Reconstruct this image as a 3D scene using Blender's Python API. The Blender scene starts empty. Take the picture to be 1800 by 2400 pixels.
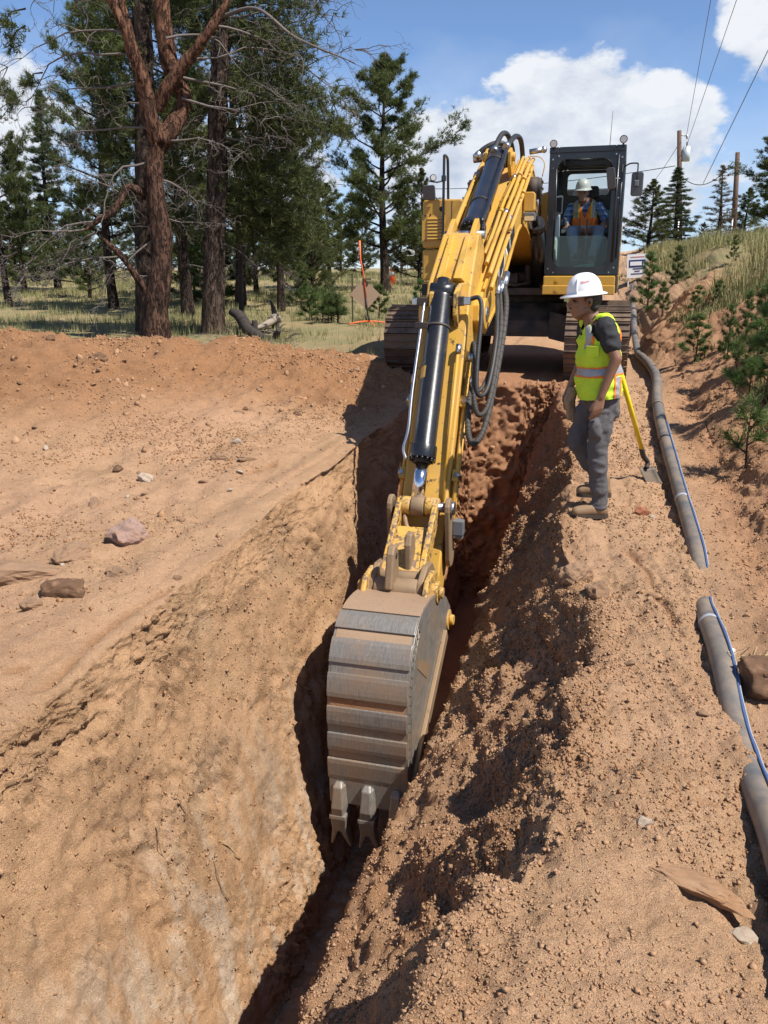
import bpy, bmesh, math, random
import numpy as np
from mathutils import Vector, Matrix, Euler
R_ = math.radians
PI = math.pi
scene = bpy.context.scene
COL = scene.collection
# ------------------------------------------------------------------ camera (eye at the origin, looking along +Y)
PITCH = 15.4
cam_d = bpy.data.cameras.new('camera')
cam = bpy.data.objects.new('camera', cam_d); COL.objects.link(cam)
cam.location = (0, 0, 0); cam.rotation_euler = (R_(90 - PITCH), 0, 0)
cam_d.sensor_fit = 'VERTICAL'; cam_d.sensor_height = 24.0; cam_d.lens = 24.0 * 1940 / 2400
cam_d.clip_start = 0.05; cam_d.clip_end = 3000
scene.camera = cam
scene.render.resolution_x = 768; scene.render.resolution_y = 1024
# ------------------------------------------------------------------ light
SUN_TO = Vector((0.56, -0.40, 1.0)).normalized()      # towards the sun: right of and behind the camera, high
SUN_EL = math.asin(SUN_TO.z); SUN_AZ = math.atan2(SUN_TO.x, SUN_TO.y)
sun_d = bpy.data.lights.new('sun', 'SUN'); sun_d.energy = 5.0; sun_d.angle = R_(0.53); sun_d.color = (1.0, 0.955, 0.88)
sun = bpy.data.objects.new('sun', sun_d); COL.objects.link(sun)
sun.rotation_euler = (-SUN_TO).to_track_quat('-Z', 'Y').to_euler()
sun.location = SUN_TO * 40
scene.view_settings.view_transform = 'Standard'; scene.view_settings.look = 'None'
scene.view_settings.exposure = 0.54; scene.view_settings.gamma = 1.0; scene.view_settings.use_curve_mapping = False
# ------------------------------------------------------------------ world: sky with cumulus
world = bpy.data.worlds.new('World'); scene.world = world; world.use_nodes = True
def build_world():
    nt = world.node_tree; N = nt.nodes; L = nt.links
    for n in list(N): N.remove(n)
    out = N.new('ShaderNodeOutputWorld'); bg = N.new('ShaderNodeBackground'); L.new(bg.outputs[0], out.inputs[0])
    sky = N.new('ShaderNodeTexSky'); sky.sky_type = 'NISHITA'; sky.sun_disc = False
    sky.sun_elevation = SUN_EL; sky.sun_rotation = SUN_AZ; sky.altitude = 2600; sky.air_density = 1.0; sky.dust_density = 0.6; sky.ozone_density = 2.0
    bg.inputs['Strength'].default_value = 0.085
    tc = N.new('ShaderNodeTexCoord'); sep = N.new('ShaderNodeSeparateXYZ'); L.new(tc.outputs['Generated'], sep.inputs[0])
    def m(op, a, b=None, c=None, clamp=False):
        n = N.new('ShaderNodeMath'); n.operation = op; n.use_clamp = clamp
        for i, v in enumerate((a, b, c)):
            if v is None: continue
            if isinstance(v, (int, float)): n.inputs[i].default_value = v
            else: L.new(v, n.inputs[i])
        return n.outputs[0]
    az = m('MULTIPLY', m('ARCTAN2', sep.outputs[0], sep.outputs[1]), 57.2958)
    el = m('MULTIPLY', m('ARCSINE', sep.outputs[2]), 57.2958)
    def noise(scale, detail, rough, off=(0, 0, 0), dist=0.0):
        mp = N.new('ShaderNodeMapping'); mp.inputs['Location'].default_value = off; mp.inputs['Scale'].default_value = (1, 1, 1.7)
        L.new(tc.outputs['Generated'], mp.inputs[0])
        n = N.new('ShaderNodeTexNoise'); n.inputs['Scale'].default_value = scale; n.inputs['Detail'].default_value = detail
        n.inputs['Roughness'].default_value = rough; n.inputs['Distortion'].default_value = dist
        L.new(mp.outputs[0], n.inputs['Vector']); return n.outputs['Fac']
    n1 = noise(13, 7, 0.56, (2.1, 0.4, 1.3), 0.25)
    n2 = noise(4.5, 4, 0.5, (7.2, 3.1, 0.2))
    n3 = noise(30, 5, 0.6, (1.2, 8.8, 4.0))
    # cumulus heaps (azimuth, elevation, half widths) as the place shows them, and others all round the horizon
    heaps = [(11.6, 9.8, 6.0, 4.6), (16.5, 8.6, 4.4, 3.8), (6.0, 8.2, 4.8, 3.6), (10, 6.0, 13.0, 3.4), (23.0, 13.6, 3.6, 2.6), (27.0, 16.5, 5.5, 4.0),
             (-8, 7.0, 7, 3.0), (-26, 9, 9, 5), (-48, 12, 12, 6), (47, 11, 11, 6), (75, 9, 12, 5), (-80, 10, 13, 6), (105, 12, 11, 6), (-115, 11, 14, 5), (140, 9, 14, 6), (-150, 12, 13, 6), (178, 10, 10, 5)]
    dens = None
    for a0, e0, ra, re in heaps:
        d = m('SUBTRACT', 1.0, m('ADD', m('POWER', m('ABSOLUTE', m('DIVIDE', m('SUBTRACT', az, a0), ra)), 2.0), m('POWER', m('ABSOLUTE', m('DIVIDE', m('SUBTRACT', el, e0), re)), 2.0)))
        dens = d if dens is None else m('MAXIMUM', dens, d)
    dens = m('MAXIMUM', dens, -1.5)
    cov = m('ADD', m('MULTIPLY', dens, 0.95), m('MULTIPLY', m('SUBTRACT', n1, 0.5), 2.6))
    cov = m('ADD', cov, m('MULTIPLY', m('SUBTRACT', n3, 0.5), 0.7))
    mr = N.new('ShaderNodeMapRange'); mr.interpolation_type = 'SMOOTHSTEP'; L.new(cov, mr.inputs[0]); mr.inputs[1].default_value = -0.02; mr.inputs[2].default_value = 0.42
    # thin veil of haze cloud low in the sky
    veil = N.new('ShaderNodeMapRange'); L.new(m('ADD', m('MULTIPLY', n2, 22), m('MULTIPLY', el, -1.0)), veil.inputs[0]); veil.inputs[1].default_value = -2; veil.inputs[2].default_value = 11; veil.inputs[4].default_value = 0.58
    mask = m('MAXIMUM', m('MULTIPLY', mr.outputs[0], 0.95), veil.outputs[0], clamp=True)
    # cloud tone: bright billows, bluish-grey towards the base and in the folds
    sh = m('ADD', m('MULTIPLY', n1, 0.75), m('MULTIPLY', n3, 0.42))
    sh = m('ADD', sh, m('MULTIPLY', m('SUBTRACT', el, 8.0), 0.022))
    ramp = N.new('ShaderNodeValToRGB'); L.new(sh, ramp.inputs[0]); e = ramp.color_ramp.elements
    e[0].position = 0.40; e[0].color = (4.2, 4.8, 5.9, 1); e[1].position = 0.74; e[1].color = (7.4, 7.6, 7.9, 1)
    mix = N.new('ShaderNodeMix'); mix.data_type = 'RGBA'; L.new(mask, mix.inputs[0]); tint = N.new('ShaderNodeMix'); tint.data_type = 'RGBA'; tint.blend_type = 'MULTIPLY'; tint.inputs[0].default_value = 1.0; L.new(sky.outputs[0], tint.inputs[6]); tint.inputs[7].default_value = (1.15, 1.24, 1.34, 1); L.new(tint.outputs[2], mix.inputs[6]); L.new(ramp.outputs[0], mix.inputs[7])
    L.new(mix.outputs[2], bg.inputs['Color'])
build_world()
# ------------------------------------------------------------------ helpers
def tag(o, label=None, cat=None, group=None, kind=None):
    if label: o['label'] = label
    if cat: o['category'] = cat
    if group: o['group'] = group
    if kind: o['kind'] = kind
    return o
def empty(name, loc=(0, 0, 0), rot=(0, 0, 0), parent=None):
    o = bpy.data.objects.new(name, None); COL.objects.link(o); o.location = loc; o.rotation_euler = rot
    o.empty_display_size = 0.1
    if parent: o.parent = parent
    return o
def obj(name, mesh, parent=None):
    o = bpy.data.objects.new(name, mesh); COL.objects.link(o)
    if parent: o.parent = parent
    return o
def np_mesh(name, V, Fq, mat=None, smooth=False):
    """V (n,3), Fq (m,k) all faces with k corners"""
    me = bpy.data.meshes.new(name); V = np.asarray(V, dtype=np.float32); Fq = np.asarray(Fq, dtype=np.int32)
    n, k = Fq.shape
    me.vertices.add(len(V)); me.vertices.foreach_set('co', V.ravel())
    me.loops.add(n * k); me.loops.foreach_set('vertex_index', Fq.ravel())
    me.polygons.add(n); me.polygons.foreach_set('loop_start', np.arange(n, dtype=np.int32) * k)
    if smooth: me.polygons.foreach_set('use_smooth', np.ones(n, dtype=bool))
    me.update(calc_edges=True)
    if mat: me.materials.append(mat)
    return me
class MB:
    def __init__(s): s.v = []; s.f = []; s.sm = []; s.mi = []; s.m = 0
    def _add(s, vs, fs, smooth=False):
        o = len(s.v); s.v += [tuple(v) for v in vs]; s.f += [tuple(i + o for i in f) for f in fs]
        s.sm += [smooth] * len(fs); s.mi += [s.m] * len(fs); return s
    def hexa(s, p):          # 8 points: bottom ring 0-3, top ring 4-7
        return s._add(p, [(3, 2, 1, 0), (4, 5, 6, 7), (0, 1, 5, 4), (1, 2, 6, 5), (2, 3, 7, 6), (3, 0, 4, 7)])
    def box(s, x0, x1, y0, y1, z0, z1, M=None):
        p = [(x0, y0, z0), (x1, y0, z0), (x1, y1, z0), (x0, y1, z0), (x0, y0, z1), (x1, y0, z1), (x1, y1, z1), (x0, y1, z1)]
        if M is not None: p = [M @ Vector(q) for q in p]
        return s.hexa(p)
    def prism(s, poly, fn, h0, h1, smooth=False):
        """poly 2-D outline, fn(u, v, h) -> point; caps as n-gons"""
        n = len(poly); a = [fn(u, v, h0) for u, v in poly]; b = [fn(u, v, h1) for u, v in poly]
        s._add(a + b, [tuple(range(n))[::-1], tuple(range(n, 2 * n))])
        o = len(s.v) - 2 * n
        for i in range(n):
            j = (i + 1) % n
            s.f.append((o + i, o + j, o + n + j, o + n + i)); s.sm.append(smooth); s.mi.append(s.m)
        return s
    def tube(s, pts, r, k=10, cap=True, closed=False):
        pts = [Vector(p) for p in pts]; n = len(pts); rs = r if isinstance(r, (list, tuple)) else [r] * n
        tang = []
        for i in range(n):
            if closed: t = pts[(i + 1) % n] - pts[i - 1]
            else: t = pts[min(i + 1, n - 1)] - pts[max(i - 1, 0)]
            tang.append(t.normalized())
        up = Vector((0, 0, 1)) if abs(tang[0].z) < 0.9 else Vector((1, 0, 0))
        nrm = tang[0].cross(up).normalized(); vs = []
        for i in range(n):
            t = tang[i]; nrm = (nrm - t * nrm.dot(t))
            if nrm.length < 1e-6: nrm = t.orthogonal()
            nrm.normalize(); bi = t.cross(nrm)
            for q in range(k):
                a = 2 * PI * q / k; vs.append(pts[i] + (nrm * math.cos(a) + bi * math.sin(a)) * rs[i])
        fs = []
        for i in range(n if closed else n - 1):
            i2 = (i + 1) % n
            for q in range(k):
                q2 = (q + 1) % k; fs.append((i * k + q, i * k + q2, i2 * k + q2, i2 * k + q))
        s._add(vs, fs, True)
        if cap and not closed:
            o = len(s.v) - len(vs)
            s.f += [tuple(o + q for q in range(k))[::-1], tuple(o + (n - 1) * k + q for q in range(k))]; s.sm += [False, False]; s.mi += [s.m] * 2
        return s
    def cyl(s, p0, p1, r0, r1=None, k=18):
        return s.tube([p0, p1], [r0, r0 if r1 is None else r1], k)
    def ball(s, c, r, k=12, h=8, sc=(1, 1, 1)):
        vs = []; fs = []
        for i in range(h + 1):
            a = PI * i / h
            for q in range(k):
                b = 2 * PI * q / k
                vs.append((c[0] + r * sc[0] * math.sin(a) * math.cos(b), c[1] + r * sc[1] * math.sin(a) * math.sin(b), c[2] + r * sc[2] * math.cos(a)))
        for i in range(h):
            for q in range(k):
                q2 = (q + 1) % k; fs.append((i * k + q, (i + 1) * k + q, (i + 1) * k + q2, i * k + q2))
        return s._add(vs, fs, True)
    def mesh(s, name, mats=None):
        me = bpy.data.meshes.new(name); me.from_pydata([tuple(v) for v in s.v], [], s.f)
        me.polygons.foreach_set('use_smooth', s.sm); me.polygons.foreach_set('material_index', s.mi)
        for m in (mats if isinstance(mats, (list, tuple)) else [mats]):
            if m: me.materials.append(m)
        bm = bmesh.new(); bm.from_mesh(me); bmesh.ops.recalc_face_normals(bm, faces=bm.faces); bm.to_mesh(me); bm.free()
        me.update(); return me
    def build(s, name, mats, parent=None, bevel=0.0, seg=2):
        o = obj(name, s.mesh(name, mats), parent)
        if bevel:
            b = o.modifiers.new('bevel', 'BEVEL'); b.width = bevel; b.segments = seg; b.limit_method = 'ANGLE'; b.angle_limit = R_(40); b.use_clamp_overlap = True
        return o
def copy_tree(o, parent=None):
    c = o.copy(); COL.objects.link(c)
    if parent: c.parent = parent
    for ch in o.children: copy_tree(ch, c)
    return c
def curve(pts, n):
    """Catmull-Rom through pts, n points per span"""
    P = [Vector(p) for p in pts]; P = [P[0] * 2 - P[1]] + P + [P[-1] * 2 - P[-2]]; out = []
    for i in range(1, len(P) - 2):
        for k in range(n):
            t = k / n; a, b, c, d = P[i - 1], P[i], P[i + 1], P[i + 2]
            out.append(0.5 * ((2 * b) + (c - a) * t + (2 * a - 5 * b + 4 * c - d) * t * t + (3 * b - a - 3 * c + d) * t ** 3))
    out.append(P[-2]); return out
# pixel (of the 1800 x 2400 photograph) -> direction; the distance is always given by what the thing stands on
_c, _s = math.cos(R_(PITCH)), math.sin(R_(PITCH))
def at_depth(px, py, Y):
    u = (px - 900) / 1940; v = (1200 - py) / 1940; d = Vector((u, _c + v * _s, -_s + v * _c)); return d * (Y / d.y)
# ------------------------------------------------------------------ numpy noise
def _hash(ix, iy, iz, seed):
    h = (ix * 374761393 + iy * 668265263 + iz * 2147483647 + seed * 144665) & 0xffffffff
    h = ((h ^ (h >> 13)) * 1274126177) & 0xffffffff
    h = ((h ^ (h >> 16)) * 2246822519) & 0xffffffff
    return ((h ^ (h >> 15)) & 0xffffff).astype(np.float32) / 8388607.5 - 1.0
def vnoise(P, seed=0):
    i = np.floor(P).astype(np.int64); f = (P - i).astype(np.float32); u = f * f * (3 - 2 * f); r = 0
    for dx in (0, 1):
        wx = u[:, 0] if dx else 1 - u[:, 0]
        for dy in (0, 1):
            wy = u[:, 1] if dy else 1 - u[:, 1]
            for dz in (0, 1):
                wz = u[:, 2] if dz else 1 - u[:, 2]
                r = r + wx * wy * wz * _hash(i[:, 0] + dx, i[:, 1] + dy, i[:, 2] + dz, seed)
    return r
def fbm(P, scale, octs=4, gain=0.5, seed=0):
    r = 0; a = 1.0; p = P * scale
    for k in range(octs):
        r = r + a * vnoise(p + 17.3 * k, seed + k); p = p * 2.03; a *= gain
    return r
def ridged(P, scale, octs=4, gain=0.5, seed=0):
    r = 0; a = 1.0; p = P * scale
    for k in range(octs):
        r = r + a * (1 - 2 * np.abs(vnoise(p + 11.7 * k, seed + k))); p = p * 2.1; a *= gain
    return r
def sstep(a, b, x):
    t = np.clip((x - a) / (b - a), 0, 1); return t * t * (3 - 2 * t)
# ------------------------------------------------------------------ materials
class NT:
    def __init__(s, name):
        s.m = bpy.data.materials.new(name); s.m.use_nodes = True; s.t = s.m.node_tree; s.N = s.t.nodes; s.L = s.t.links
        s.b = s.N['Principled BSDF']; s.tc = s.N.new('ShaderNodeTexCoord')
    def inp(s, sock, v):
        if isinstance(v, bpy.types.NodeSocket): s.L.new(v, sock)
        else: sock.default_value = v
    def noise(s, scale, detail=4, rough=0.55, vec=None, sc=None, dist=0):
        n = s.N.new('ShaderNodeTexNoise'); n.inputs['Scale'].default_value = scale; n.inputs['Detail'].default_value = detail; n.inputs['Roughness'].default_value = rough; n.inputs['Distortion'].default_value = dist
        v = vec or s.tc.outputs['Object']
        if sc:
            mp = s.N.new('ShaderNodeMapping'); mp.inputs['Scale'].default_value = sc; s.L.new(v, mp.inputs[0]); v = mp.outputs[0]
        s.L.new(v, n.inputs['Vector']); return n.outputs['Fac']
    def voro(s, scale, feature='F1', vec=None):
        n = s.N.new('ShaderNodeTexVoronoi'); n.feature = feature; n.inputs['Scale'].default_value = scale; s.L.new(vec or s.tc.outputs['Object'], n.inputs['Vector']); return n.outputs[0]
    def ramp(s, fac, stops):
        n = s.N.new('ShaderNodeValToRGB'); s.L.new(fac, n.inputs[0]); e = n.color_ramp.elements
        while len(e) < len(stops): e.new(0.5)
        for q, (p, c) in zip(e, stops):
            q.position = p; q.color = (c, c, c, 1) if isinstance(c, (int, float)) else (*c, 1)
        return n.outputs[0]
    def mix(s, fac, a, b, mode='MIX'):
        n = s.N.new('ShaderNodeMix'); n.data_type = 'RGBA'; n.blend_type = mode
        for sock, v in ((n.inputs[0], fac), (n.inputs[6], a), (n.inputs[7], b)):
            if isinstance(v, tuple): v = (*v, 1) if len(v) == 3 else v
            s.inp(sock, v)
        return n.outputs[2]
    def math(s, op, a, b=0.5, clamp=False):
        n = s.N.new('ShaderNodeMath'); n.operation = op; n.use_clamp = clamp; s.inp(n.inputs[0], a); s.inp(n.inputs[1], b); return n.outputs[0]
    def bump(s, h, strength, dist=0.02, prev=None):
        n = s.N.new('ShaderNodeBump'); n.inputs['Strength'].default_value = strength; n.inputs['Distance'].default_value = dist; s.L.new(h, n.inputs['Height'])
        if prev: s.L.new(prev, n.inputs['Normal'])
        return n.outputs[0]
    def attr(s, name):
        n = s.N.new('ShaderNodeAttribute'); n.attribute_name = name; return n
    def rand(s):
        return s.N.new('ShaderNodeObjectInfo').outputs['Random']
    def set(s, **k):
        for a, v in k.items():
            a = {'col': 'Base Color', 'rough': 'Roughness', 'metal': 'Metallic', 'nrm': 'Normal', 'spec': 'Specular IOR Level', 'coat': 'Coat Weight', 'trans': 'Transmission Weight', 'alpha': 'Alpha'}.get(a, a)
            if isinstance(v, tuple) and len(v) == 3: v = (*v, 1)
            s.inp(s.b.inputs[a], v)
        return s.m
def paint(name, col, rough=0.45, metal=0.0, dust=0.35, dust_col=(0.36, 0.24, 0.15), worn=None, worn_amt=0.5, scale=3.0, bump=0.12, coat=0.0):
    t = NT(name)
    n = t.noise(scale, 6, 0.6); n2 = t.noise(scale * 9, 5, 0.65)
    c = t.mix(t.math('MULTIPLY', n2, 0.5), col, tuple(x * 0.72 for x in col))
    if worn:
        w = t.ramp(t.noise(scale * 2.6, 9, 0.72, dist=0.6), [(worn_amt, 0.0), (worn_amt + 0.045, 1.0)])
        c = t.mix(w, c, worn)
    geo = t.N.new('ShaderNodeNewGeometry'); sp = t.N.new('ShaderNodeSeparateXYZ'); t.L.new(geo.outputs['Normal'], sp.inputs[0])
    d = t.math('MULTIPLY', t.ramp(n, [(0.35, 0.0), (0.75, 1.0)]), t.math('ADD', t.math('MULTIPLY', sp.outputs[2], 0.35), 0.65))
    d = t.math('MULTIPLY', d, dust, clamp=True)
    c = t.mix(d, c, dust_col)
    r = t.math('ADD', t.math('MULTIPLY', n2, 0.25), rough - 0.1)
    r = t.math('ADD', r, t.math('MULTIPLY', d, 0.4), clamp=True)
    return t.set(col=c, rough=r, metal=metal, nrm=t.bump(n2, bump, 0.004), coat=coat)
def plain(name, col, rough=0.6, metal=0.0, var=0.25, scale=20, bump=0.0, **k):
    t = NT(name); n = t.noise(scale, 5, 0.6)
    c = t.mix(n, tuple(min(1, x * (1 + var)) for x in col), tuple(x * (1 - var) for x in col))
    t.set(col=c, rough=rough, metal=metal, **k)
    if bump: t.set(nrm=t.bump(n, bump, 0.01))
    return t.m
# ------------------------------------------------------------------ the ground: one lofted sheet with the trench cut into it
MC = Vector((2.13, 13.1, -1.22)); YAW = R_(-15.6)           # excavator: swing centre on the ground and heading
_ra = np.array([math.cos(YAW), math.sin(YAW)]); _ha = np.array([math.sin(YAW), -math.cos(YAW)])
def I(y, ks, vs): return np.interp(y, ks, vs)
def axis_x(y): return 0.725 + 0.279 * (y - 8)
def pipe_x(y): return I(y, [-3, 0, 2.69, 3.17, 4.25, 6.2, 9.05, 11.1, 16, 20, 400], [0.0, 0.72, 1.44, 1.58, 1.83, 2.32, 2.95, 3.45, 4.55, 5.15, 108])
def pipe_z(y): return I(y, [-3, 2.69, 3.17, 4.25, 6.2, 9.05, 11.1, 16, 20, 25, 30, 60, 400], [-1.95, -1.95, -1.93, -1.87, -1.72, -1.32, -1.12, -0.87, -.25, .2, 0.55, 2.0, 9.0])
def gl(x, y):
    z = I(y, [-3, 3, 6, 8, 11, 15, 20, 30, 40, 80, 400], [-1.85, -1.8, -1.58, -1.40, -1.22, -1.0, -0.82, -0.27, 0.25, 1.3, 7.0])
    A = I(x, [-40, -14, -8, -5, -2.6, -1.2, -0.3, 0.35], [0, .3, .72, .70, .64, .50, .28, 0])
    yc = 9.9 + .9 * sstep(-2.2, 0, x) + 0.22 * np.sin(x * 0.9 + 1) + 0.16 * np.sin(x * 2.3)
    d = y - yc; w = np.where(d < 0, 1.45, 1.5)
    z = z + A * np.exp(-1.2 * (d / w) ** 2)
    # loose heap thrown up left of the bench and the hollow beside it
    z = z + 0.16 * np.exp(-((x + 4.6) ** 2 / 1.8 + (y - 7.6) ** 2 / 2.5)) - 0.10 * np.exp(-((x + 2.75) ** 2 / 0.25 + (y - 4.75) ** 2 / 0.1))
    return z
def make_rows():
    ys = list(np.linspace(-1.5, 1.2, 16)); y = 1.2
    while y < 10.2: ys.append(y); y += 0.0085 + 0.0021 * y
    ys += list(np.linspace(10.2, 10.46, 120)); y = 10.5
    while y < 16: ys.append(y); y += 0.05
    while y < 400: ys.append(y); y *= 1.028
    return np.array(ys)
ROWS = make_rows(); NR = len(ROWS)
CRACKS = [([(555, 1112), (590, 1098), (640, 1086)], .030, .05), ([(95, 1612), (170, 1540), (235, 1478), (312, 1425), (395, 1372)], .030, .045), ([(0, 1768), (95, 1738), (150, 1700), (232, 1640), (262, 1645)], .028, .040), ([(598, 1662), (640, 1632), (742, 1612)], .022, .035), ([(168, 1998), (215, 1972), (262, 1955)], .045, .040), ([(318, 1998), (372, 1990), (392, 1998)], .022, .03), ([(378, 2178), (440, 2160)], .03, .035), ([(200, 1770), (285, 1712), (330, 1690)], .02, .025), ([(590, 2240), (612, 2228), (660, 2230)], .022, .03), ([(30, 1570), (60, 1560)], .02, .04), ([(1370, 1640), (1300, 1700), (1210, 1760)], .03, .03), ([(1050, 1575), (1120, 1560), (1190, 1550)], .05, .08), ([(1540, 1380), (1570, 1430), (1600, 1480)], .03, .04), ([(1480, 1290), (1520, 1330), (1545, 1400)], .03, .04), ([(1560, 1900), (1600, 1860), (1680, 1880)], .025, .03), ([(470, 1880), (520, 1850)], .04, .03), ([(250, 1850), (330, 1800), (350, 1850)], .05, .025)]
def carve_cracks(p, nrm, n1, n2):
    m = np.zeros(len(p)); dist0 = np.linalg.norm(p, axis=1); near = np.where((dist0 < 9) & (p[:, 1] > 1.2))[0]; q = p[near]; dq = dist0[near]
    for pts, w, dep in CRACKS:
        W3 = []
        for px, py in pts:
            u = at_depth(px, py, 1.0); u.normalize(); d = np.array(u[:]); t = q @ d; r = q - t[:, None] * d; a = (r * r).sum(1) / np.maximum(t, .5) ** 2; a[t < .6] = 9
            c = np.where(a < a.min() * 4 + 4e-6)[0]; W3.append(q[c[np.argmin(t[c])]])
        best = np.full(len(q), 9.0)
        for A, B in zip(W3[:-1], W3[1:]):
            AB = B - A; s = np.clip(((q - A) @ AB) / (AB @ AB + 1e-9), 0, 1); best = np.minimum(best, np.linalg.norm(q - A - s[:, None] * AB, axis=1))
        best = best + .5 * w * n1[near] + .25 * w * n2[near]; g = np.exp(-(np.maximum(best, 0) / w) ** 2)
        p[near] -= nrm[near] * (dep * g * (.7 + .4 * n2[near]))[:, None]; m[near] = np.maximum(m[near], .8 * g)
    return p, m
def build_ground():
    Y = ROWS; ax = axis_x(Y)
    llo = I(Y, [-3, 3.2, 4.5, 5.7, 6.2, 7.0, 7.9, 9, 10.4], [-1.15, -1.06, -1.02, -.95, -.98, -.86, -.85, -.8, -.75])
    lx = ax + llo; lz = gl(lx, Y) - .10 * (1 - sstep(3.5, 6.5, Y))
    zf = I(Y, [-3, 5, 10.4], [-4.4, -4.38, -3.95])
    rlo = I(Y, [-3, 3, 4, 5.5, 7, 8.4, 10.4], [.44, .43, .44, .47, .5, .58, .62]); rlz = I(Y, [-3, 3, 4.2, 5.9, 7, 8.4, 10.4], [-3.0, -2.95, -2.90, -2.95, -2.75, -2.3, -1.9])
    rco = I(Y, [-3, 1.75, 2.4, 3.2, 3.9, 4.5, 5, 6.5, 7.5, 8.4, 10.4], [1.08, 1.16, 1.26, 1.45, 1.52, 1.48, 1.32, 1.19, 1.15, 1.03, .82])
    rcz = I(Y, [-3, 1.75, 2.4, 3.2, 4.5, 5, 6.5, 7.5, 8.4, 10.6, 16, 400], [-1.85, -1.92, -2.04, -2.0, -1.97, -1.86, -1.69, -1.55, -1.42, -1.26, -1.0, 8.0])
    yy3 = np.stack([Y, Y * 0, Y * 0], -1); rco = rco + (.10 * vnoise(yy3 * 1.4 + 5.3, 3) + .06 * vnoise(yy3 * 3.7, 8)) * (1 - sstep(9, 10, Y)); rcz = rcz + .05 * vnoise(yy3 * 2.2 + 1.7, 6) * (1 - sstep(5.4, 6, Y) * sstep(7.2, 6.8, Y))
    mh = .60; mv = .53 + .03 * sstep(4.3, 6, Y); rcz = rcz + .13 * sstep(1.2, 2.2, Y) * (1 - sstep(4.2, 5.2, Y))
    px_, pz_ = pipe_x(Y), pipe_z(Y)
    bk = 0.42 + 0.58 * sstep(3.0, 8.5, Y)
    feats = [(ax * 0 - 170 + lx, lz, 0), (lx - 45, lz, 0), (lx - 13, lz, 0), (lx - 6.5, lz, 0), (lx - 2.4, lz, 0), (lx, lz, 0),
             (ax + llo * .93, zf * .10 + lz * .90, 1), (ax - .56, zf * .66 + lz * .34, 1), (ax - .31, zf, 1), (ax + .30, zf, 1), (ax + rlo, rlz, 1), (ax + rlo * (1 - mh) + rco * mh, rlz * mv + rcz * (1 - mv), 1), (ax + rco, rcz, 2),
             (ax * .0 + (ax + rco) * .45 + px_ * .55, rcz * .5 + pz_ * .5 + .02, 2), (px_, pz_, 3)]
    for dx, dz in ((.45, .06), (1.5, .78), (3.0, 1.42), (5.0, 1.75), (12, 2.2), (45, 4.0), (170, 9)):
        far = 1 / (1 + np.maximum(0, Y - 14) / 12)
        wf = 1 - .35 * sstep(11, 16, Y) * (dx < 6); feats.append((px_ + dx * wf * (1 + np.maximum(0, Y - 20) * .01), pz_ + dz * bk * (far if dx < 40 else 1), 4))
    nsub = [6, 12, 26, 70, 92, 44, 44, 44, 22, 40, 34, 40, 34, 38, 26, 50, 46, 34, 26, 12, 6]
    Xs, Zs, ks = [], [], []
    for k, n in enumerate(nsub):
        for i in range(n):
            t = i / n; Xs.append(feats[k][0] * (1 - t) + feats[k + 1][0] * t); Zs.append(feats[k][1] * (1 - t) + feats[k + 1][1] * t); ks.append(k + t)
    Xs.append(feats[-1][0]); Zs.append(feats[-1][1]); ks.append(len(nsub))
    X = np.array(Xs).T; Z = np.array(Zs).T; K = np.array(ks)[None, :].repeat(NR, 0); YY = Y[:, None].repeat(X.shape[1], 1)
    left = K < 5
    Z = np.where(left, gl(X, YY) - .10 * (1 - sstep(3.5, 6.5, YY)) * np.exp(-np.maximum(0, lx[:, None] - X) / .8), Z)
    # trench ends under the machine's nose
    tf = 1 - np.clip((YY - 10.2) / .26, 0, 1)
    tf = tf * tf * (3 - 2 * tf) * .35 + tf * .65
    tt = np.clip((X - lx[:, None]) / np.maximum(.1, (px_ - lx)[:, None]), 0, 1)
    flat = lz[:, None] * (1 - tt) + pz_[:, None] * tt
    cut = (K >= 5) & (K <= 14)
    Z = np.where(cut, Z * tf + flat * (1 - tf), Z)
    # flat standing under the tracks
    dx = X - MC.x; dy = YY - MC.y; a = dx * _ra[0] + dy * _ra[1]; b = dx * _ha[0] + dy * _ha[1]
    w = sstep(2.15, 1.65, np.abs(a)) * sstep(-4.2, -2.6, b) * sstep(2.62, 2.42, b)
    Z = Z * (1 - w) + (-1.225) * w
    P = np.stack([X, YY, Z], -1)
    # normals of the smooth loft
    du = np.gradient(P, axis=1); dv = np.gradient(P, axis=0); nrm = np.cross(du, dv); nrm /= np.linalg.norm(nrm, axis=-1, keepdims=True) + 1e-9
    p = P.reshape(-1, 3); k = K.ravel(); y = YY.ravel(); x = X.ravel(); z0 = Z.ravel()
    near = 1 - sstep(12.5, 15, y)
    def band(a0, a1, b1, b0): return sstep(a0, a1, k) * (1 - sstep(b1, b0, k))
    wall = band(4.9, 5.15, 8.0, 8.6) * near; slope = band(9.4, 10.0, 11.8, 12.5) * near; bench = band(11.8, 12.2, 13.8, 14.4) * near
    plat = (1 - sstep(4.8, 5.05, k)) * near; bank = sstep(14.0, 15.0, k)
    floor = band(8.0, 8.6, 9.2, 9.7) * near
    pile = plat * sstep(7.6, 8.9, y + .35 * np.sin(x * 1.3) - .10 * (x + 3)) * (1 - sstep(12, 13.5, y))
    endw = sstep(10.1, 10.2, y) * (1 - sstep(10.46, 10.6, y)) * band(5, 5.3, 11.6, 12.2)
    inmach = w.ravel()
    q = p * np.array([1, 1, 1.0])
    n_big = fbm(q, 0.9, 2, .5, 1); n_med = fbm(q, 4.2, 3, .55, 7); n_clod = ridged(q, 9.0, 3, .55, 13); n_small = fbm(q, 30, 3, .6, 21)
    n_crack = np.maximum(0, ridged(q * np.array([1, .55, 1.5]), 3.2, 3, .5, 31) - .75)
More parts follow.
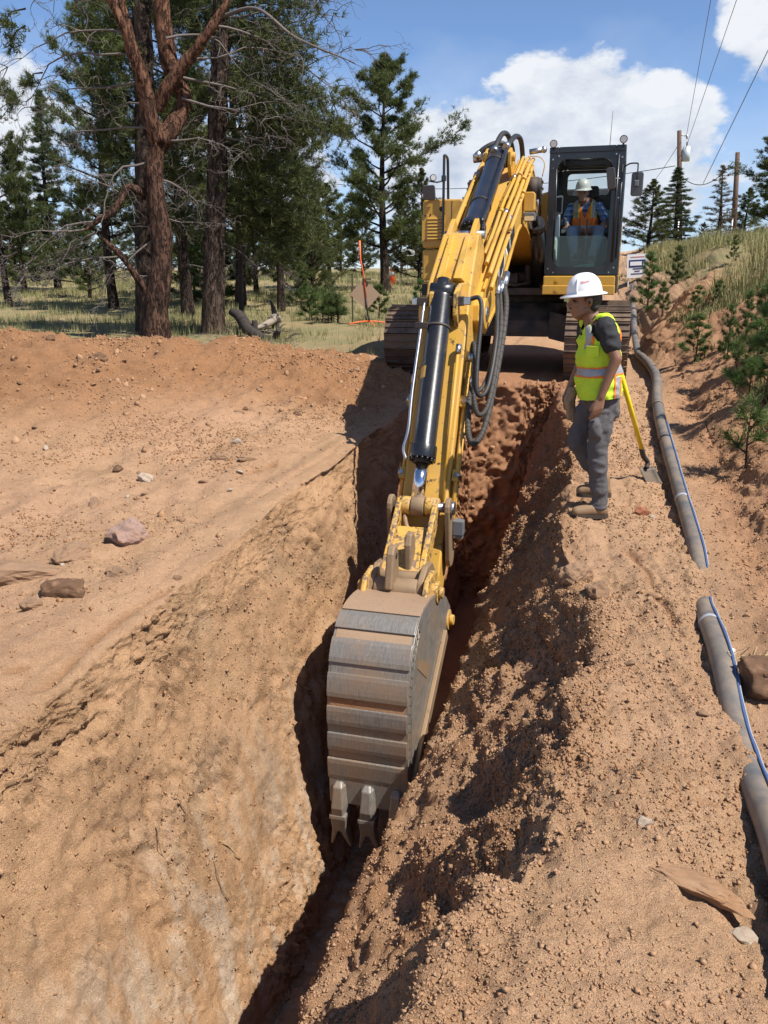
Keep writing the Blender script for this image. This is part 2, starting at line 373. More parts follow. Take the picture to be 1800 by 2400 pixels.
    n_bill = np.abs(fbm(q, 6.5, 3, .55, 41))
    d = n_big * (.045 * plat + .035 * wall + .06 * slope + .04 * bench + .13 * bank + .03 * floor + .08 * (1 - near))
    d += n_med * (.036 * plat + .030 * pile + .016 * wall + .028 * slope + .024 * bench + .040 * bank * (1 - .3 * sstep(20, 30, y)) + .03 * floor + .03 * endw)
    d += n_bill * (.030 * pile + .028 * slope + .014 * bench + .02 * bank + .02 * endw) 
    d += n_clod * (.006 * plat + .010 * pile + .008 * wall + .018 * slope + .008 * bench + .012 * bank + .030 * endw)
    rough_p = sstep(.05, .5, fbm(q * np.array([1, .7, 1.2]), 1.7, 3, .5, 61)) * wall
    d += rough_p * (.024 * n_clod * .6 + .016 * n_small) - rough_p * .012
    d += n_small * (.006 * plat + .010 * pile + .0085 * wall + .014 * slope + .0075 * bench + .008 * bank + .018 * endw)
    # slumped blocks and scoop marks along the ridge
    d -= (wall * .03 * np.clip(n_big, 0, 1) + slope * .05 + bench * .03) * np.clip(n_crack, 0, .8)
    for (cx, cy, cz, rr, dd) in ((.95, 4.55, -2.25, .30, -.16), (.55, 3.55, -2.45, .28, -.13), (.35, 3.0, -2.3, .30, .10), (1.12, 4.9, -2.0, .17, .11), (.78, 4.15, -2.35, .22, .10), (.1, 2.75, -2.5, .2, -.08), (1.25, 5.7, -2.0, .25, -.08), (-.15, 2.1, -2.3, .22, .07), (.74, 4.95, -2.48, .20, .13), (.50, 4.75, -2.72, .17, -.15), (.80, 4.62, -2.45, .15, -.10), (1.02, 5.25, -2.15, .16, .10), (.90, 5.05, -2.3, .13, -.12), (.62, 3.9, -2.3, .2, .12), (.45, 3.75, -2.55, .16, -.13), (.25, 3.3, -2.55, .15, .10), (.12, 3.05, -2.65, .13, -.10)):
        r2 = ((x - cx) ** 2 + (y - cy) ** 2 + (z0 - cz) ** 2) / rr ** 2; d += dd * .75 * np.exp(-r2 * 1.5)
    d += wall * sstep(5.2, 6.4, y) * (.075 * fbm(q, 2.1, 3, .5, 51) + .03 * n_bill)
    # tooth grooves raked down the cut face by the bucket
    un = np.clip(k - 5, 0, 3) / 3; gw = wall * sstep(2.6, 3.4, y) * (1 - sstep(5.2, 6.2, y)) * sstep(.35, .6, un)
    d += gw * (.010 * np.sin((y - .35 * un) * 26 + 1.2 * n_big) * np.clip(.5 + n_med, 0, 1) + .006 * vnoise(np.stack([(y - .35 * un) * 45, un * 2.0, y * 0], -1), 77))
    # a crack and step along the lip of the left bench
    d -= .035 * plat * np.exp(-((k - 4.93 - .02 * n_med) / .012) ** 2) * (n_big > -.1)
    d *= (1 - inmach * .75)
    p = p + nrm.reshape(-1, 3) * d[:, None]
    nc = X.shape[1]
    p, cr_m = carve_cracks(p, nrm.reshape(-1, 3), n_med, n_clod)
    idx = np.arange(NR * nc).reshape(NR, nc)
    Fq = np.stack([idx[:-1, :-1], idx[:-1, 1:], idx[1:, 1:], idx[1:, :-1]], -1).reshape(-1, 4)
    me = np_mesh('ground', p, Fq, None, True)
    # soil kinds: moist fresh spoil, red subsoil, meadow duff, cut face
    moist = np.clip(pile * .95 + slope * .62 * (.6 + .8 * n_med) + .25 * np.clip(n_big, 0, 1) * (bench + plat) + floor * .6 + bank * near * .15 + cr_m, 0, 1)
    zdep = np.clip((-1.7 - z0) / 2.4, 0, 1)
    red = np.clip(endw * 1.0 + sstep(7.2, 8.4, y) * (wall + slope + floor) * .9 + bank * near * .55 + slope * .15 * n_big, 0, 1)
    mead = np.clip(sstep(12.6, 13.6, y + .5 * n_big) * (k < 9) * (1 - sstep(-.8, .6, x - (y - 12) * .05)) + sstep(17, 19, y) * (k < 12) * (1 - w.ravel()), 0, 1)
    up = np.clip((k - 16.05 - .25 * n_med - .35 * sstep(9, 4, y)) / .5, 0, 1) * sstep(4, 6.5, y); mead = np.clip(np.maximum(mead, up), 0, 1)
    col = np.stack([moist, red, mead, np.clip(wall, 0, 1)], -1).astype(np.float32)
    at = me.color_attributes.new('soil', 'FLOAT_COLOR', 'POINT'); at.data.foreach_set('color', col.ravel())
    dep = me.attributes.new('dep', 'FLOAT', 'POINT'); dep.data.foreach_set('value', (wall * zdep).astype(np.float32))
    G = dict(P=p.reshape(NR, nc, 3), plat=plat.reshape(NR, nc), pile=pile.reshape(NR, nc), wall=wall.reshape(NR, nc), slope=slope.reshape(NR, nc), bench=bench.reshape(NR, nc), bank=(bank).reshape(NR, nc), mead=mead.reshape(NR, nc), floor=floor.reshape(NR, nc), endw=endw.reshape(NR, nc), K=K, mach=inmach.reshape(NR, nc))
    return me, G
def ground_material():
    t = NT('soil'); a = t.attr('soil'); sp = t.N.new('ShaderNodeSeparateColor'); t.L.new(a.outputs['Color'], sp.inputs[0]); dep = t.attr('dep').outputs['Fac']
    n0 = t.noise(.8, 4, .5); n1 = t.noise(5, 6, .6); n2 = t.noise(34, 6, .65); n3 = t.noise(160, 4, .7); v1 = t.voro(70); v2 = t.voro(190)
    dry = t.mix(t.ramp(n1, [(.3, 0.), (.7, 1.)]), (.515, .316, .182), (.40, .237, .13))
    dry = t.mix(t.math('MULTIPLY', t.ramp(n0, [(.4, 0.), (.7, 1.)]), .5), dry, (.51, .302, .188))
    moist = t.mix(n1, (.36, .18, .082), (.265, .128, .058)); red = t.mix(n1, (.43, .215, .11), (.33, .155, .076))
    duff = t.mix(t.ramp(t.noise(1.3, 6, .65), [(.38, 0.), (.6, 1.)]), (.30, .225, .115), (.20, .19, .085))
    duff = t.mix(t.ramp(n2, [(.45, 0.), (.75, .7)]), duff, (.34, .24, .14))
    wl = t.mix(t.ramp(n1, [(.3, 0.), (.72, 1.)]), (.53, .318, .172), (.44, .255, .132))
    st = t.noise(3.2, 6, .62, sc=(2.2, 2.2, .28)); dm = t.math('MULTIPLY', t.ramp(st, [(.46, 0.), (.62, 1.)]), t.ramp(dep, [(.35, 0.), (.75, .85)]))
    wl = t.mix(dm, wl, (.58, .46, .345))
    wl = t.mix(t.math('MULTIPLY', t.ramp(t.noise(1.6, 7, .62), [(.55, 0.), (.68, 1.)]), .45), wl, (.38, .28, .175))
    rp = t.ramp(t.noise(1.9, 5, .6), [(.47, 0.), (.60, 1.)]); pits = t.ramp(t.noise(26, 5, .7), [(.5, 0.), (.62, 1.)])
    wl = t.mix(t.math('MULTIPLY', rp, t.math('MULTIPLY', pits, .38)), wl, (.24, .125, .06))
    c = t.mix(sp.outputs[0], dry, moist); c = t.mix(a.outputs['Alpha'], c, wl); c = t.mix(sp.outputs[1], c, red); c = t.mix(sp.outputs[2], c, duff)
    c = t.mix(t.ramp(n2, [(.5, 0.), (.85, .55)]), c, t.mix(.5, c, (.10, .05, .025)), 'MIX')
    c = t.mix(t.ramp(n3, [(.55, 0.), (.85, .5)]), c, (.62, .44, .30))
    c = t.mix(t.ramp(v1, [(.05, .35), (.2, 0.)]), c, (.55, .40, .29))
    gr = t.noise(205, 2, .6); c = t.mix(t.ramp(gr, [(.30, .5), (.45, 0.)]), c, t.mix(.75, c, (.06, .03, .015))); c = t.mix(t.ramp(gr, [(.58, 0.), (.75, .55)]), c, (.66, .49, .35))
    h = t.math('ADD', t.math('MULTIPLY', n2, .5), t.math('MULTIPLY', n3, .25)); h = t.math('SUBTRACT', h, t.math('MULTIPLY', v1, .16)); h = t.math('SUBTRACT', h, t.math('MULTIPLY', v2, .10)); h = t.math('ADD', h, t.math('MULTIPLY', t.noise(11, 9, .76), .6)); h = t.math('ADD', h, t.math('MULTIPLY', t.noise(380, 3, .7), .14))
    return t.set(col=c, rough=.95, spec=.15, nrm=t.bump(gr, 1.0, .008, t.bump(t.math('MULTIPLY', t.noise(48, 6, .75), t.math('MULTIPLY', rp, a.outputs['Alpha'])), 1.0, .022, t.bump(h, 1.0, .02))))
M_SOIL = ground_material()
ground_me, GR = build_ground(); ground_me.materials.append(M_SOIL)
ground = tag(obj('ground', ground_me), kind='structure')
def gz(x, y):
    r = min(NR - 1, int(np.searchsorted(ROWS, y))); row = GR['P'][r]; o = np.argsort(row[:, 0]); return float(np.interp(x, row[o, 0], row[o, 2]))
# ------------------------------------------------------------------ loose clods and gravel: one mass of real lumps
_ph = (1 + 5 ** .5) / 2
ICO_V = np.array([(-1, _ph, 0), (1, _ph, 0), (-1, -_ph, 0), (1, -_ph, 0), (0, -1, _ph), (0, 1, _ph), (0, -1, -_ph), (0, 1, -_ph), (_ph, 0, -1), (_ph, 0, 1), (-_ph, 0, -1), (-_ph, 0, 1)]) / 1.902
ICO_F = np.array([(0, 11, 5), (0, 5, 1), (0, 1, 7), (0, 7, 10), (0, 10, 11), (1, 5, 9), (5, 11, 4), (11, 10, 2), (10, 7, 6), (7, 1, 8), (3, 9, 4), (3, 4, 2), (3, 2, 6), (3, 6, 8), (3, 8, 9), (4, 9, 5), (2, 4, 11), (6, 2, 10), (8, 6, 7), (9, 8, 1)])
BOX_V = np.array([(x, y, z) for z in (-.62, .62) for x, y in ((-.7, -.7), (.7, -.7), (.7, .7), (-.7, .7))])
BOX_F = np.array([(0, 2, 1), (0, 3, 2), (4, 5, 6), (4, 6, 7), (0, 1, 5), (0, 5, 4), (1, 2, 6), (1, 6, 5), (2, 3, 7), (2, 7, 6), (3, 0, 4), (3, 4, 7)])
rng = np.random.default_rng(5)
def surf_sample(wt, n, ymax=400):
    P = GR['P']; A, B, D = P[:-1, :-1], P[:-1, 1:], P[1:, :-1]
    cr = np.cross(B - A, D - A); ar = np.linalg.norm(cr, axis=-1); w = (wt[:-1, :-1] * ar); w[ROWS[:-1] > ymax] = 0; w = w.ravel(); c = np.cumsum(w)
    i = np.searchsorted(c, rng.random(n) * c[-1]); A = A.reshape(-1, 3)[i]; B = B.reshape(-1, 3)[i]; D = D.reshape(-1, 3)[i]; nn = cr.reshape(-1, 3)[i]; nn /= np.linalg.norm(nn, axis=1, keepdims=True) + 1e-9
    u = rng.random((n, 1)); v = rng.random((n, 1)); return A + u * (B - A) + v * (D - A), nn, i
def lumps(P, Nn, size, flat=.7):
    n = len(P); q = rng.normal(size=(n, 3, 3)); q, _ = np.linalg.qr(q)
    sc = size[:, None] * rng.uniform(.6, 1.25, (n, 3)); V = BOX_V[None] * (1 + rng.uniform(-.42, .32, (n, 8, 3))) * sc[:, None, :]
    V = np.einsum('nij,nkj->nki', q, V)
    return V + (P + Nn * (size * .02)[:, None])[:, None, :]
TET_V = np.array([(1, 1, 1), (-1, -1, 1), (-1, 1, -1), (1, -1, -1)]) * .72
TET_F = np.array([(0, 2, 1), (0, 1, 3), (0, 3, 2), (1, 2, 3)])
def shards(P, Nn, size):
    n = len(P); q, _ = np.linalg.qr(rng.normal(size=(n, 3, 3))); V = TET_V[None] * (1 + rng.uniform(-.4, .4, (n, 4, 3))) * (size[:, None] * rng.uniform(.7, 1.2, (n, 3)))[:, None, :]
    return np.einsum('nij,nkj->nki', q, V) + (P + Nn * (size * .3)[:, None])[:, None, :]
def clod_mass():
    Pg = GR['P']; dist = np.linalg.norm(Pg, axis=-1); yy = Pg[..., 1]
    vis = ((np.abs(Pg[..., 0]) < .55 * (dist + .6)) & (yy > 1.0)).astype(float)
    nz = np.clip(.55 + 1.1 * fbm(Pg.reshape(-1, 3), 1.3, 3, .5, 15).reshape(dist.shape), .08, 1.5)
    base = (GR['slope'] * 1.0 + GR['bench'] * .45 + GR['plat'] * .55 + GR['wall'] * .14 + GR['bank'] * .35 * (1 - GR['mead']))
    P, n, i = surf_sample(vis * base * nz * np.clip(4.5 / dist, 0, 2.5) ** 2, 62000, 10.4); s = .0021 * np.linalg.norm(P, axis=1) ** .6 * (1 + rng.pareto(4.0, len(P))); V0 = shards(P, n, np.clip(s, .0025, .014))
    sets = []
    P, n, i = surf_sample(vis * base * nz * np.clip(5.0 / dist, 0, 2.5) ** 2, 4200, 10.4); s = .0048 * (1 + rng.pareto(3.2, len(P))); sets.append((P, n, np.clip(s, .004, .016)))
    wt = vis * (GR['pile'] * 1.0 + GR['plat'] * .42 + GR['endw'] * .8 + GR['bank'] * .2 * (1 - GR['mead'])) * nz
    P, n, i = surf_sample(wt, 19000, 13); s = .0068 * (1 + rng.pareto(3.2, len(P))); sets.append((P, n, np.clip(s, .006, .038)))
    V = np.concatenate([lumps(*a).reshape(-1, 3) for a in sets]); m = len(V) // 8
    Fb = (BOX_F[None] + (np.arange(m) * 8)[:, None, None]).reshape(-1, 3); k = len(V0); Ft = (TET_F[None] + (np.arange(k) * 4)[:, None, None]).reshape(-1, 3) + len(V)
    return np.concatenate([V, V0.reshape(-1, 3)]), np.concatenate([Fb, Ft])
t = NT('clod_soil'); n_ = t.noise(.9, 4, .5); n2_ = t.noise(22, 5, .6); n5_ = t.noise(60, 3, .6)
M_CLOD = t.set(col=t.mix(t.ramp(n5_, [(.55, 0.), (.75, .6)]), t.mix(t.ramp(n_, [(.35, 0.), (.65, 1.)]), t.mix(n2_, (.44, .27, .16), (.31, .182, .102)), t.mix(n2_, (.35, .188, .092), (.245, .126, .062))), (.50, .36, .25)), rough=.95, spec=.15, nrm=t.bump(n5_, .5, .01))
_V, _F = clod_mass(); clods = tag(obj('soil_clods', np_mesh('soil_clods', _V, _F, M_CLOD, False)), 'loose tan crumbs and clods of dug soil strewn over the cut ground', 'soil clods', kind='stuff')
# ------------------------------------------------------------------ excavator (local frame: a to the image right, b forward, c up)
M_YEL = paint('machine_yellow', (.60, .325, .032), .45, dust=.42, worn=(.06, .045, .035), worn_amt=.655, scale=4.2, coat=.15)
M_YELS = paint('scuffed_yellow', (.60, .33, .038), .48, dust=.5, worn=(.045, .035, .028), worn_amt=.585, scale=6)
M_YELW = paint('worn_yellow', (.60, .34, .05), .5, dust=.75, worn=(.09, .055, .035), worn_amt=.505, scale=8)
M_RUSTY = paint('dusty_cast_steel', (.26, .175, .10), .6, .35, dust=.7, worn=(.12, .085, .06), worn_amt=.6, scale=9)
M_BLK = paint('black_paint', (.010, .011, .014), .30, dust=.05, scale=5, coat=.3)
M_BLKM = paint('matt_black', (.017, .017, .018), .6, dust=.3, scale=4)
M_DARK = paint('greasy_dark_steel', (.02, .018, .017), .65, dust=.35, scale=5)
def bucket_steel():
    t = NT('bucket_steel'); n = t.noise(3.5, 6, .6); s1 = t.noise(18, 5, .6, sc=(9, 1, 1)); n2 = t.noise(55, 4, .65)
    c = t.mix(t.ramp(s1, [(.3, 0.), (.7, 1.)]), (.15, .138, .122), (.27, .25, .225)); c = t.mix(t.ramp(n, [(.42, 0.), (.66, .75)]), c, (.29, .20, .13))
    c = t.mix(t.ramp(n2, [(.62, 0.), (.72, .5)]), c, (.42, .40, .38))
    return t.set(col=c, rough=t.math('ADD', t.math('MULTIPLY', n2, .3), .34), metal=.32, nrm=t.bump(t.math('ADD', s1, n2), .18, .004))
M_BKT = bucket_steel()
def bucket_top():
    t = NT('rust_bloomed_steel'); n = t.noise(3.0, 6, .6); n2 = t.noise(40, 5, .65)
    c = t.mix(n, (.30, .19, .115), (.40, .27, .17)); c = t.mix(t.ramp(n2, [(.55, 0.), (.7, .6)]), c, (.22, .16, .12))
    return t.set(col=c, rough=.62, metal=.25, nrm=t.bump(n2, .25, .004))
M_BKT_TOP = bucket_top()
M_CHROME = plain('chrome_rod', (.72, .72, .74), .14, 1.0, .05)
M_STEEL = plain('bright_steel', (.5, .5, .5), .35, 1.0, .2, 40)
M_RUB = plain('hose_rubber', (.028, .026, .025), .55, 0, .35, 30, .2)
M_HOSE = plain('dusty_ribbed_hose', (.05, .043, .037), .7, 0, .4, 60, .4)
M_TRK = paint('track_steel', (.115, .082, .06), .5, .5, dust=.85, dust_col=(.30, .20, .135), scale=8, bump=.3)
M_TRK_IN = paint('track_chain_steel', (.03, .024, .02), .7, .2, dust=.5, scale=8)
M_LAMP = plain('lamp_lens', (.75, .74, .70), .12, 0, .05, 30)
M_WHITE = plain('decal_white', (.78, .77, .74), .5, 0, .04)
M_BLKDEC = plain('decal_black', (.012, .012, .012), .5, 0, .1)
M_RED = plain('decal_red', (.48, .025, .02), .45, 0, .1)
M_GREYP = plain('cab_grey_plastic', (.45, .46, .44), .5, 0, .12, 12)
M_DGREY = plain('cab_dark_plastic', (.06, .062, .063), .6, 0, .2, 12)
M_SEAT = plain('seat_cloth', (.03, .032, .034), .9, 0, .3, 80)
def glass(name, tint, amount=.06):
    t = NT(name); N = t.N; L = t.L; out = N['Material Output']; tr = N.new('ShaderNodeBsdfTransparent'); tr.inputs[0].default_value = (*tint, 1); gl_ = N.new('ShaderNodeBsdfGlossy'); gl_.inputs['Roughness'].default_value = .03
    fr = N.new('ShaderNodeFresnel'); fr.inputs[0].default_value = 1.45; df = N.new('ShaderNodeBsdfDiffuse'); df.inputs[0].default_value = (.5, .46, .40, 1)
    a = N.new('ShaderNodeMixShader'); a.inputs[0].default_value = amount; L.new(tr.outputs[0], a.inputs[1]); L.new(df.outputs[0], a.inputs[2])
    b = N.new('ShaderNodeMixShader'); L.new(fr.outputs[0], b.inputs[0]); L.new(a.outputs[0], b.inputs[1]); L.new(gl_.outputs[0], b.inputs[2]); L.new(b.outputs[0], out.inputs[0]); return t.m
M_GLASS = glass('tinted_cab_glass', (.74, .88, .82), .04); M_GLASS2 = glass('rear_glass', (.86, .92, .92), .02)
M_MIRROR = plain('mirror_back', (.11, .115, .12), .45, 0, .1)
def E(a, b, c): return Vector((a, -b, c))
def fE(b, c, a): return E(a, b, c)              # prism mapping: outline in (b, c), extruded sideways
def fF(a, c, b): return E(a, b, c)              # outline in (a, c), extruded fore and aft
exc = tag(empty('excavator', MC, (0, 0, YAW)), 'yellow tracked excavator reaching its bucket down into the trench', 'excavator')
def rrect(x0, x1, y0, y1, r, n=5):
    out = []
    for cx, cy, a0 in ((x1 - r, y1 - r, 0), (x0 + r, y1 - r, 90), (x0 + r, y0 + r, 180), (x1 - r, y0 + r, 270)):
        for i in range(n + 1):
            a = R_(a0 + 90 * i / n); out.append((cx + r * math.cos(a), cy + r * math.sin(a)))
    return out
def ring_prism(mb, outer, inner, fn, h0, h1):
    n = len(outer)
    for lst, flip in ((outer, False), (inner, True)):
        vs = [fn(u, v, h0) for u, v in lst] + [fn(u, v, h1) for u, v in lst]
        mb._add(vs, [(i, (i + 1) % n, n + (i + 1) % n, n + i) for i in range(n)])
    for h in (h0, h1):
        vs = [fn(u, v, h) for u, v in outer] + [fn(u, v, h) for u, v in inner]
        mb._add(vs, [(i, (i + 1) % n, n + (i + 1) % n, n + i) for i in range(n)])
    return mb
def bolts(parent, pts, direction, r=.014, h=.014, mat=None, name='bolt'):
    d = Vector(direction)
    for p in pts:
        mb = MB(); mb.cyl(Vector(p), Vector(p) + d * h, r, k=6); mb.build(name, mat or M_DARK, parent)
# ---- tracks
RT, CT, BT = .44, .475, 1.80
def shoe_mesh():
    mb = MB(); w = .395
    mb.box(-w, w, -.098, .098, -.006, .008)
    for y0, y1, h in ((-.098, -.078, .034), (-.012, .006, .026), (.074, .094, .030)):
        mb.hexa([(-w, y0, .008), (w, y0, .008), (w, y1, .008), (-w, y1, .008), (-w, y0 + .004, h), (w, y0 + .004, h), (w, y1 - .004, h), (-w, y1 - .004, h)])
    for sx in (-1, 1):
        for yy in (-.045, .04): mb.cyl((sx * .1, yy, .008), (sx * .1, yy, .022), .014, k=6)
    return mb.mesh('track_shoe', M_TRK)
SHOE = shoe_mesh()
def track_path():
    Ls = 2 * BT; per = 2 * Ls + 2 * PI * RT; n = 53; out = []
    for i in range(n):
        s = (i + .35) * per / n
        if s < Ls: p = (BT - s, CT + RT - .025 * math.sin(PI * s / Ls)); ang = 0
        elif s < Ls + PI * RT: th = (s - Ls) / RT; p = (-BT - RT * math.sin(th), CT + RT * math.cos(th)); ang = th
        elif s < 2 * Ls + PI * RT: q = s - Ls - PI * RT; p = (-BT + q, CT - RT); ang = PI
        else: th = PI + (s - 2 * Ls - PI * RT) / RT; p = (BT - RT * math.sin(th), CT + RT * math.cos(th)); ang = th
        out.append((p[0], p[1], ang))
    return out
for sa in (-1, 1):
    ac = sa * 1.19
    path = track_path(); mb = MB()
    for da in (-.085, .085):
        inner = [(b - .0, c) for b, c, _ in path]
        cen = [(BT if abs(b) > BT and b > 0 else (-BT if abs(b) > BT else b), CT) for b, c, _ in path]
        ou = [(b, c) for b, c, _ in path]; inn = [(b + (q[0] - b) * .2, c + (q[1] - c) * .2) for (b, c, _), q in zip(path, cen)]
        ring_prism(mb, ou, inn, fE, ac + da - .03, ac + da + .03)
    trk = mb.build('track', M_TRK_IN, exc); tag(trk, 'steel crawler track with grouser shoes')
    for b, c, ang in path:
        o = obj('track_shoe', SHOE, trk); o.location = E(ac, b, c); o.rotation_euler = (-ang, 0, 0)
    mb = MB(); mb.cyl(E(ac - .13, BT, CT), E(ac + .13, BT, CT), .36, k=28); mb.build('idler_wheel', M_DARK, trk, .01)
    mb = MB(); mb.cyl(E(ac - .13, -BT, CT), E(ac + .13, -BT, CT), .34, k=28); mb.build('drive_sprocket', M_DARK, trk, .01)
    for i in range(7):
        mb = MB(); b = -1.35 + i * .45; mb.cyl(E(ac - .17, b, .165), E(ac + .17, b, .165), .085, k=14); mb.build('track_roller', M_DARK, trk)
    mb = MB(); mb.prism([(-1.75, .33), (-1.6, .24), (1.5, .24), (1.75, .34), (1.72, .6), (1.3, .76), (-1.3, .76), (-1.72, .62)], fE, ac - .2, ac + .2); mb.build('track_frame', M_DARK, exc, .015)
mb = MB(); mb.prism([(-1.1, .5), (1.1, .5), (1.05, .72), (.7, .95), (-.7, .95), (-1.05, .72)], fE, -.62, .62)
for s in (-1, 1):
    for b in (-.85, .85): mb.hexa([E(s * .5, b - .28, .48), E(s * .5, b + .28, .48), E(s * 1.1, b * 1.35 + .24, .36), E(s * 1.1, b * 1.35 - .24, .36), E(s * .5, b - .24, .86), E(s * .5, b + .24, .86), E(s * 1.1, b * 1.35 + .2, .70), E(s * 1.1, b * 1.35 - .2, .70)])
mb.build('car_body', M_DARK, exc, .015)
mb = MB(); mb.cyl(E(0, 0, .93), E(0, 0, 1.08), .62, k=36); mb.build('swing_bearing', M_DARK, exc)
# ---- upper structure
mb = MB(); mb.box(-.62, .40, -1.0, 2.1, 1.07, 1.17); mb.box(-.40, -.34, -.95, 1.4, 1.17, 1.95); mb.box(.34, .39, -.95, 1.4, 1.17, 1.95); mb.build('upper_frame', M_DARK, exc, .01)
mb = MB(); mb.box(-.33, .33, -.1, .6, 1.17, 1.5); mb.cyl(E(-.2, .75, 1.3), E(.2, .75, 1.3), .08); mb.cyl(E(.15, .8, 1.2), E(.15, .8, 1.48), .05); mb.box(-.25, .02, -1.0, -.82, 1.2, 1.36); mb.tube([E(-.2, .9, 1.3), E(-.22, 1.05, 1.25), E(0, 1.1, 1.2), E(.2, 1.0, 1.24)], .02); mb.build('swing_motor', M_TRK_IN, exc, .01)
# right-hand side body (image left): cabinets in front of the counterweight
mb = MB(); mb.prism(rrect(-1.38, -.80, 1.72, 2.38, .05), fF, -2.0, .92); body = mb.build('upper_cabinet', M_YEL, exc, .02)
mb = MB(); mb.box(-1.385, -1.05, -.915, -.935, 1.98 - .16, 1.98 + .19); mb.build('louvre_panel', M_YEL, body, .004)
for i in range(7):
    z = 1.845 + i * .045; mb = MB(); mb.hexa([E(-1.30, .936, z), E(-1.07, .936, z), E(-1.07, .936, z + .034), E(-1.30, .936, z + .034), E(-1.30, .952, z - .004), E(-1.07, .952, z - .004), E(-1.07, .94, z + .034), E(-1.30, .94, z + .034)]); mb.build('louvre_slat', M_YEL, body)
    mb = MB(); mb.box(-1.30, -1.07, -.9395, -.936, z - .013, z - .0045); mb.build('louvre_gap', M_BLKDEC, body)
bolts(body, [E(-1.33, .935, 1.83), E(-1.33, .935, 2.16), E(-1.26, .935, 2.175), E(-1.06, .935, 2.18)], (0, -1, 0), .014, .012)
mb = MB(); mb.cyl(E(-1.1, .92, 2.25), E(-1.1, .932, 2.25), .035); mb.build('lock_cap', M_DARK, body)
mb = MB(); mb.box(-.955, -.95, -.925, -.918, 1.74, 2.36); mb.build('panel_seam', M_BLKDEC, body)
mb = MB(); mb.prism(rrect(-1.38, -.62, 1.27, 1.70, .03), fF, -2.0, .90); low = mb.build('lower_cabinet', M_YEL, exc, .02)
mb = MB(); mb.prism(rrect(-1.38, -.70, 1.02, 1.255, .03), fF, -1.9, .88); lw2 = mb.build('fuel_tank_guard', M_YEL, exc, .02)
mb = MB(); mb.box(-1.383, -1.31, -.895, -.86, 1.06, 1.22); mb.build('guard_slot', M_BLKDEC, lw2)
mb = MB(); mb.box(-.79, -.40, -.75, 1.0, 2.09, 2.34); mb.box(-.79, -.42, -.70, 1.0, 1.5, 2.085); hood2 = mb.build('step_cabinet', M_YEL, exc, .015)
for c0, c1 in ((1.985, 2.035), (1.87, 1.915)):
    mb = MB(); mb.box(-.785, -.43, -.74, -.70, c0, c1); mb.build('step_slot', M_BLKDEC, hood2)
mb = MB(); mb.box(-.785, -.41, -.80, -.69, 2.04, 2.075); mb.box(-.785, -.41, -.80, -.69, 1.925, 1.96); mb.build('step_tread', M_YEL, hood2, .006)
# engine hoods, exhaust, counterweight
mb = MB(); mb.prism([(-1.1, 2.3), (-.95, 2.64), (-.80, 2.70), (-.30, 2.70), (-.22, 2.3)], fF, -1.9, -.75); mb.build('engine_hood', M_BLKM, exc, .02)
mb = MB(); mb.prism([(.05, 2.25), (.08, 2.60), (.30, 2.66), (1.15, 2.66), (1.3, 2.55), (1.34, 2.25)], fF, -2.1, -1.0); mb.build('engine_hood', M_BLKM, exc, .03)
mb = MB(); mb.box(-1.36, 1.36, .55, 2.0, 1.10, 2.28); mb.build('engine_housing', M_YEL, exc, .02)
mb = MB()
pl = [(-1.38, 0), (-1.38, .45), (-1.0, .75), (-.4, .88), (.4, .88), (1.0, .75), (1.38, .45), (1.38, 0)]
mb.prism([(u, 2.0 + v) for u, v in pl], lambda u, v, h: Vector((u, v, h)), 1.12, 2.2); mb.build('counterweight', M_YEL, exc, .04, 3)
mb = MB(); mb.tube(curve([E(-.55, -1.35, 2.4), E(-.55, -1.35, 2.8), E(-.55, -1.42, 2.9)], 4), .06, 12); mb.build('exhaust_pipe', M_DARK, exc)
# handrail and right mirror
mb = MB(); mb.tube(curve([E(-1.07, .96, 1.22), E(-1.07, .96, 2.0), E(-1.07, .96, 2.86), E(-1.07, .95, 2.945), E(-1.07, .83, 2.96), E(-1.07, .72, 2.93), E(-1.07, .68, 2.8), E(-1.07, .62, 2.38)], 6), .019, 10); rail = mb.build('handrail', M_BLK, exc)
for c in (1.75, 2.62):
    mb = MB(); mb.box(-1.10, -1.04, -.99, -.925, c, c + .07); mb.build('rail_clamp', M_BLK, rail, .006)
mb = MB(); mb.tube([E(-1.07, .97, 2.62), E(-1.16, .99, 2.60), E(-1.28, .99, 2.62)], .012); mb.prism(rrect(-1.36, -1.18, 2.37, 2.56, .03), lambda u, v, h: E(u + .10 * (h - 1.0), h + (v - 2.46) * .35, v + .02 * (u + 1.27)), .97, 1.03); mb.build('mirror', M_MIRROR, exc, .012)
mb = MB(); mb.cyl(E(-1.22, 1.0, 2.66), E(-1.2, 1.06, 2.655), .045, k=14); lm = mb.build('side_lamp', M_DARK, exc); mb = MB(); mb.cyl(E(-1.2, 1.06, 2.655), E(-1.199, 1.065, 2.6545), .036, k=14); mb.build('lamp_lens', M_LAMP, lm)
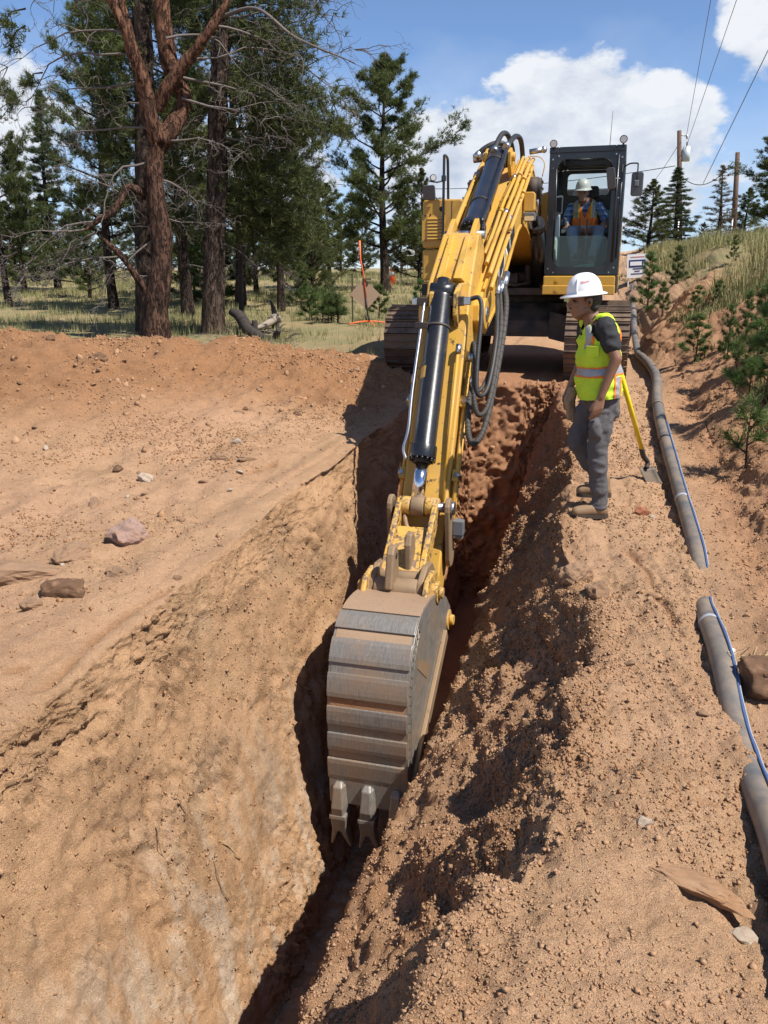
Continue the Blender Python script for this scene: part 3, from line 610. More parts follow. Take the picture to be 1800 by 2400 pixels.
# extinguisher and number plate decals beside the lower cabinet
mb = MB(); mb.cyl(E(-1.13, .95, 1.20), E(-1.13, .95, 1.46), .05, k=16); fx = mb.build('fire_extinguisher', M_RED, exc); tag(fx, 'red fire extinguisher strapped beside the cabinet')
mb = MB(); mb.tube([E(-1.13, .95, 1.46), E(-1.13, .95, 1.50)], .018); mb.box(-1.19, -1.08, -.97, -.93, 1.50, 1.53); mb.build('valve_head', M_DARK, fx)
mb = MB(); mb.cyl(E(-1.13, .95, 1.335), E(-1.13, .95, 1.365), .054, k=16); mb.build('strap', M_DARK, fx)
mb = MB(); mb.tube([E(-1.13 + .0515 * math.cos(a), .95 + .0515 * math.sin(a), 1.41) for a in (R_(40), R_(90), R_(140))], .0015); mb.hexa([E(-1.16, 1.001, 1.38), E(-1.10, 1.001, 1.38), E(-1.10, .997, 1.38), E(-1.16, .997, 1.38), E(-1.16, 1.001, 1.44), E(-1.10, 1.001, 1.44), E(-1.10, .997, 1.44), E(-1.16, .997, 1.44)]); mb.build('label', M_WHITE, fx)
# ---- cab
A0, A1, BF, BR, C0, C1 = .42, 1.385, 1.35, -.42, 1.34, 2.93
beam = MB(); beam.prism(rrect(.405, 1.36, 1.08, 1.205, .015), fF, 1.2, 1.385); beam.prism(rrect(.415, 1.355, 1.20, 1.325, .015), fF, 1.2, 1.37); beam = beam.build('cab_beam', M_YEL, exc, .012)
mb = MB(); mb.cyl(E(.60, 1.38, 1.14), E(.60, 1.392, 1.14), .03, k=6); mb.build('bolt', M_YEL, beam)
mb = MB(); mb.cyl(E(.60, 1.365, 1.265), E(.60, 1.378, 1.265), .028, k=6); mb.build('bolt', M_YEL, beam)
mb = MB(); mb.box(A0, A1, -1.2, .42, 1.10, 1.33); mb.build('cab_platform', M_DARK, exc, .01)
mb = MB(); outer = rrect(A0, A1 - .005, C0, C1 - .03, .03, 6); inner = rrect(A0 + .095, A1 - .155, C0 + .10, C1 - .14, .13, 6); ring_prism(mb, outer, inner, fF, BF - .07, BF)
mb.box(A0 + .002, A0 + .05, -BF + .07, .42, C0, 1.9); mb.box(A0 + .002, A0 + .05, -.60, -.52, 1.9, C1 - .06); mb.box(A0 + .002, A0 + .05, .34, .42, 1.9, C1 - .06)
mb.box(A1 - .06, A1, -BF + .072, .42, C0, 1.75); mb.box(A1 - .06, A1, -.35, -.27, 1.75, C1 - .06); mb.box(A1 - .06, A1, .34, .42, 1.75, C1 - .06)
cab = mb.build('cab_frame', M_BLK, exc, .012); tag(cab, 'black operator cab with open front window')
mb = MB(); mb.box(A0 - .005, A0 + .12, -1.355, .42, C1 - .07, C1 + .01); mb.box(A1 - .13, A1, -1.355, .42, C1 - .07, C1 + .01); mb.box(A0 + .12, A1 - .13, -1.355, -1.22, C1 - .07, C1 + .01); mb.box(A0 + .12, A1 - .13, -.02, .42, C1 - .07, C1 + .01); mb.build('roof', M_BLK, cab, .012)
mb = MB(); mb.box(A0 + .10, A1 - .11, -1.24, .0, C1 - .02, C1 - .012); mb.build('roof_window', M_GLASS2, cab)
mb = MB(); mb.box(A0 + .05, A1 - .06, -BF + .08, .40, C0 - .01, C0 + .04); mb.build('floor', M_DGREY, cab)
mb = MB(); ring_prism(mb, rrect(A0 + .05, A1 - .06, C0 + .04, C1 - .075, .02, 6), rrect(A0 + .13, A1 - .22, 2.50, 2.81, .06, 6), fF, BR, BR + .05); mb.build('rear_wall', M_DGREY, cab)
mb = MB(); mb.box(A0 + .12, A1 - .21, .395, .40, 2.49, 2.82); mb.build('rear_window', M_GLASS2, cab)
mb = MB(); mb.box(A0 + .015, A0 + .022, -.52, .34, 1.9, C1 - .08); mb.box(A0 + .015, A0 + .022, -BF + .08, -.6, 1.9, C1 - .08); mb.build('side_window', M_GLASS2, cab)
mb = MB(); mb.box(A1 - .03, A1 - .024, -BF + .08, -.36, 1.76, C1 - .08); mb.box(A1 - .03, A1 - .024, -.26, .33, 1.76, C1 - .08); mb.build('door_window', M_GLASS2, cab)
mb = MB(); mb.prism(rrect(A0 + .08, A1 - .14, C0 + .085, C0 + .50, .10, 6), fF, BF - .045, BF - .038); mb.build('lower_windscreen', M_GLASS, cab)
mb = MB(); mb.tube([E(A0 + .10, BF - .03, 1.46), E(A0 + .11, BF - .02, 2.1), E(A0 + .09, BF - .02, 2.75)], .012); mb.box(A0 + .07, A0 + .13, -BF - .02, -BF + .0, 2.05, 2.17); mb.build('window_rail', M_BLK, cab)
mb = MB(); mb.tube([E(A1 - .09, BF + .02, 1.5), E(A1 - .09, BF + .02, 2.82)], .016); mb.tube([E(A1 - .04, BF + .012, 1.55), E(A1 - .035, BF + .012, 2.7)], .012); mb.build('grab_rail', M_BLK, cab)
for a, c in ((A0 + .045, C1 + .055), (A1 - .045, C1 + .075)):
    mb = MB(); mb.cyl(E(a, BF - .02, c), E(a, BF + .045, c - .01), .045, .05, 16); mb.box(a - .012, a + .012, -BF - .005, -BF + .03, C1 - .03, c - .02); lm = mb.build('work_lamp', M_BLK, cab)
    mb = MB(); mb.cyl(E(a, BF + .045, c - .01), E(a, BF + .05, c - .011), .040, k=16); mb.build('lamp_lens', M_LAMP, lm)
    bolts(cab, [E(a + (.075 if a < 1 else -.075), BF, C1 - .10), E(a, BF, C1 - .14)], (0, -1, 0), .011, .008, M_STEEL)
bolts(cab, [E(A0 + .045, BF, 1.42), E(A1 - .06, BF, 1.43), E(A1 - .12, BF, 1.37), E(A0 + .12, BF, 1.37), E(A1 - .06, BF, 2.3)], (0, -1, 0), .010, .007, M_STEEL)
mb = MB(); mb.tube(curve([E(A1 - .03, BF - .02, 2.66), E(A1 + .05, BF + .05, 2.70), E(A1 + .14, BF + .07, 2.70), E(A1 + .155, BF + .07, 2.68), E(A1 + .155, BF + .07, 2.50)], 4), .009); mb.build('mirror_arm', M_BLK, cab)
mb = MB(); mb.prism(rrect(A1 + .085, A1 + .235, 2.31, 2.60, .035), lambda u, v, h: E(u, h + (u - A1 - .16) * .25, v), BF + .02, BF + .065); mb.box(A1 + .12, A1 + .18, -BF - .095, -BF - .06, 2.42, 2.50); mb.build('mirror', M_MIRROR, cab, .012)
mb = MB(); mb.prism(rrect(-.055, .055, 2.40, 2.66, .03), lambda u, v, h: E(A1 - .175 + u + (2.6 - v) * .14, BF + .05 + h + u * .6, v), 0, .04); mb.tube([E(A1 - .15, BF + .05, 2.53), E(A1 - .05, BF + .01, 2.53)], .01); mb.build('mirror', M_MIRROR, cab, .01)
mb = MB(); mb.tube([E(A0 + .72, .2, C1), E(A0 + .735, .2, C1 + .62)], [.006, .003], 6); mb.build('antenna', M_DARK, cab)
# cab interior
mb = MB(); mb.prism([(-.15, 1.72), (.42, 1.74), (.46, 1.82), (.40, 1.86), (-.15, 1.84)], fE, .66, 1.14); mb.prism([(-.30, 1.80), (-.14, 1.82), (-.20, 2.42), (-.30, 2.44)], fE, .68, 1.12); mb.prism([(-.32, 2.44), (-.2, 2.44), (-.22, 2.62), (-.32, 2.62)], fE, .78, 1.02); mb.box(.72, 1.08, -.30, .10, 1.38, 1.72); mb.build('operator_seat', M_SEAT, cab, .04, 3)
mb = MB(); mb.prism([(.05, 1.82), (.50, 1.86), (.56, 1.92), (.50, 1.98), (.05, 1.93)], fE, 1.13, 1.25); mb.tube(curve([E(1.19, .46, 1.95), E(1.19, .48, 2.05), E(1.185, .49, 2.13)], 3), [.04, .03, .03, .03, .03, .025, .03], 10); mb.build('joystick_console', M_DGREY, cab, .02)
mb = MB(); mb.prism([(.05, 1.82), (.50, 1.86), (.56, 1.92), (.50, 1.98), (.05, 1.93)], fE, .55, .66); mb.tube(curve([E(.60, .46, 1.95), E(.60, .48, 2.05), E(.60, .49, 2.13)], 3), [.04, .03, .03, .03, .03, .025, .03], 10); mb.build('joystick_console', M_DGREY, cab, .02)
mb = MB(); mb.prism([(.55, 1.38), (1.0, 1.40), (1.16, 1.55), (1.14, 1.80), (1.05, 2.10), (.95, 2.22), (.85, 2.20), (.80, 1.9), (.55, 1.6)], fE, .475, .56); mb.build('side_console', M_GREYP, cab, .03, 3)
mb = MB(); mb.prism(rrect(.485, .60, 2.13, 2.37, .02), lambda u, v, h: E(u, h + (u - .5) * .8, v), .98, 1.02); mn = mb.build('monitor', M_GREYP, cab, .008); mb = MB(); mb.prism(rrect(.505, .585, 2.16, 2.345, .01), lambda u, v, h: E(u, h + (u - .5) * .8, v), 1.02, 1.024); mb.build('monitor_screen', M_DGREY, mn)
mb = MB()
for a in (.83, .93): mb.tube(curve([E(a, .95, 1.40), E(a, 1.0, 1.75), E(a, .93, 2.02), E(a, .93, 2.08)], 4), .011); mb.hexa([E(a - .045, 1.03, 1.39), E(a + .045, 1.03, 1.39), E(a + .045, .88, 1.39), E(a - .045, .88, 1.39), E(a - .045, 1.06, 1.43), E(a + .045, 1.06, 1.43), E(a + .045, .88, 1.47), E(a - .045, .88, 1.47)])
mb.build('travel_levers', M_DGREY, cab)
mb = MB(); mb.prism(rrect(1.10, 1.24, 1.90, 2.28, .05), fF, -.30, -.25); mb.build('bottle_rack', plain('pale_green_plastic', (.20, .34, .27), .5), cab)
mb = MB(); mb.box(A0 + .1, A1 - .17, -1.22, -1.0, 1.38, 1.40); mb.build('floor_mat', M_DGREY, cab)
mb = MB(); mb.cyl(E(.87, 1.12, 1.44), E(1.06, 1.14, 1.445), .035, k=16); mb.cyl(E(.80, 1.115, 1.44), E(.87, 1.12, 1.44), .022, k=12); bt = mb.build('water_bottle', plain('teal_bottle', (.10, .34, .36), .35), None)
bt.parent = exc; tag(bt, 'teal drinks bottle lying on the cab floor')
# ---- left hand structures between boom and cab
mb = MB(); mb.box(.30, .415, -.95, -.30, 1.98, 2.42); mb.prism([(.30, 1.98), (.415, 1.98), (.415, 1.80), (.36, 1.78)], fF, .3, .95); mb.build('frame_bracket', M_YEL, exc, .01)
mb = MB(); mb.box(.335, .36, -1.0, -.93, 1.15, 1.8); mb.tube([E(.37, 1.0, 1.2), E(.38, 1.0, 1.7), E(.36, .9, 2.0)], .018); mb.build('frame_post', M_TRK_IN, exc)
# ---- boom
BW = .255
mb = MB(); bp = [(-.12, 1.9), (.9, 2.36), (1.75, 2.60), (2.35, 2.62), (2.95, 2.36), (5.5, 1.14), (5.68, 1.04), (5.70, .90), (5.58, .80), (5.40, .79), (4.69, 1.0), (3.45, 1.65), (3.1, 1.82), (2.75, 1.91), (2.35, 1.90), (1.7, 1.78), (.3, 1.48), (-.1, 1.55), (-.2, 1.72)]
mb.prism(bp, fE, -BW, BW); boom = mb.build('boom', M_YEL, exc, .012)
for s in (-1, 1):        # flange edges of the boom box
    mb = MB(); pts = [(.0, 1.98), (.9, 2.385), (1.75, 2.625), (2.35, 2.645), (2.97, 2.385), (5.48, 1.18)]
    mb.prism(pts + [(p[0] - .01, p[1] - .025) for p in pts[::-1]], fE, s * BW - .012, s * BW + .012); mb.build('boom_flange', M_YEL, boom)
    mb = MB(); pts = [(5.40, .775), (4.69, .985), (3.45, 1.635), (3.1, 1.805), (2.75, 1.895), (2.35, 1.885), (1.7, 1.765)]
    mb.prism(pts + [(p[0] + .01, p[1] + .025) for p in pts[::-1]], fE, s * BW - .014, s * BW + .014); mb.build('boom_flange', M_YEL, boom)
    mb = MB(); mb.cyl(E(s * .24, 5.55, .96), E(s * .30, 5.55, .96), .14, k=24); mb.build('boom_tip_boss', M_YEL, boom, .01)
    mb = MB(); mb.cyl(E(s * .255, 2.45, 2.33), E(s * .44, 2.45, 2.33), .12, k=24); pb = mb.build('lift_cylinder_pin', M_DARK, boom, .01)
    bolts(pb, [E(s * .44, 2.45 + .085 * math.cos(q * PI / 3), 2.33 + .085 * math.sin(q * PI / 3)) for q in range(6)], (s, 0, 0), .016, .015)
    p0 = E(s * .34, .85, 1.22); p1 = E(s * .34, 2.45, 2.33); d = (p1 - p0).normalized()
    mb = MB(); mb.cyl(p0, p0 + d * 1.28, .095, k=20); mb.cyl(p0 + d * 1.2, p0 + d * 1.32, .11, k=20); lc = mb.build('lift_cylinder', M_BLK, exc)
    mb = MB(); mb.cyl(p0 + d * 1.32, p1 - d * .1, .055, k=16); mb.build('lift_rod', M_CHROME, lc); mb = MB(); mb.cyl(p1 + E(-s * .06, 0, 0), p1 + E(s * .06, 0, 0), .13, k=18); mb.build('lift_rod_eye', M_DARK, lc)
mb = MB(); mb.cyl(E(-.31, 5.55, .96), E(.31, 5.55, .96), .065, k=16); mb.build('boom_tip_pin', M_STEEL, boom)
# boom plate with lettering on the operator's side
du = Vector((5.3 - 3.2, 0)); 
def boom_side(s, n, a=BW + .004):     # s along the front half of the boom from its tip end, n across
    b0, c0, b1, c1 = 4.86, 1.16, 3.0, 2.12; L = math.hypot(b1 - b0, c1 - c0); ub, uc = (b1 - b0) / L, (c1 - c0) / L
    return E(a, b0 + ub * s + -uc * -n * -1 * -1, c0 + uc * s + -ub * n * 1)
mb = MB(); mb._add([boom_side(.12, -.135), boom_side(1.55, -.135), boom_side(1.55, .135), boom_side(.12, .135)], [(0, 1, 2, 3)]); plate = mb.build('maker_plate', M_BLKDEC, boom)
def text_mesh(txt, size, mat, depth=.0):
    cu = bpy.data.curves.new('lettering', 'FONT'); cu.body = txt; cu.size = size; cu.align_x = 'LEFT'; cu.extrude = depth; cu.resolution_u = 3
    o = bpy.data.objects.new('lettering', cu); COL.objects.link(o); dg = bpy.context.evaluated_depsgraph_get(); me = bpy.data.meshes.new_from_object(o.evaluated_get(dg)); bpy.data.objects.remove(o); bpy.data.curves.remove(cu)
    me.materials.clear(); me.materials.append(mat); return me
tm = text_mesh('CAT', .27, M_WHITE); V = np.empty(len(tm.vertices) * 3, np.float32); tm.vertices.foreach_get('co', V); V = V.reshape(-1, 3)
wx = V[:, 0].max(); W = np.array([boom_side(.25 + 1.05 * v[0] / wx, v[1] - .1, BW + .007)[:] for v in V], np.float32); tm.vertices.foreach_set('co', W.ravel()); tm.update(); obj('lettering', tm, boom)
mb = MB(); mb._add([boom_side(.66, -.10, BW + .009), boom_side(.96, -.10, BW + .009), boom_side(.81, .02, BW + .009)], [(0, 1, 2)]); mb.build('logo_triangle', plain('decal_yellow', (.70, .40, .03), .5), boom)
mb = MB(); mb._add([boom_side(.12, .14), boom_side(1.55, .14), boom_side(1.55, .165), boom_side(.12, .165)], [(0, 1, 2, 3)]); mb.build('red_stripe', M_RED, boom)
# stick cylinder along the top of the boom
def hyd(p0, p1, r, frac, name, parent, rod_r=None, head=1.18):
    d = (p1 - p0).normalized(); L = (p1 - p0).length; q = p0 + d * L * frac
    mb = MB(); mb.tube([p0, p0 + d * .02, q - d * .14, q - d * .139, q - d * .03, q - d * .029], [r, r, r, r * head, r * head, r * head * .98], 28); c = mb.build(name, M_BLK, parent, .004)
    mb = MB(); mb.tube([q - d * .03, q + d * .01], [r * .74, r * .72], 24); mb.build('cylinder_gland', M_DARK, c)
    mb = MB(); mb.cyl(q, p1 - d * .06, rod_r or r * .6, k=22); mb.build('cylinder_rod', M_CHROME, c)
    o = d.orthogonal().normalized(); o2 = d.cross(o)
    for i in range(14):
        a = 2 * PI * i / 14; pp = q - d * .03 + (o * math.cos(a) + o2 * math.sin(a)) * r * head * .88; mb = MB(); mb.cyl(pp, pp + d * .022, .0135, k=6); mb.build('gland_bolt', M_BLK, c)
    return c, d, q
sc0, sc1 = E(-.01, 3.10, 2.60), E(-.01, 5.03, 1.50)
sc, d, q = hyd(sc0, sc1, .108, .82, 'stick_cylinder', exc)
mb = MB(); mb.cyl(sc1 + E(-.075, 0, 0), sc1 + E(.075, 0, 0), .085, k=20); mb.build('rod_eye', M_RUSTY, sc)
mb = MB(); mb.prism([(2.45, 2.50), (2.85, 2.35), (3.08, 2.52), (3.10, 2.66), (2.98, 2.72), (2.8, 2.68)], fE, -.16, -.12); mb.prism([(2.45, 2.50), (2.85, 2.35), (3.08, 2.52), (3.10, 2.66), (2.98, 2.72), (2.8, 2.68)], fE, .10, .14); mb.cyl(E(-.19, 2.99, 2.62), E(.18, 2.99, 2.62), .05); mb.build('cylinder_bracket', M_YEL, boom, .008)
mb = MB(); mb.cyl(E(-.115, 2.99, 2.62), E(.095, 2.99, 2.62), .115, k=20); mb.build('cylinder_eye', M_BLK, sc, .006)
mb = MB(); mb.tube([sc0 + d * .2, sc0 + d * .23], .114, 28); mb.tube([q - d * .6, q - d * .58], .112, 28); mb.build('cylinder_band', M_BLKM, sc)
# black pipe riding on the cylinder's right side
off = E(.115, .06, .10)
mb = MB(); mb.tube(curve([sc0 + off + d * -.08, sc0 + off + d * .3, sc0 + off + d * 1.2, sc0 + off + d * 1.48, q + off * .85 - d * .04], 6), .022, 10); mb.build('cylinder_pipe', M_BLK, sc)
# hoses over the top of the boom
for pts, r, m, nm in (([E(-.03, 3.22, 2.66), E(-.02, 3.05, 2.78), E(.0, 2.8, 2.90), E(.03, 2.55, 2.91), E(.06, 2.35, 2.78), E(.06, 2.3, 2.62)], .030, M_RUB, 'boom_hose'),
                      ([E(.10, 3.2, 2.70), E(.12, 2.95, 2.80), E(.14, 2.7, 2.88), E(.17, 2.5, 2.87), E(.18, 2.35, 2.75), E(.18, 2.3, 2.62)], .030, M_RUB, 'boom_hose'),
                      ([E(-.36, 2.42, 2.72), E(-.28, 2.4, 2.80), E(-.16, 2.36, 2.86), E(-.06, 2.3, 2.86), E(-.01, 2.2, 2.78), E(.0, 2.05, 2.62)], .034, M_RUB, 'boom_hose')):
    mb = MB(); mb.tube(curve(pts, 6), r, 12); h = mb.build(nm, m, boom)
    mb = MB(); p = Vector(pts[0]); dd = (Vector(pts[1]) - p).normalized(); mb.cyl(p - dd * .03, p + dd * .05, r * 1.35, k=12); mb.build('hose_fitting', M_STEEL, h)
mb = MB(); mb.cyl(E(-.42, 2.32, 2.70), E(-.27, 2.32, 2.71), .045, k=14); mb.build('hose_elbow', M_STEEL, boom, .006)
mb = MB(); mb.cyl(E(.26, 2.3, 2.76), E(.42, 2.3, 2.78), .032, k=14); mb.ball(E(.43, 2.3, 2.78), .04); mb.build('hose_elbow', M_STEEL, boom)
mb = MB(); mb.tube(curve([E(.28, 2.4, 2.70), E(.40, 2.42, 2.68), E(.46, 2.44, 2.60), E(.44, 2.45, 2.46)], 5), .006, 6); mb.build('grease_line', M_YEL, boom)
# yellow pressure pipes along both sides of the boom
def boom_top(b): return np.interp(b, [1.75, 2.35, 2.95, 5.5], [2.62, 2.64, 2.38, 1.16])
def pipe_run(a0, a1, h, r, b0=2.2, b1=5.05, wob=0):
    pts = []
    for i in range(8):
        t_ = i / 7; b = b0 + (b1 - b0) * t_; pts.append(E(a0 + (a1 - a0) * t_ + wob * math.sin(t_ * 9), b, boom_top(b) + h + .015 * math.sin(t_ * 7 + a0 * 9)))
    mb = MB(); mb.tube(curve(pts, 4), r, 10); return mb.build('pressure_pipe', M_YEL, boom)
for a0, a1, h, r, b0, b1 in ((.19, .16, .06, .020, 2.3, 4.95), (.245, .22, .07, .022, 2.15, 5.15), (.30, .275, .05, .024, 2.2, 5.3), (.31, .30, -.05, .022, 2.35, 5.35), (.15, .13, .02, .016, 2.4, 4.6), (-.27, -.24, .07, .028, 2.3, 4.8), (-.20, -.19, .05, .020, 2.35, 4.7), (-.31, -.29, -.02, .018, 2.5, 4.6)):
    pr = pipe_run(a0, a1, h, r, b0, b1, .012 if r < .021 else 0)
    for t_ in (.28, .62):
        b = b0 + (b1 - b0) * t_; p = E(a0 + (a1 - a0) * t_, b, boom_top(b) + h); mb = MB(); mb.cyl(p + E(0, -.035, .017), p + E(0, .035, -.017), r * 1.28, k=12); mb.build('pipe_coupling', M_STEEL if (t_ > .5) == (a0 > .2) else M_YEL, pr)
for b in (2.75, 3.5, 4.3):
    mb = MB(); c = boom_top(b); mb.box(.12, .335, -b - .03, -b + .03, c + .005, c + .035); mb.box(-.325, -.17, -b - .03, -b + .03, c + .005, c + .035); mb.build('pipe_clamp', M_YEL, boom, .005)
# boom work lamp
mb = MB(); mb.prism(rrect(.28, .42, 1.93, 2.03, .02), fF, 2.75, 2.86); lm = mb.build('boom_lamp', M_MIRROR, boom, .015); mb = MB(); mb.prism(rrect(.295, .405, 1.935, 1.985, .012), fF, 2.86, 2.866); mb.build('lamp_lens', plain('amber_lens', (.62, .48, .28), .25), lm)
mb = MB(); mb.prism(rrect(.27, .40, 2.04, 2.26, .03), fF, 2.66, 2.8); mb.build('lamp_guard', M_YEL, boom, .012)
# ---- stick
TP = (5.55, .96); eb, ec = .517, -.856; nb, nc = .856, .517
def S(s, n, a): return E(a, TP[0] + eb * s + nb * n, TP[1] + ec * s + nc * n)
def loft(mb, secs):          # each section: s, n_back, n_front, half width back, half width front
    vs = []; fs = []
    for s, n0, n1, w0, w1 in secs: vs += [S(s, n0, -w0), S(s, n0, w0), S(s, n1, w1), S(s, n1, -w1)]
    for i in range(len(secs) - 1):
        for k in range(4): fs.append((i * 4 + k, i * 4 + (k + 1) % 4, i * 4 + 4 + (k + 1) % 4, i * 4 + 4 + k))
    k = len(vs) - 4; fs += [(3, 2, 1, 0), (k, k + 1, k + 2, k + 3)]; return mb._add(vs, fs)
mb = MB(); loft(mb, [(-.86, -.22, -.02, .155, .155), (-.74, -.24, .14, .17, .17), (-.1, -.26, .34, .195, .195), (.35, -.24, .31, .20, .20), (2.45, -.13, .13, .19, .19), (2.72, -.12, .10, .19, .19)]); stick = mb.build('stick', M_YELS, exc, .016)
for a in (-.075, .075):
    mb = MB(); vs = [S(-.70, .15, a - .035), S(-.70, .15, a + .035), S(-.12, .335, a + .06), S(-.12, .335, a - .06), S(-.70, .185, a - .022), S(-.70, .185, a + .022), S(-.12, .40, a + .035), S(-.12, .40, a - .035)]; mb.hexa(vs); mb.build('stick_rib', M_YELS, stick, .006)
for a in (-.12, .10):
    mb = MB(); mb.prism([(-.80, -.06), (-.98, -.10), (-1.0, .0), (-.92, .05), (-.72, .15)], lambda s, n, h: S(s, n, h), a - .022, a + .022); mb.build('nose_lug', M_YEL, stick, .006)
mb = MB(); mb.cyl(S(-.84, -.03, -.19), S(-.84, -.03, .19), .04); mb.build('nose_pin', M_STEEL, stick)
mb = MB()
for a in (-.125, .085): mb.prism([(-.12, .33), (.32, .31), (.26, .44), (.1, .52), (-.02, .44)], lambda s, n, h: S(s, n, h), a, a + .04)
mb.build('cylinder_lug', M_YELW, stick, .008)
mb = MB(); mb.cyl(S(2.72, 0, -.23), S(2.72, 0, .23), .13, k=24); mb.build('stick_end_boss', M_YELW, stick, .01)
# bucket cylinder on the stick's outer face
bc0, bc1 = S(.08, .43, -.03), S(1.93, .31, -.03)
bc, d, q = hyd(bc0, bc1, .098, .80, 'bucket_cylinder', exc, .058, 1.14)
mb = MB(); mb.cyl(bc0 - d * .16, bc0 + d * .02, .058, .085, k=18); mb.cyl(bc0 - d * .05 + E(-.1, 0, 0), bc0 - d * .05 + E(.1, 0, 0), .075, k=18); mb.build('cylinder_eye', M_BLK, bc)
mb = MB(); mb.tube([bc0 + d * .28, bc0 + d * .30], .1035, 28); mb.build('cylinder_band', M_BLKM, bc)
mb = MB(); pA = bc0 + d * .72; nn = E(0, nb, nc); sd = E(1, 0, 0); vs = []
for i in range(5):
    a = R_(-25 - 12 * i); r = (nn * math.cos(a) + sd * math.sin(a)) * .0995; vs += [pA + r - d * .05, pA + r + d * .055]
mb._add(vs, [(2 * i, 2 * i + 2, 2 * i + 3, 2 * i + 1) for i in range(4)]); mb.build('warning_label', plain('label_yellow', (.62, .36, .08), .5), bc)
mb = MB(); o1 = E(-.135, .05, .03); mb.tube(curve([bc0 + d * .02 + E(-.14, .02, .0), bc0 + o1 + d * .15, bc0 + o1 + d * .3, bc0 + o1 * 1.05 + d * .9, bc0 + o1 + d * 1.22, bc0 + E(-.16, .05, 0) + d * 1.36, bc0 + E(-.13, .03, 0) + d * 1.46], 5), .014, 10); mb.build('cylinder_pipe', M_STEEL, bc)
mb = MB(); M4 = Matrix.Translation(bc0 + d * .05); mb.box(.07, .20, -.05, .03, -.03, .05, M4); mb.box(-.20, -.07, -.06, .02, -.03, .04, M4); mb.build('port_block', M_DARK, bc, .008)
mb = MB(); mb.box(.20, .26, -.045, .02, -.022, .045, M4); mb.box(-.25, -.20, -.05, .015, -.025, .035, M4); mb.build('port_fitting', M_STEEL, bc, .008)
mb = MB(); p = bc0 + d * .3 + o1; mb.box(-.05, .06, -.03, .03, -.02, .03, Matrix.Translation(p)); mb.build('pipe_clamp', M_BLKM, bc, .005)
# pipes down the stick
for a, n0, n1, s0, s1, r in ((.235, .20, .10, .55, 2.2, .018), (.235, .12, .03, .75, 2.35, .018), (.155, .345, .20, .55, 1.85, .014), (-.235, .16, .06, .75, 2.0, .018)):
    mb = MB(); mb.tube([S(s0, n0, a), S((s0 + s1) / 2, (n0 + n1) / 2 + .01, a), S(s1, n1, a)], r, 10); pr = mb.build('stick_pipe', M_YEL, stick)
    mb = MB(); mb.cyl(S(s0 - .06, n0 + .005, a), S(s0 + .02, n0, a), r * 1.8, k=8); mb.build('pipe_fitting', M_STEEL, pr)
for s in (.95, 1.6):
    for sd_ in (-1, 1):
        mb = MB(); n = .30 - .08 * s; vs = [S(s - .05, n - .1, sd_ * .20), S(s + .05, n - .1, sd_ * .20), S(s + .05, n - .1, sd_ * .255), S(s - .05, n - .1, sd_ * .255), S(s - .05, n + .0, sd_ * .20), S(s + .05, n + .0, sd_ * .20), S(s + .05, n + .0, sd_ * .255), S(s - .05, n + .0, sd_ * .255)]; mb.hexa(vs); cl = mb.build('pipe_bracket', M_YEL, stick, .005)
        mb = MB(); mb.cyl(S(s, n + .02, sd_ * .235), S(s, n - .05, sd_ * .262), .022, k=8); mb.build('clamp_nut', M_STEEL, cl)
# hose loops from the boom tip to the stick
for i, (pts, r, m) in enumerate((([S(.10, .43, .22), S(.10, .44, .30), S(.25, .42, .33), S(.7, .36, .335), S(.92, .3, .36), S(.8, .2, .42), S(.3, .1, .43), S(-.25, -.1, .36)], .024, M_RUB),
                                  ([S(.55, .2, .24), S(.42, .24, .26), S(.6, .3, .3), S(.95, .3, .33), S(1.08, .24, .38), S(.9, .16, .44), S(.2, .04, .45), S(-.3, -.16, .38)], .026, M_HOSE),
                                  ([S(.78, .13, .26), S(.9, .18, .27), S(1.22, .22, .30), S(1.32, .2, .36), S(1.1, .14, .43), S(.4, .04, .47), S(-.1, -.06, .46), S(-.4, -.2, .40)], .031, M_HOSE),
                                  ([S(.5, .1, .24), S(.7, .2, .28), S(.85, .2, .34), S(.6, .1, .4), S(0, 0, .40), S(-.35, -.2, .34)], .020, M_RUB))):
    r *= .8; mb = MB(); mb.tube(curve(pts, 7), r, 12); h = mb.build('loop_hose', m, exc)
    mb = MB(); p = S(-.3 - .03 * i, -.16, .40 - .02 * i) if i else Vector(pts[-1]); p = Vector(pts[-1]); mb.cyl(p, p + E(0, -.12, .12), r * 1.3, k=12); mb.build('hose_fitting', M_STEEL, h)
    if m is M_HOSE:
        cp = curve(pts, 16); mb = MB()
        for j in range(6, len(cp) - 4, 2): mb.tube([cp[j] - (cp[j + 1] - cp[j - 1]).normalized() * .004, cp[j] + (cp[j + 1] - cp[j - 1]).normalized() * .004], r * 1.1, 10)
        tag(mb.build('hose_guard_rib', M_HOSE, h), kind='stuff')
mb = MB(); mb.box(-.045, .045, -.045, .05, -.075, .05, Matrix.Translation(S(2.02, .12, .30))); mb.box(-.03, .035, -.03, .03, -.11, -.07, Matrix.Translation(S(2.02, .12, .30))); mb.build('valve_block', paint('grey_valve', (.13, .14, .15), .5, dust=.3), stick, .008)
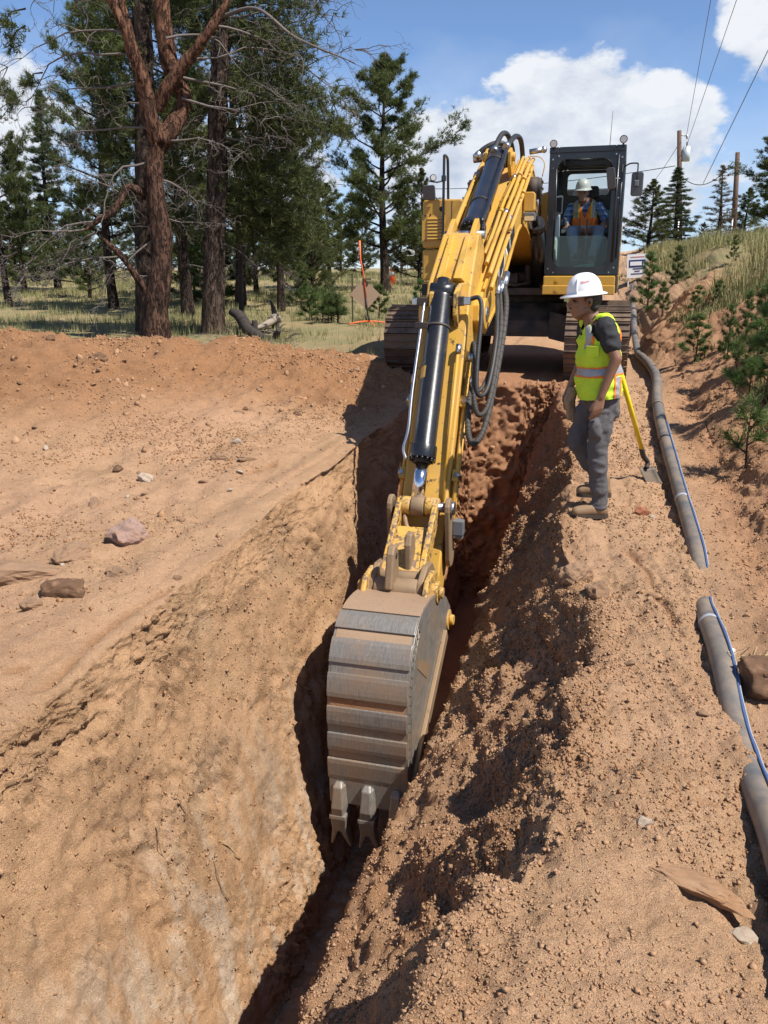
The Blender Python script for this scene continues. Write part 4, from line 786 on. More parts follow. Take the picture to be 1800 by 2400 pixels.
# ---- bucket linkage
RP = (6.80, -.52)      # rod end pin
RPv = bc1
mb = MB()
for a in (-.135, .03 + .045): mb.cyl(RPv + E(a - .0, 0, 0) , RPv + E(a + .09, 0, 0), .078, k=22)
pl_ = mb.build('link_boss', M_YELW, exc, .012)
mb = MB(); mb.cyl(RPv + E(-.04, 0, 0), RPv + E(.07, 0, 0), .085, k=22); mb.build('rod_end', M_RUSTY, bc, .01)
mb = MB(); mb.cyl(RPv + E(-.24, 0, 0), RPv + E(.31, 0, 0), .04, k=14); mb.cyl(RPv + E(.28, 0, 0), RPv + E(.315, 0, 0), .055, k=14); mb.build('link_pin', M_STEEL, pl_)
def Q(b, c, a): return E(a, b, c)
def bar(mb, p, q, w0, w1, a0, a1, k=6):
    """flat link with rounded ends between (b, c) points"""
    p = Vector(p); q = Vector(q); d = (q - p).normalized(); n = Vector((-d.y, d.x)); o = []
    for i in range(k + 1):
        an = PI / 2 + PI * i / k; o.append(p + (d * math.cos(an) + n * math.sin(an)) * w0)
    for i in range(k + 1):
        an = -PI / 2 + PI * i / k; o.append(q + (d * math.cos(an) + n * math.sin(an)) * w1)
    return mb.prism([(v.x, v.y) for v in o], fE, a0, a1)
rp = (-RPv.y, RPv.z); K2 = (7.33, -.98); SP = (TP[0] + eb * 2.25 + nb * .02, TP[1] + ec * 2.25 + nc * .02)
for a in (-.245, .235):
    mb = MB(); bar(mb, rp, SP, .085, .10, a - .02, a + .02); mb.build('idler_link', M_RUSTY, exc, .008)
for a in (-.165, .135):
    mb = MB(); bar(mb, rp, K2, .075, .085, a - .022, a + .022); pk = mb.build('power_link', M_YELW, exc, .008)
mb = MB(); mb.hexa([E(-.15, rp[0] + .10, rp[1] - .16), E(.13, rp[0] + .10, rp[1] - .16), E(.13, K2[0] - .02, K2[1] + .05), E(-.15, K2[0] - .02, K2[1] + .05), E(-.15, rp[0] + .16, rp[1] - .13), E(.13, rp[0] + .16, rp[1] - .13), E(.13, K2[0] + .04, K2[1] + .08), E(-.15, K2[0] + .04, K2[1] + .08)]); mb.build('link_web', M_YELW, pk, .008)
mb = MB(); mb.tube([RPv + E(.02 + .105 * math.cos(a), .05 + .07 * -math.sin(a), -.07 + .13 * math.sin(a)) for a in [PI + PI * i / 10 for i in range(11)]], .02, 8); mb.build('link_gusset', M_RUSTY, pk)
# quick coupler
PB = (7.0, -1.42)
mb = MB()
for a in (-.20, .175): mb.prism([(6.90, -1.50), (6.88, -1.36), (7.02, -1.05), (7.22, -.86), (7.40, -.84), (7.56, -.92), (7.62, -1.06), (7.50, -1.2), (7.2, -1.52), (7.02, -1.56)], fE, a - .025, a + .025)
cpl = mb.build('quick_coupler', M_RUSTY, exc, .012)
mb = MB(); mb.cyl(E(-.26, 7.33, -.98), E(.24, 7.33, -.98), .085, k=22); mb.build('coupler_tube', M_RUSTY, cpl, .01); mb = MB(); mb.cyl(E(-.175, 7.52, -1.0), E(.155, 7.52, -1.0), .09, k=22); mb.build('coupler_tube', M_RUSTY, cpl, .01); mb = MB(); mb.cyl(E(-.25, PB[0], PB[1]), E(.25, PB[0], PB[1]), .085, k=22); mb.build('coupler_tube', M_RUSTY, cpl, .01)
mb = MB(); mb.prism([(7.42, -.98), (7.46, -.70), (7.50, -.65), (7.56, -.65), (7.60, -.70), (7.66, -.96)], fE, -.075, -.015); mb.build('lifting_eye', M_RUSTY, cpl, .015, 3)
mb = MB(); mb.cyl(E(-.08, 7.53, -.73), E(-.01, 7.53, -.73), .022, k=12); mb.build('eye_hole', M_BLKDEC, cpl)
mb = MB(); mb.prism([(7.20, -.70), (7.24, -.62), (7.32, -.62), (7.36, -.70), (7.36, -1.0), (7.2, -1.0)], fE, .0, .055); mb.build('latch_horn', M_RUSTY, cpl, .015, 3)
# ---- bucket
HW = .272
BPF = [(7.28, -1.08), (7.60, -1.00), (7.84, -.975), (8.02, -1.00), (8.17, -1.09), (8.27, -1.22), (8.325, -1.39), (8.345, -1.56), (8.345, -1.75), (8.335, -1.94), (8.315, -2.14)]
def arc_pts(P, n):
    c = curve([(p[0], p[1], 0) for p in P], 8); L = [0]
    for i in range(1, len(c)): L.append(L[-1] + (c[i] - c[i - 1]).length)
    L = np.array(L); tq = np.linspace(0, L[-1], n); return [(float(np.interp(q, L, [v.x for v in c])), float(np.interp(q, L, [v.y for v in c]))) for q in tq], L[-1]
BC, BL = arc_pts(BPF, 61)
def bnorm(i):
    i0, i1 = max(0, i - 1), min(60, i + 1); tx, ty = BC[i1][0] - BC[i0][0], BC[i1][1] - BC[i0][1]; l = math.hypot(tx, ty); return (-ty / l * 1, tx / l) if False else (-ty / l, tx / l)
def offp(i, d):
    nx, ny = bnorm(i); 
    if nx * 1 + ny * 0 < 0 and i > 20: nx, ny = -nx, -ny
    if i <= 20 and ny < 0: nx, ny = -nx, -ny
    return (BC[i][0] + nx * d, BC[i][1] + ny * d)
def sheet(i0, i1, d0, d1, a0, a1, taper=0):
    mb = MB(); o = [offp(i, d1 - (taper if i in (i0, i1) else 0)) for i in range(i0, i1 + 1)] + [offp(i, d0) for i in range(i1, i0 - 1, -1)]; mb.prism(o, fE, a0, a1); return mb
mb = sheet(0, 60, -.022, .0, -HW + .001, HW - .001); bucket = mb.build('bucket_shell', [M_BKT], exc); tag(bucket, 'worn narrow digging bucket shell')
mb = sheet(2, 22, .001, .012, -HW - .012, HW + .012); mb.build('top_plate', M_BKT_TOP, bucket, .004)
for k, (i0, i1) in enumerate(((23, 27), (29, 34), (36, 41), (43, 47), (49, 53))):
    mb = sheet(i0, i1, .001, .024, -HW - .014, HW + .012, .004); mb.build('wear_plate', M_BKT, bucket, .004)
for i0, i1 in ((27, 29), (34, 36), (41, 43), (47, 49), (53, 55)):
    mb = sheet(i0, i1, .0012, .004, -HW + .004, HW - .004); mb.build('packed_soil', M_CLOD if i0 == 41 else (M_BKT_TOP if i0 == 27 else M_BKT), bucket)
mb = sheet(55, 60, .001, .03, -HW - .02, HW + .018, .004); mb.build('lip_plate', M_BKT, bucket, .005)
LB = offp(60, 0)
mb = MB(); mb.prism([(LB[0] - .03, LB[1] + .02), (LB[0] + .026, LB[1] + .02), (LB[0] + .015, LB[1] - .20), (LB[0] - .02, LB[1] - .20)], fE, -HW - .015, HW + .013); lip = mb.build('cutting_lip', M_BKT, bucket, .006)
side = [BC[i] for i in range(0, 61, 2)] + [(8.20, -2.20), (7.72, -1.76), (7.10, -1.52), (6.92, -1.45), (6.93, -1.33), (7.08, -1.20)]
for s in (-1, 1):
    a = s * HW; mb = MB(); mb.prism(side, fE, a - .016, a + .016); sp_ = mb.build('side_plate', M_BKT, bucket, .004)
    mb = MB(); e0, e1 = (8.22, -2.20), (7.16, -1.50); dd = Vector((e1[0] - e0[0], e1[1] - e0[1])).normalized(); n_ = Vector((-dd.y, dd.x))
    if n_.y < 0: n_ = -n_
    mb.prism([e0, e1, (e1[0] + n_.x * .10, e1[1] + n_.y * .10), (e0[0] + n_.x * .10, e0[1] + n_.y * .10)], fE, a + s * .016, a + s * .05); mb.build('side_bar', M_RUSTY, sp_, .006)
    mb = MB(); zz = []
    for i in range(24, 58): f = offp(i, -.012 if i % 2 else -.085); zz.append(E(a + s * .018, f[0], f[1]))
    mb.tube(zz, .004, 5); mb.tube([E(a + s * .018, *offp(i, -.088)) for i in range(24, 58)], .004, 5); mb.build('hard_facing_weld', M_BKT, sp_)
    mb = MB(); mb.prism([(7.70, -1.50), (7.80, -1.56), (8.10, -1.34), (8.08, -1.26)], fE, a + s * .016, a + s * .020); mb.build('wear_patch', M_RUSTY, sp_, .004)
    mb = MB(); mb.prism([(6.90, -1.50), (6.88, -1.36), (7.0, -1.26), (7.30, -.90), (7.42, -.86), (7.60, -.88), (7.70, -1.0), (7.40, -1.35), (7.12, -1.52)], fE, s * .235 - .02, s * .235 + .02); ear = mb.build('hinge_ear', M_YELW, bucket, .012)
    for pb in (PB, (7.45, -1.02)):
        mb = MB(); mb.cyl(E(s * .25, *pb), E(s * .30, *pb), .085, k=22); mb.cyl(E(s * .30, *pb), E(s * .335, *pb), .045, k=14); mb.build('pin_retainer', M_YELW, ear, .008)
# teeth: adapters welded on the lip and forked tips
for a in (-.21, .0, .21):
    mb = MB(); b0, c0 = LB
    def ring(c, bb0, bb1, w): return [E(a - w, b0 + bb0, c), E(a + w, b0 + bb0, c), E(a + w * .62, b0 + bb1, c), E(a - w * .62, b0 + bb1, c)]
    secs = [ring(c0 - .015, .024, .036, .026), ring(c0 - .045, .020, .075, .050), ring(c0 - .20, -.03, .095, .066), ring(c0 - .27, -.05, .080, .062)]
    vs = sum(secs, []); fs = [(3, 2, 1, 0), (12, 13, 14, 15)] + [(i * 4 + k, i * 4 + (k + 1) % 4, i * 4 + 4 + (k + 1) % 4, i * 4 + 4 + k) for i in range(3) for k in range(4)]
    mb._add(vs, fs); ad = mb.build('tooth', M_BKT, bucket, .008)
    mb = MB(); mb.box(a - .062, a + .062, -b0 - .085, -b0 + .045, c0 - .30, c0 - .262); mb.build('tooth_collar', M_BKT, ad, .008)
    mb = MB()
    mb.hexa([E(a - .052, b0 - .035, c0 - .42), E(a + .052, b0 - .035, c0 - .42), E(a + .052, b0 + .045, c0 - .42), E(a - .052, b0 + .045, c0 - .42), E(a - .058, b0 - .045, c0 - .295), E(a + .058, b0 - .045, c0 - .295), E(a + .058, b0 + .075, c0 - .295), E(a - .058, b0 + .075, c0 - .295)])
    for s in (-1, 1): mb.hexa([E(a + s * .060, b0 - .01, c0 - .56), E(a + s * .082, b0 - .01, c0 - .56), E(a + s * .078, b0 + .006, c0 - .56), E(a + s * .062, b0 + .006, c0 - .56), E(a + s * .008, b0 - .034, c0 - .415), E(a + s * .062, b0 - .034, c0 - .415), E(a + s * .056, b0 + .044, c0 - .415), E(a + s * .008, b0 + .044, c0 - .415)])
    mb.build('tooth_tip', M_BKT, ad, .01)
# ------------------------------------------------------------------ people
def skin_mat(name, c1, c2):
    t = NT(name); n = t.noise(30, 5, .6); t.b.inputs['Subsurface Weight'].default_value = .06; t.b.inputs['Subsurface Radius'].default_value = (.01, .004, .002)
    return t.set(col=t.mix(n, c1, c2), rough=.48, nrm=t.bump(t.noise(220, 3, .6), .12, .002))
M_SKIN_D = skin_mat('brown_skin', (.27, .138, .08), (.20, .095, .054)); M_SKIN_L = skin_mat('tan_skin', (.42, .22, .14), (.33, .16, .10))
def cloth(name, col, var=.2, weave=500, rough=.85, bump=.25):
    t = NT(name); n = t.noise(9, 5, .6); w = t.noise(weave, 2, .5)
    return t.set(col=t.mix(n, tuple(x * (1 + var) for x in col), tuple(x * (1 - var) for x in col)), rough=rough, nrm=t.bump(w, bump, .002, t.bump(t.noise(26, 4, .6), .35, .01)))
M_TEE = cloth('charcoal_tee', (.022, .022, .025)); M_TROUSER = cloth('grey_work_trousers', (.088, .082, .084)); M_HIVIS = cloth('hi_vis_yellow', (.50, .70, .035), .22); M_HIVISO = cloth('hi_vis_orange', (.95, .22, .03), .12)
M_SILVER = plain('reflective_silver', (.33, .33, .33), .45, .2, .1, 40); M_ORTRIM = plain('orange_trim', (.85, .20, .03), .7); M_LIME = plain('lime_trim', (.72, .68, .06), .7)
M_BOOT = cloth('tan_boot_leather', (.235, .145, .075), .25, 120, .7); M_SOLE = plain('boot_sole', (.05, .035, .025), .8); M_HAIR = plain('black_hair', (.012, .010, .009), .5, 0, .4, 120, .6)
M_HATW = plain('white_hard_hat', (.80, .80, .80), .22, 0, .02, 6); M_HATG = plain('grey_hard_hat', (.50, .49, .46), .35, 0, .08, 6); M_DENIM = cloth('faded_denim', (.17, .22, .30), .3); M_GLOVE = cloth('tan_glove', (.30, .20, .12), .25)
def plaid():
    t = NT('blue_plaid'); sp = t.N.new('ShaderNodeSeparateXYZ'); t.L.new(t.tc.outputs['Object'], sp.inputs[0])
    def st(s, f): return t.ramp(t.math('FRACT', t.math('MULTIPLY', s, f)), [(.45, 0.), (.5, 1.)])
    c = t.mix(st(t.math('ADD', sp.outputs[0], sp.outputs[1]), 13), (.035, .07, .22), (.10, .22, .50)); c = t.mix(t.math('MULTIPLY', st(sp.outputs[2], 13), .6), c, (.30, .42, .62)); c = t.mix(t.math('MULTIPLY', st(sp.outputs[2], 26), .3), c, (.02, .03, .08))
    return t.set(col=c, rough=.85)
M_PLAID = plaid()
def cone_to(mb, p, q, r0, r1, k=14):
    """closed round cone from p to q"""
    p, q = Vector(p), Vector(q); d = q - p; L = d.length
    if L < 1e-6: d = Vector((0, 0, 1)); L = 1e-6
    d.normalize(); pts = []; rs = []
    for i in range(5): a = PI / 2 * (1 - i / 4); pts.append(p - d * r0 * math.sin(a) * .999); rs.append(max(.0008, r0 * math.cos(a)))
    for i in range(5): a = PI / 2 * i / 4; pts.append(q + d * r1 * math.sin(a) * .999); rs.append(max(.0008, r1 * math.cos(a)))
    mb.tube(pts, rs, k)
def ell(mb, c, r, rot=(0, 0, 0), k=18, h=12):
    m = MB(); m.ball((0, 0, 0), 1.0, k, h, r); Mx = Matrix.Translation(Vector(c)) @ Euler(rot).to_matrix().to_4x4(); o = len(mb.v)
    mb.v += [tuple(Mx @ Vector(v)) for v in m.v]; mb.f += [tuple(i + o for i in f) for f in m.f]; mb.sm += m.sm; mb.mi += m.mi
def fuse(prims, voxel=.008, smooth=6, name='body', mat=None, fold=0., fold_scale=9., seed=3):
    """union of closed shapes as one continuous surface"""
    mb = MB()
    for p in prims:
        if p[0] == 'e': ell(mb, *p[1:])
        else: cone_to(mb, *p)
    o = obj(name, mb.mesh(name, None)); r = o.modifiers.new('r', 'REMESH'); r.mode = 'VOXEL'; r.voxel_size = voxel; r.use_smooth_shade = True
    s = o.modifiers.new('s', 'SMOOTH'); s.factor = .5; s.iterations = smooth
    dg = bpy.context.evaluated_depsgraph_get(); me = bpy.data.meshes.new_from_object(o.evaluated_get(dg)); old = o.data; bpy.data.objects.remove(o); bpy.data.meshes.remove(old)
    me.name = name; me.materials.clear()
    if mat: me.materials.append(mat)
    n = len(me.vertices)
    if fold and n:
        V = np.empty(n * 3, np.float32); me.vertices.foreach_get('co', V); V = V.reshape(-1, 3); N_ = np.empty(n * 3, np.float32); me.vertices.foreach_get('normal', N_); N_ = N_.reshape(-1, 3)
        d = fold * (ridged(V * np.array([1, 1, 1.6]), fold_scale, 3, .5, seed) - .3); me.vertices.foreach_set('co', (V + N_ * d[:, None]).astype(np.float32).ravel()); me.update()
    me.polygons.foreach_set('use_smooth', np.ones(len(me.polygons), dtype=bool)); return me
def carve(me, keep, planes=(), name='part', mat=None, offset=0., thick=0.):
    """copy of a mesh, cut clean by planes, keeping faces whose centre satisfies keep()"""
    bm = bmesh.new(); bm.from_mesh(me)
    for co, no in planes: bmesh.ops.bisect_plane(bm, geom=bm.verts[:] + bm.edges[:] + bm.faces[:], plane_co=co, plane_no=no)
    bmesh.ops.delete(bm, geom=[f for f in bm.faces if not keep(f.calc_center_median())], context='FACES')
    bm.normal_update()
    if offset:
        for v in bm.verts: v.co += v.normal * offset
    if thick: bmesh.ops.solidify(bm, geom=bm.faces[:], thickness=-thick)
    m2 = bpy.data.meshes.new(name); bm.to_mesh(m2); bm.free()
    m2.materials.clear(); m2.materials.append(mat); m2.polygons.foreach_set('use_smooth', np.ones(len(m2.polygons), dtype=bool)); return m2
def hand(w, d, s, n, L=.18, curl=.6, spread=.012, thumb_out=.5):
    """w wrist, d pointing, s towards the thumb side, n out of the palm; fingers curl to n"""
    w, d, s, n = Vector(w), Vector(d).normalized(), Vector(s).normalized(), Vector(n).normalized(); pr = []
    kn = L * .50
    for i, (o, lf) in enumerate(((.030, .42), (.010, .46), (-.011, .43), (-.031, .34))):
        k = w + d * kn + s * o; pr.append((w + s * o * .6, k, .015, .0125)); p = k; dirv = d; ln = L * lf
        for j, (fr, rr) in enumerate(((.45, .0098), (.32, .0088), (.23, .0078))):
            a = curl * (.35 + .5 * j); dv = (d * math.cos(a) + n * math.sin(a)).normalized() + s * o * spread; q = p + dv.normalized() * ln * fr; pr.append((p, q, rr + .001, rr)); p = q
    t0 = w + d * L * .16 + s * .026; t1 = t0 + (d * .75 + s * thumb_out + n * .25).normalized() * L * .24; t2 = t1 + (d * 1.0 + s * .1 + n * .45).normalized() * L * .18
    pr += [(w + s * .008, t0, .016, .016), (t0, t1, .0145, .0115), (t1, t2, .011, .009)]
    return pr
def hat_mesh(c, rx, ry, h, brim, tilt, mat, name='hard_hat', axis=0., brim_front=0.):
    mb = MB(); Mx = Matrix.Translation(Vector(c)) @ Euler(tilt).to_matrix().to_4x4(); k = 40; prof = []
    for i in range(11): a = PI / 2 * i / 10; prof.append((math.cos(a) ** .82, math.sin(a) * h))
    ringsv = []
    ringsv.append([(1 - .06, -.004)] * k)
    vs = []; fs = []
    def ring(f, z, br=0):
        for q in range(k):
            a = 2 * PI * q / k; b = br * (1 + brim_front * max(0, -math.cos(a)) ** 2); vs.append(Mx @ Vector((math.cos(a) * (rx * f + b), math.sin(a) * (ry * f + b), z - .12 * b)))
    ring(.90, -.006); ring(1.0, -.006, brim); ring(1.0, .002, brim); ring(1.0, .012)
    for f, z in prof[1:-1]: ring(f, .012 + z)
    n = len(vs) // k
    for i in range(n - 1):
        for q in range(k): fs.append((i * k + q, i * k + (q + 1) % k, (i + 1) * k + (q + 1) % k, (i + 1) * k + q))
    vs.append(Mx @ Vector((0, 0, .012 + h))); fs += [((n - 1) * k + q, (n - 1) * k + (q + 1) % k, len(vs) - 1) for q in range(k)]
    mb._add(vs, fs, True)
    return mb, Mx
# ---------------- the worker standing on the edge (looks to the image left, down into the trench)
WY = 6.2
def W(px, py, dy=0.): return at_depth(px, py, WY) + Vector((0, dy, 0))
gfoot = gz(1.55, WY)
worker = tag(empty('person', (1.55, WY, gfoot)), 'person in white hard hat and yellow-green vest looking down into the trench', 'person')
def wchild(name, me): o = obj(name, me, worker); o.matrix_parent_inverse = Matrix.Translation(-Vector((1.55, WY, gfoot))); return o
shN, shF = W(1406, 764, -.17), W(1392, 762, .19); elN, wrN = W(1424, 834, -.24), W(1391, 922, -.22)
elF, wrF = W(1385, 850, .27), W(1350, 918, .22)
hipN, hipF, knN, anN = W(1405, 935, -.085), W(1396, 935, .085), W(1392, 1064, -.10), W(1398, 1178, -.09)
knF, anF = W(1357, 1040, .09), W(1419, 1146, .12)
hd = W(1366, 706); nk = W(1388, 748)
pr = [('e', hd + Vector((.03, 0, .035)), (.100, .078, .105), (0, 0, 0)), ('e', hd + Vector((-.022, 0, -.035)), (.066, .060, .088), (0, .25, 0)),
      (hd + Vector((-.05, 0, -.095)), hd + Vector((-.02, 0, -.105)), .024, .034),             # chin and jaw
      (hd + Vector((.02, -.05, -.06)), hd + Vector((-.04, -.028, -.098)), .024, .022), (hd + Vector((.02, .05, -.06)), hd + Vector((-.04, .028, -.098)), .024, .022),
      (hd + Vector((-.083, 0, .012)), hd + Vector((-.108, 0, -.032)), .011, .0125), (hd + Vector((-.10, -.008, -.036)), hd + Vector((-.10, .008, -.036)), .011, .011),   # nose
      (hd + Vector((-.080, -.03, .022)), hd + Vector((-.080, .03, .022)), .014, .014),       # brow
      (hd + Vector((-.080, -.014, -.062)), hd + Vector((-.080, .014, -.062)), .011, .011), (hd + Vector((-.076, -.012, -.076)), hd + Vector((-.076, .012, -.076)), .011, .011),   # lips
      ('e', hd + Vector((-.055, -.045, -.022)), (.022, .016, .02)), ('e', hd + Vector((-.055, .045, -.022)), (.022, .016, .02)),
      ('e', hd + Vector((.035, -.080, -.004)), (.019, .009, .031), (0, -.15, 0)), ('e', hd + Vector((.035, .080, -.004)), (.019, .009, .031), (0, -.15, 0)),
      (hd + Vector((.035, 0, -.05)), nk, .056, .060), (nk, W(1402, 780), .066, .10), (W(1402, 780), W(1403, 880), .10, .11), (W(1402, 880), W(1401, 925), .11, .12),
      (shN, elN, .050, .041), (elN, wrN, .041, .027), (shF, elF, .050, .041), (elF, wrF, .041, .027), (shN, shF, .05, .05), (hipN, knN, .075, .055), (hipF, knF, .075, .055), (knN, anN, .05, .035), (knF, anF, .05, .035)]
pr += hand(wrN, W(1377, 968, -.235) - wrN, (-1, .15, -.25), (-.2, .9, -.1), .185, .75)
pr += hand(wrF, W(1341, 968, .20) - wrF, (-1, -.2, -.2), (.1, -.95, -.1), .185, .8)
wchild('body', fuse(pr, .0075, 3, 'body', M_SKIN_D))
# clothes
tee = fuse([(nk + Vector((.012, 0, -.012)), W(1402, 776), .068, .118), ('e', W(1405, 790), (.125, .195, .11)), ('e', W(1402, 830), (.130, .18, .15)), ('e', W(1402, 880), (.128, .165, .13)), ('e', W(1402, 915), (.13, .165, .08)), (shN, shN.lerp(elN, .56), .072, .066), (shF, shF.lerp(elF, .56), .072, .066)], .0105, 4, 'tee_shirt', M_TEE, .007, 10)
wchild('tee_shirt', carve(tee, lambda c: (c - (nk + Vector((-.004, 0, .03)))).length > .062, (), 'tee_shirt', M_TEE))
trs = [('e', W(1402, 930), (.122, .165, .10)), (W(1408, 935, -.08), knN, .098, .070), (W(1396, 935, .08), knF, .095, .068), (knN, W(1399, 1172, -.09), .070, .058), (knF, W(1420, 1138, .12), .068, .056), (W(1420, 940, -.06), W(1422, 960, -.07), .08, .075), ('e', W(1398, 1180, -.09), (.068, .062, .02)), (W(1381, 985, -.155), W(1384, 1010, -.16), .042, .042)]
wchild('trousers', fuse(trs, .0105, 4, 'trousers', M_TROUSER, .010, 8, 5))
vp = [('e', W(1405, 788), (.138, .205, .125)), ('e', W(1402, 830), (.150, .200, .18)), (W(1402, 800), W(1402, 890), .145, .152), ('e', W(1403, 880), (.160, .200, .15)), (W(1403, 900, -.05), W(1404, 925, -.05), .145, .147), (W(1403, 900, .05), W(1404, 925, .05), .145, .147), (nk + Vector((.03, -.05, -.03)), shN + Vector((0, .04, .02)), .06, .06), (nk + Vector((.03, .05, -.03)), shF + Vector((0, -.04, .02)), .06, .06)]
vest_full = fuse(vp, .0105, 9, 'vest', M_HIVIS, .011, 7, 9)
hem = W(1400, 925).z; bandz = W(1400, 866).z
sl = Vector((-.10, 0, 1)).normalized()       # the waist band rides lower in front
def hgt(c, z0): return (c - Vector((1.60, WY, z0))).dot(sl)
def vest_keep(c):
    if hgt(c, hem) < -.012: return False
    if (Vector((c.x, 0, c.z)) - Vector((shN.x - .005, 0, shN.z - .02))).length < (.088 if abs(c.y - WY) > .10 else .0): return False
    if (c - (nk + Vector((-.03, 0, .01)))).length < .105: return False
    return True
wchild('vest', carve(vest_full, vest_keep, [(Vector((1.6, WY, hem)) - sl * .012, sl)], 'vest', M_HIVIS, .004, .004))
pls = lambda z, a, b: [(Vector((1.60, WY, z)) + sl * a, sl), (Vector((1.60, WY, z)) + sl * b, sl)]
wchild('reflective_band', carve(vest_full, lambda c: vest_keep(c) and abs(hgt(c, bandz)) < .026, pls(bandz, -.026, .026), 'reflective_band', M_SILVER, .0085, .003))
for a, b in ((.026, .038), (-.038, -.026)): wchild('band_trim', carve(vest_full, lambda c: vest_keep(c) and a < hgt(c, bandz) < b, pls(bandz, a, b), 'band_trim', M_ORTRIM, .0085, .003))
vx = W(1434, 866).x; fx_ = W(1372, 800).x
def vstrip(x0, x1, z0, z1, nm, m, s): wchild(nm, carve(vest_full, lambda c: vest_keep(c) and x0 < c.x < x1 and z0 < c.z < z1 and (c.y - WY) * s > .04, [(Vector((x0, 0, 0)), (1, 0, 0)), (Vector((x1, 0, 0)), (1, 0, 0))], nm, m, .0087, .003))
vstrip(vx - .017, vx + .017, hem - .05, bandz - .038, 'reflective_stripe', M_SILVER, -1); vstrip(vx - .029, vx - .017, hem - .05, bandz - .038, 'stripe_trim', M_ORTRIM, -1); vstrip(vx + .017, vx + .029, hem - .05, bandz - .038, 'stripe_trim', M_ORTRIM, -1)
vstrip(fx_ - .018, fx_ + .012, bandz + .16, shN.z, 'reflective_stripe', M_SILVER, -1); vstrip(fx_ + .012, fx_ + .026, bandz + .16, shN.z, 'stripe_trim', M_ORTRIM, -1)
vstrip(vx - .012, vx + .012, bandz + .04, shN.z + .1, 'stripe_trim', M_ORTRIM, -1)
def armhole():
    mb = MB(); pts = []
    for i in range(28):
        a = 2 * PI * i / 28; pts.append((shN.x - .005 + .090 * math.cos(a), shN.z - .02 + .090 * math.sin(a)))
    return pts
# pocket flap on the vest
mb = MB(); c = W(1374, 818, -.195); mb.box(-.045, .045, -.006, .006, -.04, .035, Matrix.Translation(c) @ Euler((R_(6), 0, R_(-32))).to_matrix().to_4x4()); wchild('vest_pocket', mb.mesh('vest_pocket', M_HIVIS))
# boots
for an, dy, toe in ((anN, -.09, (-.17, -.01)), (anF + Vector((.01, 0, .0)), .12, (-.16, .02))):
    z = an.z; t0 = Vector((an.x + toe[0], an.y + toe[1], z - .045))
    bp_ = [(an + Vector((0, 0, .06)), an + Vector((.005, 0, -.02)), .052, .056), (an + Vector((.02, 0, -.035)), an + Vector((-.05, 0, -.035)), .050, .050), (an + Vector((-.05, 0, -.03)), t0, .052, .043)]
    bm_ = fuse(bp_, .008, 4, 'boot', M_BOOT); bo = wchild('boot', bm_)
    mb = MB(); out = []
    for i in range(20):
        a = 2 * PI * i / 20; ca, sa = math.cos(a), math.sin(a); out.append((an.x + (.0 if ca > 0 else toe[0] * .92) + .062 * ca + .01, an.y + .048 * sa + (0 if ca > 0 else toe[1])))
    mb.prism(out, lambda u, v, h: Vector((u, v, h)), z - .092, z - .062); so = obj('boot_sole', mb.mesh('boot_sole', M_SOLE), bo)
# hat, hair, ear bud, features
hm, HM = hat_mesh(W(1370, 690), .128, .112, .142, .036, (0, R_(-6), 0), M_HATW, brim_front=.35)
hato = wchild('hard_hat', hm.mesh('hard_hat', M_HATW)); tag(hato, 'white full-brim hard hat with a red maker mark')
mb = MB()
for s in (-1,):
    mb.tube([HM @ Vector((-.055 - .004 * i, -.100 + .012 * i * .0 + .0, .014 + .0)) for i in range(2)], .002)
rib = [HM @ Vector((.132 * math.cos(PI - .95) * math.cos(t_) ** .82, -.116 * math.sin(PI - .95) * math.cos(t_) ** .82, .014 + .142 * math.sin(t_))) for t_ in [PI / 2 * i / 12 for i in range(8)]]
mb = MB(); mb.tube(rib, [.0055] * 7 + [.001], 6); obj('hat_ridge', mb.mesh('hat_ridge', M_HATW), hato)
tm = text_mesh('Milwaukee', .022, M_RED); V = np.empty(len(tm.vertices) * 3, np.float32); tm.vertices.foreach_get('co', V); V = V.reshape(-1, 3); wmx = V[:, 0].max(); out = []
for v in V:
    th_ = PI * 1.5 - .42 + (v[0] / wmx) * .62; zz = .062 + v[1] * 1.5 + (v[0] / wmx) * .012; f = max(.05, 1 - (zz / .146) ** 2) ** .41; out.append(HM @ Vector((.1295 * f * math.cos(th_), .1135 * f * math.sin(th_), .012 + zz)))
tm.vertices.foreach_set('co', np.array([o[:] for o in out], np.float32).ravel()); tm.update(); obj('maker_mark', tm, hato)
hairp = fuse([('e', hd + Vector((.052, 0, .02)), (.088, .084, .088)), (hd + Vector((.075, -.04, -.04)), hd + Vector((.085, .04, -.055)), .035, .035), (hd + Vector((.005, -.076, .03)), hd + Vector((.008, -.075, -.005)), .014, .009), (hd + Vector((.005, .076, .03)), hd + Vector((.008, .075, -.005)), .014, .009)], .006, 3, 'hair', M_HAIR)
wchild('hair', carve(hairp, lambda c: not (abs(c.x - hd.x - .03) < .028 and c.z < hd.z + .022 and c.z > hd.z - .05 and abs(c.y - hd.y) > .07) and not (c.x < hd.x + .05 and c.z < hd.z + .005 and abs(c.y - hd.y) < .07), (), 'hair', M_HAIR))
mb = MB(); mb.ball(hd + Vector((.028, -.089, -.008)), .011, 10, 8); wchild('ear_plug', mb.mesh('ear_plug', M_BLKDEC))
mb = MB(); mb.ball(hd + Vector((-.088, 0, -.050)), 1, 14, 8, (.009, .028, .006)); wchild('moustache', mb.mesh('moustache', M_HAIR))
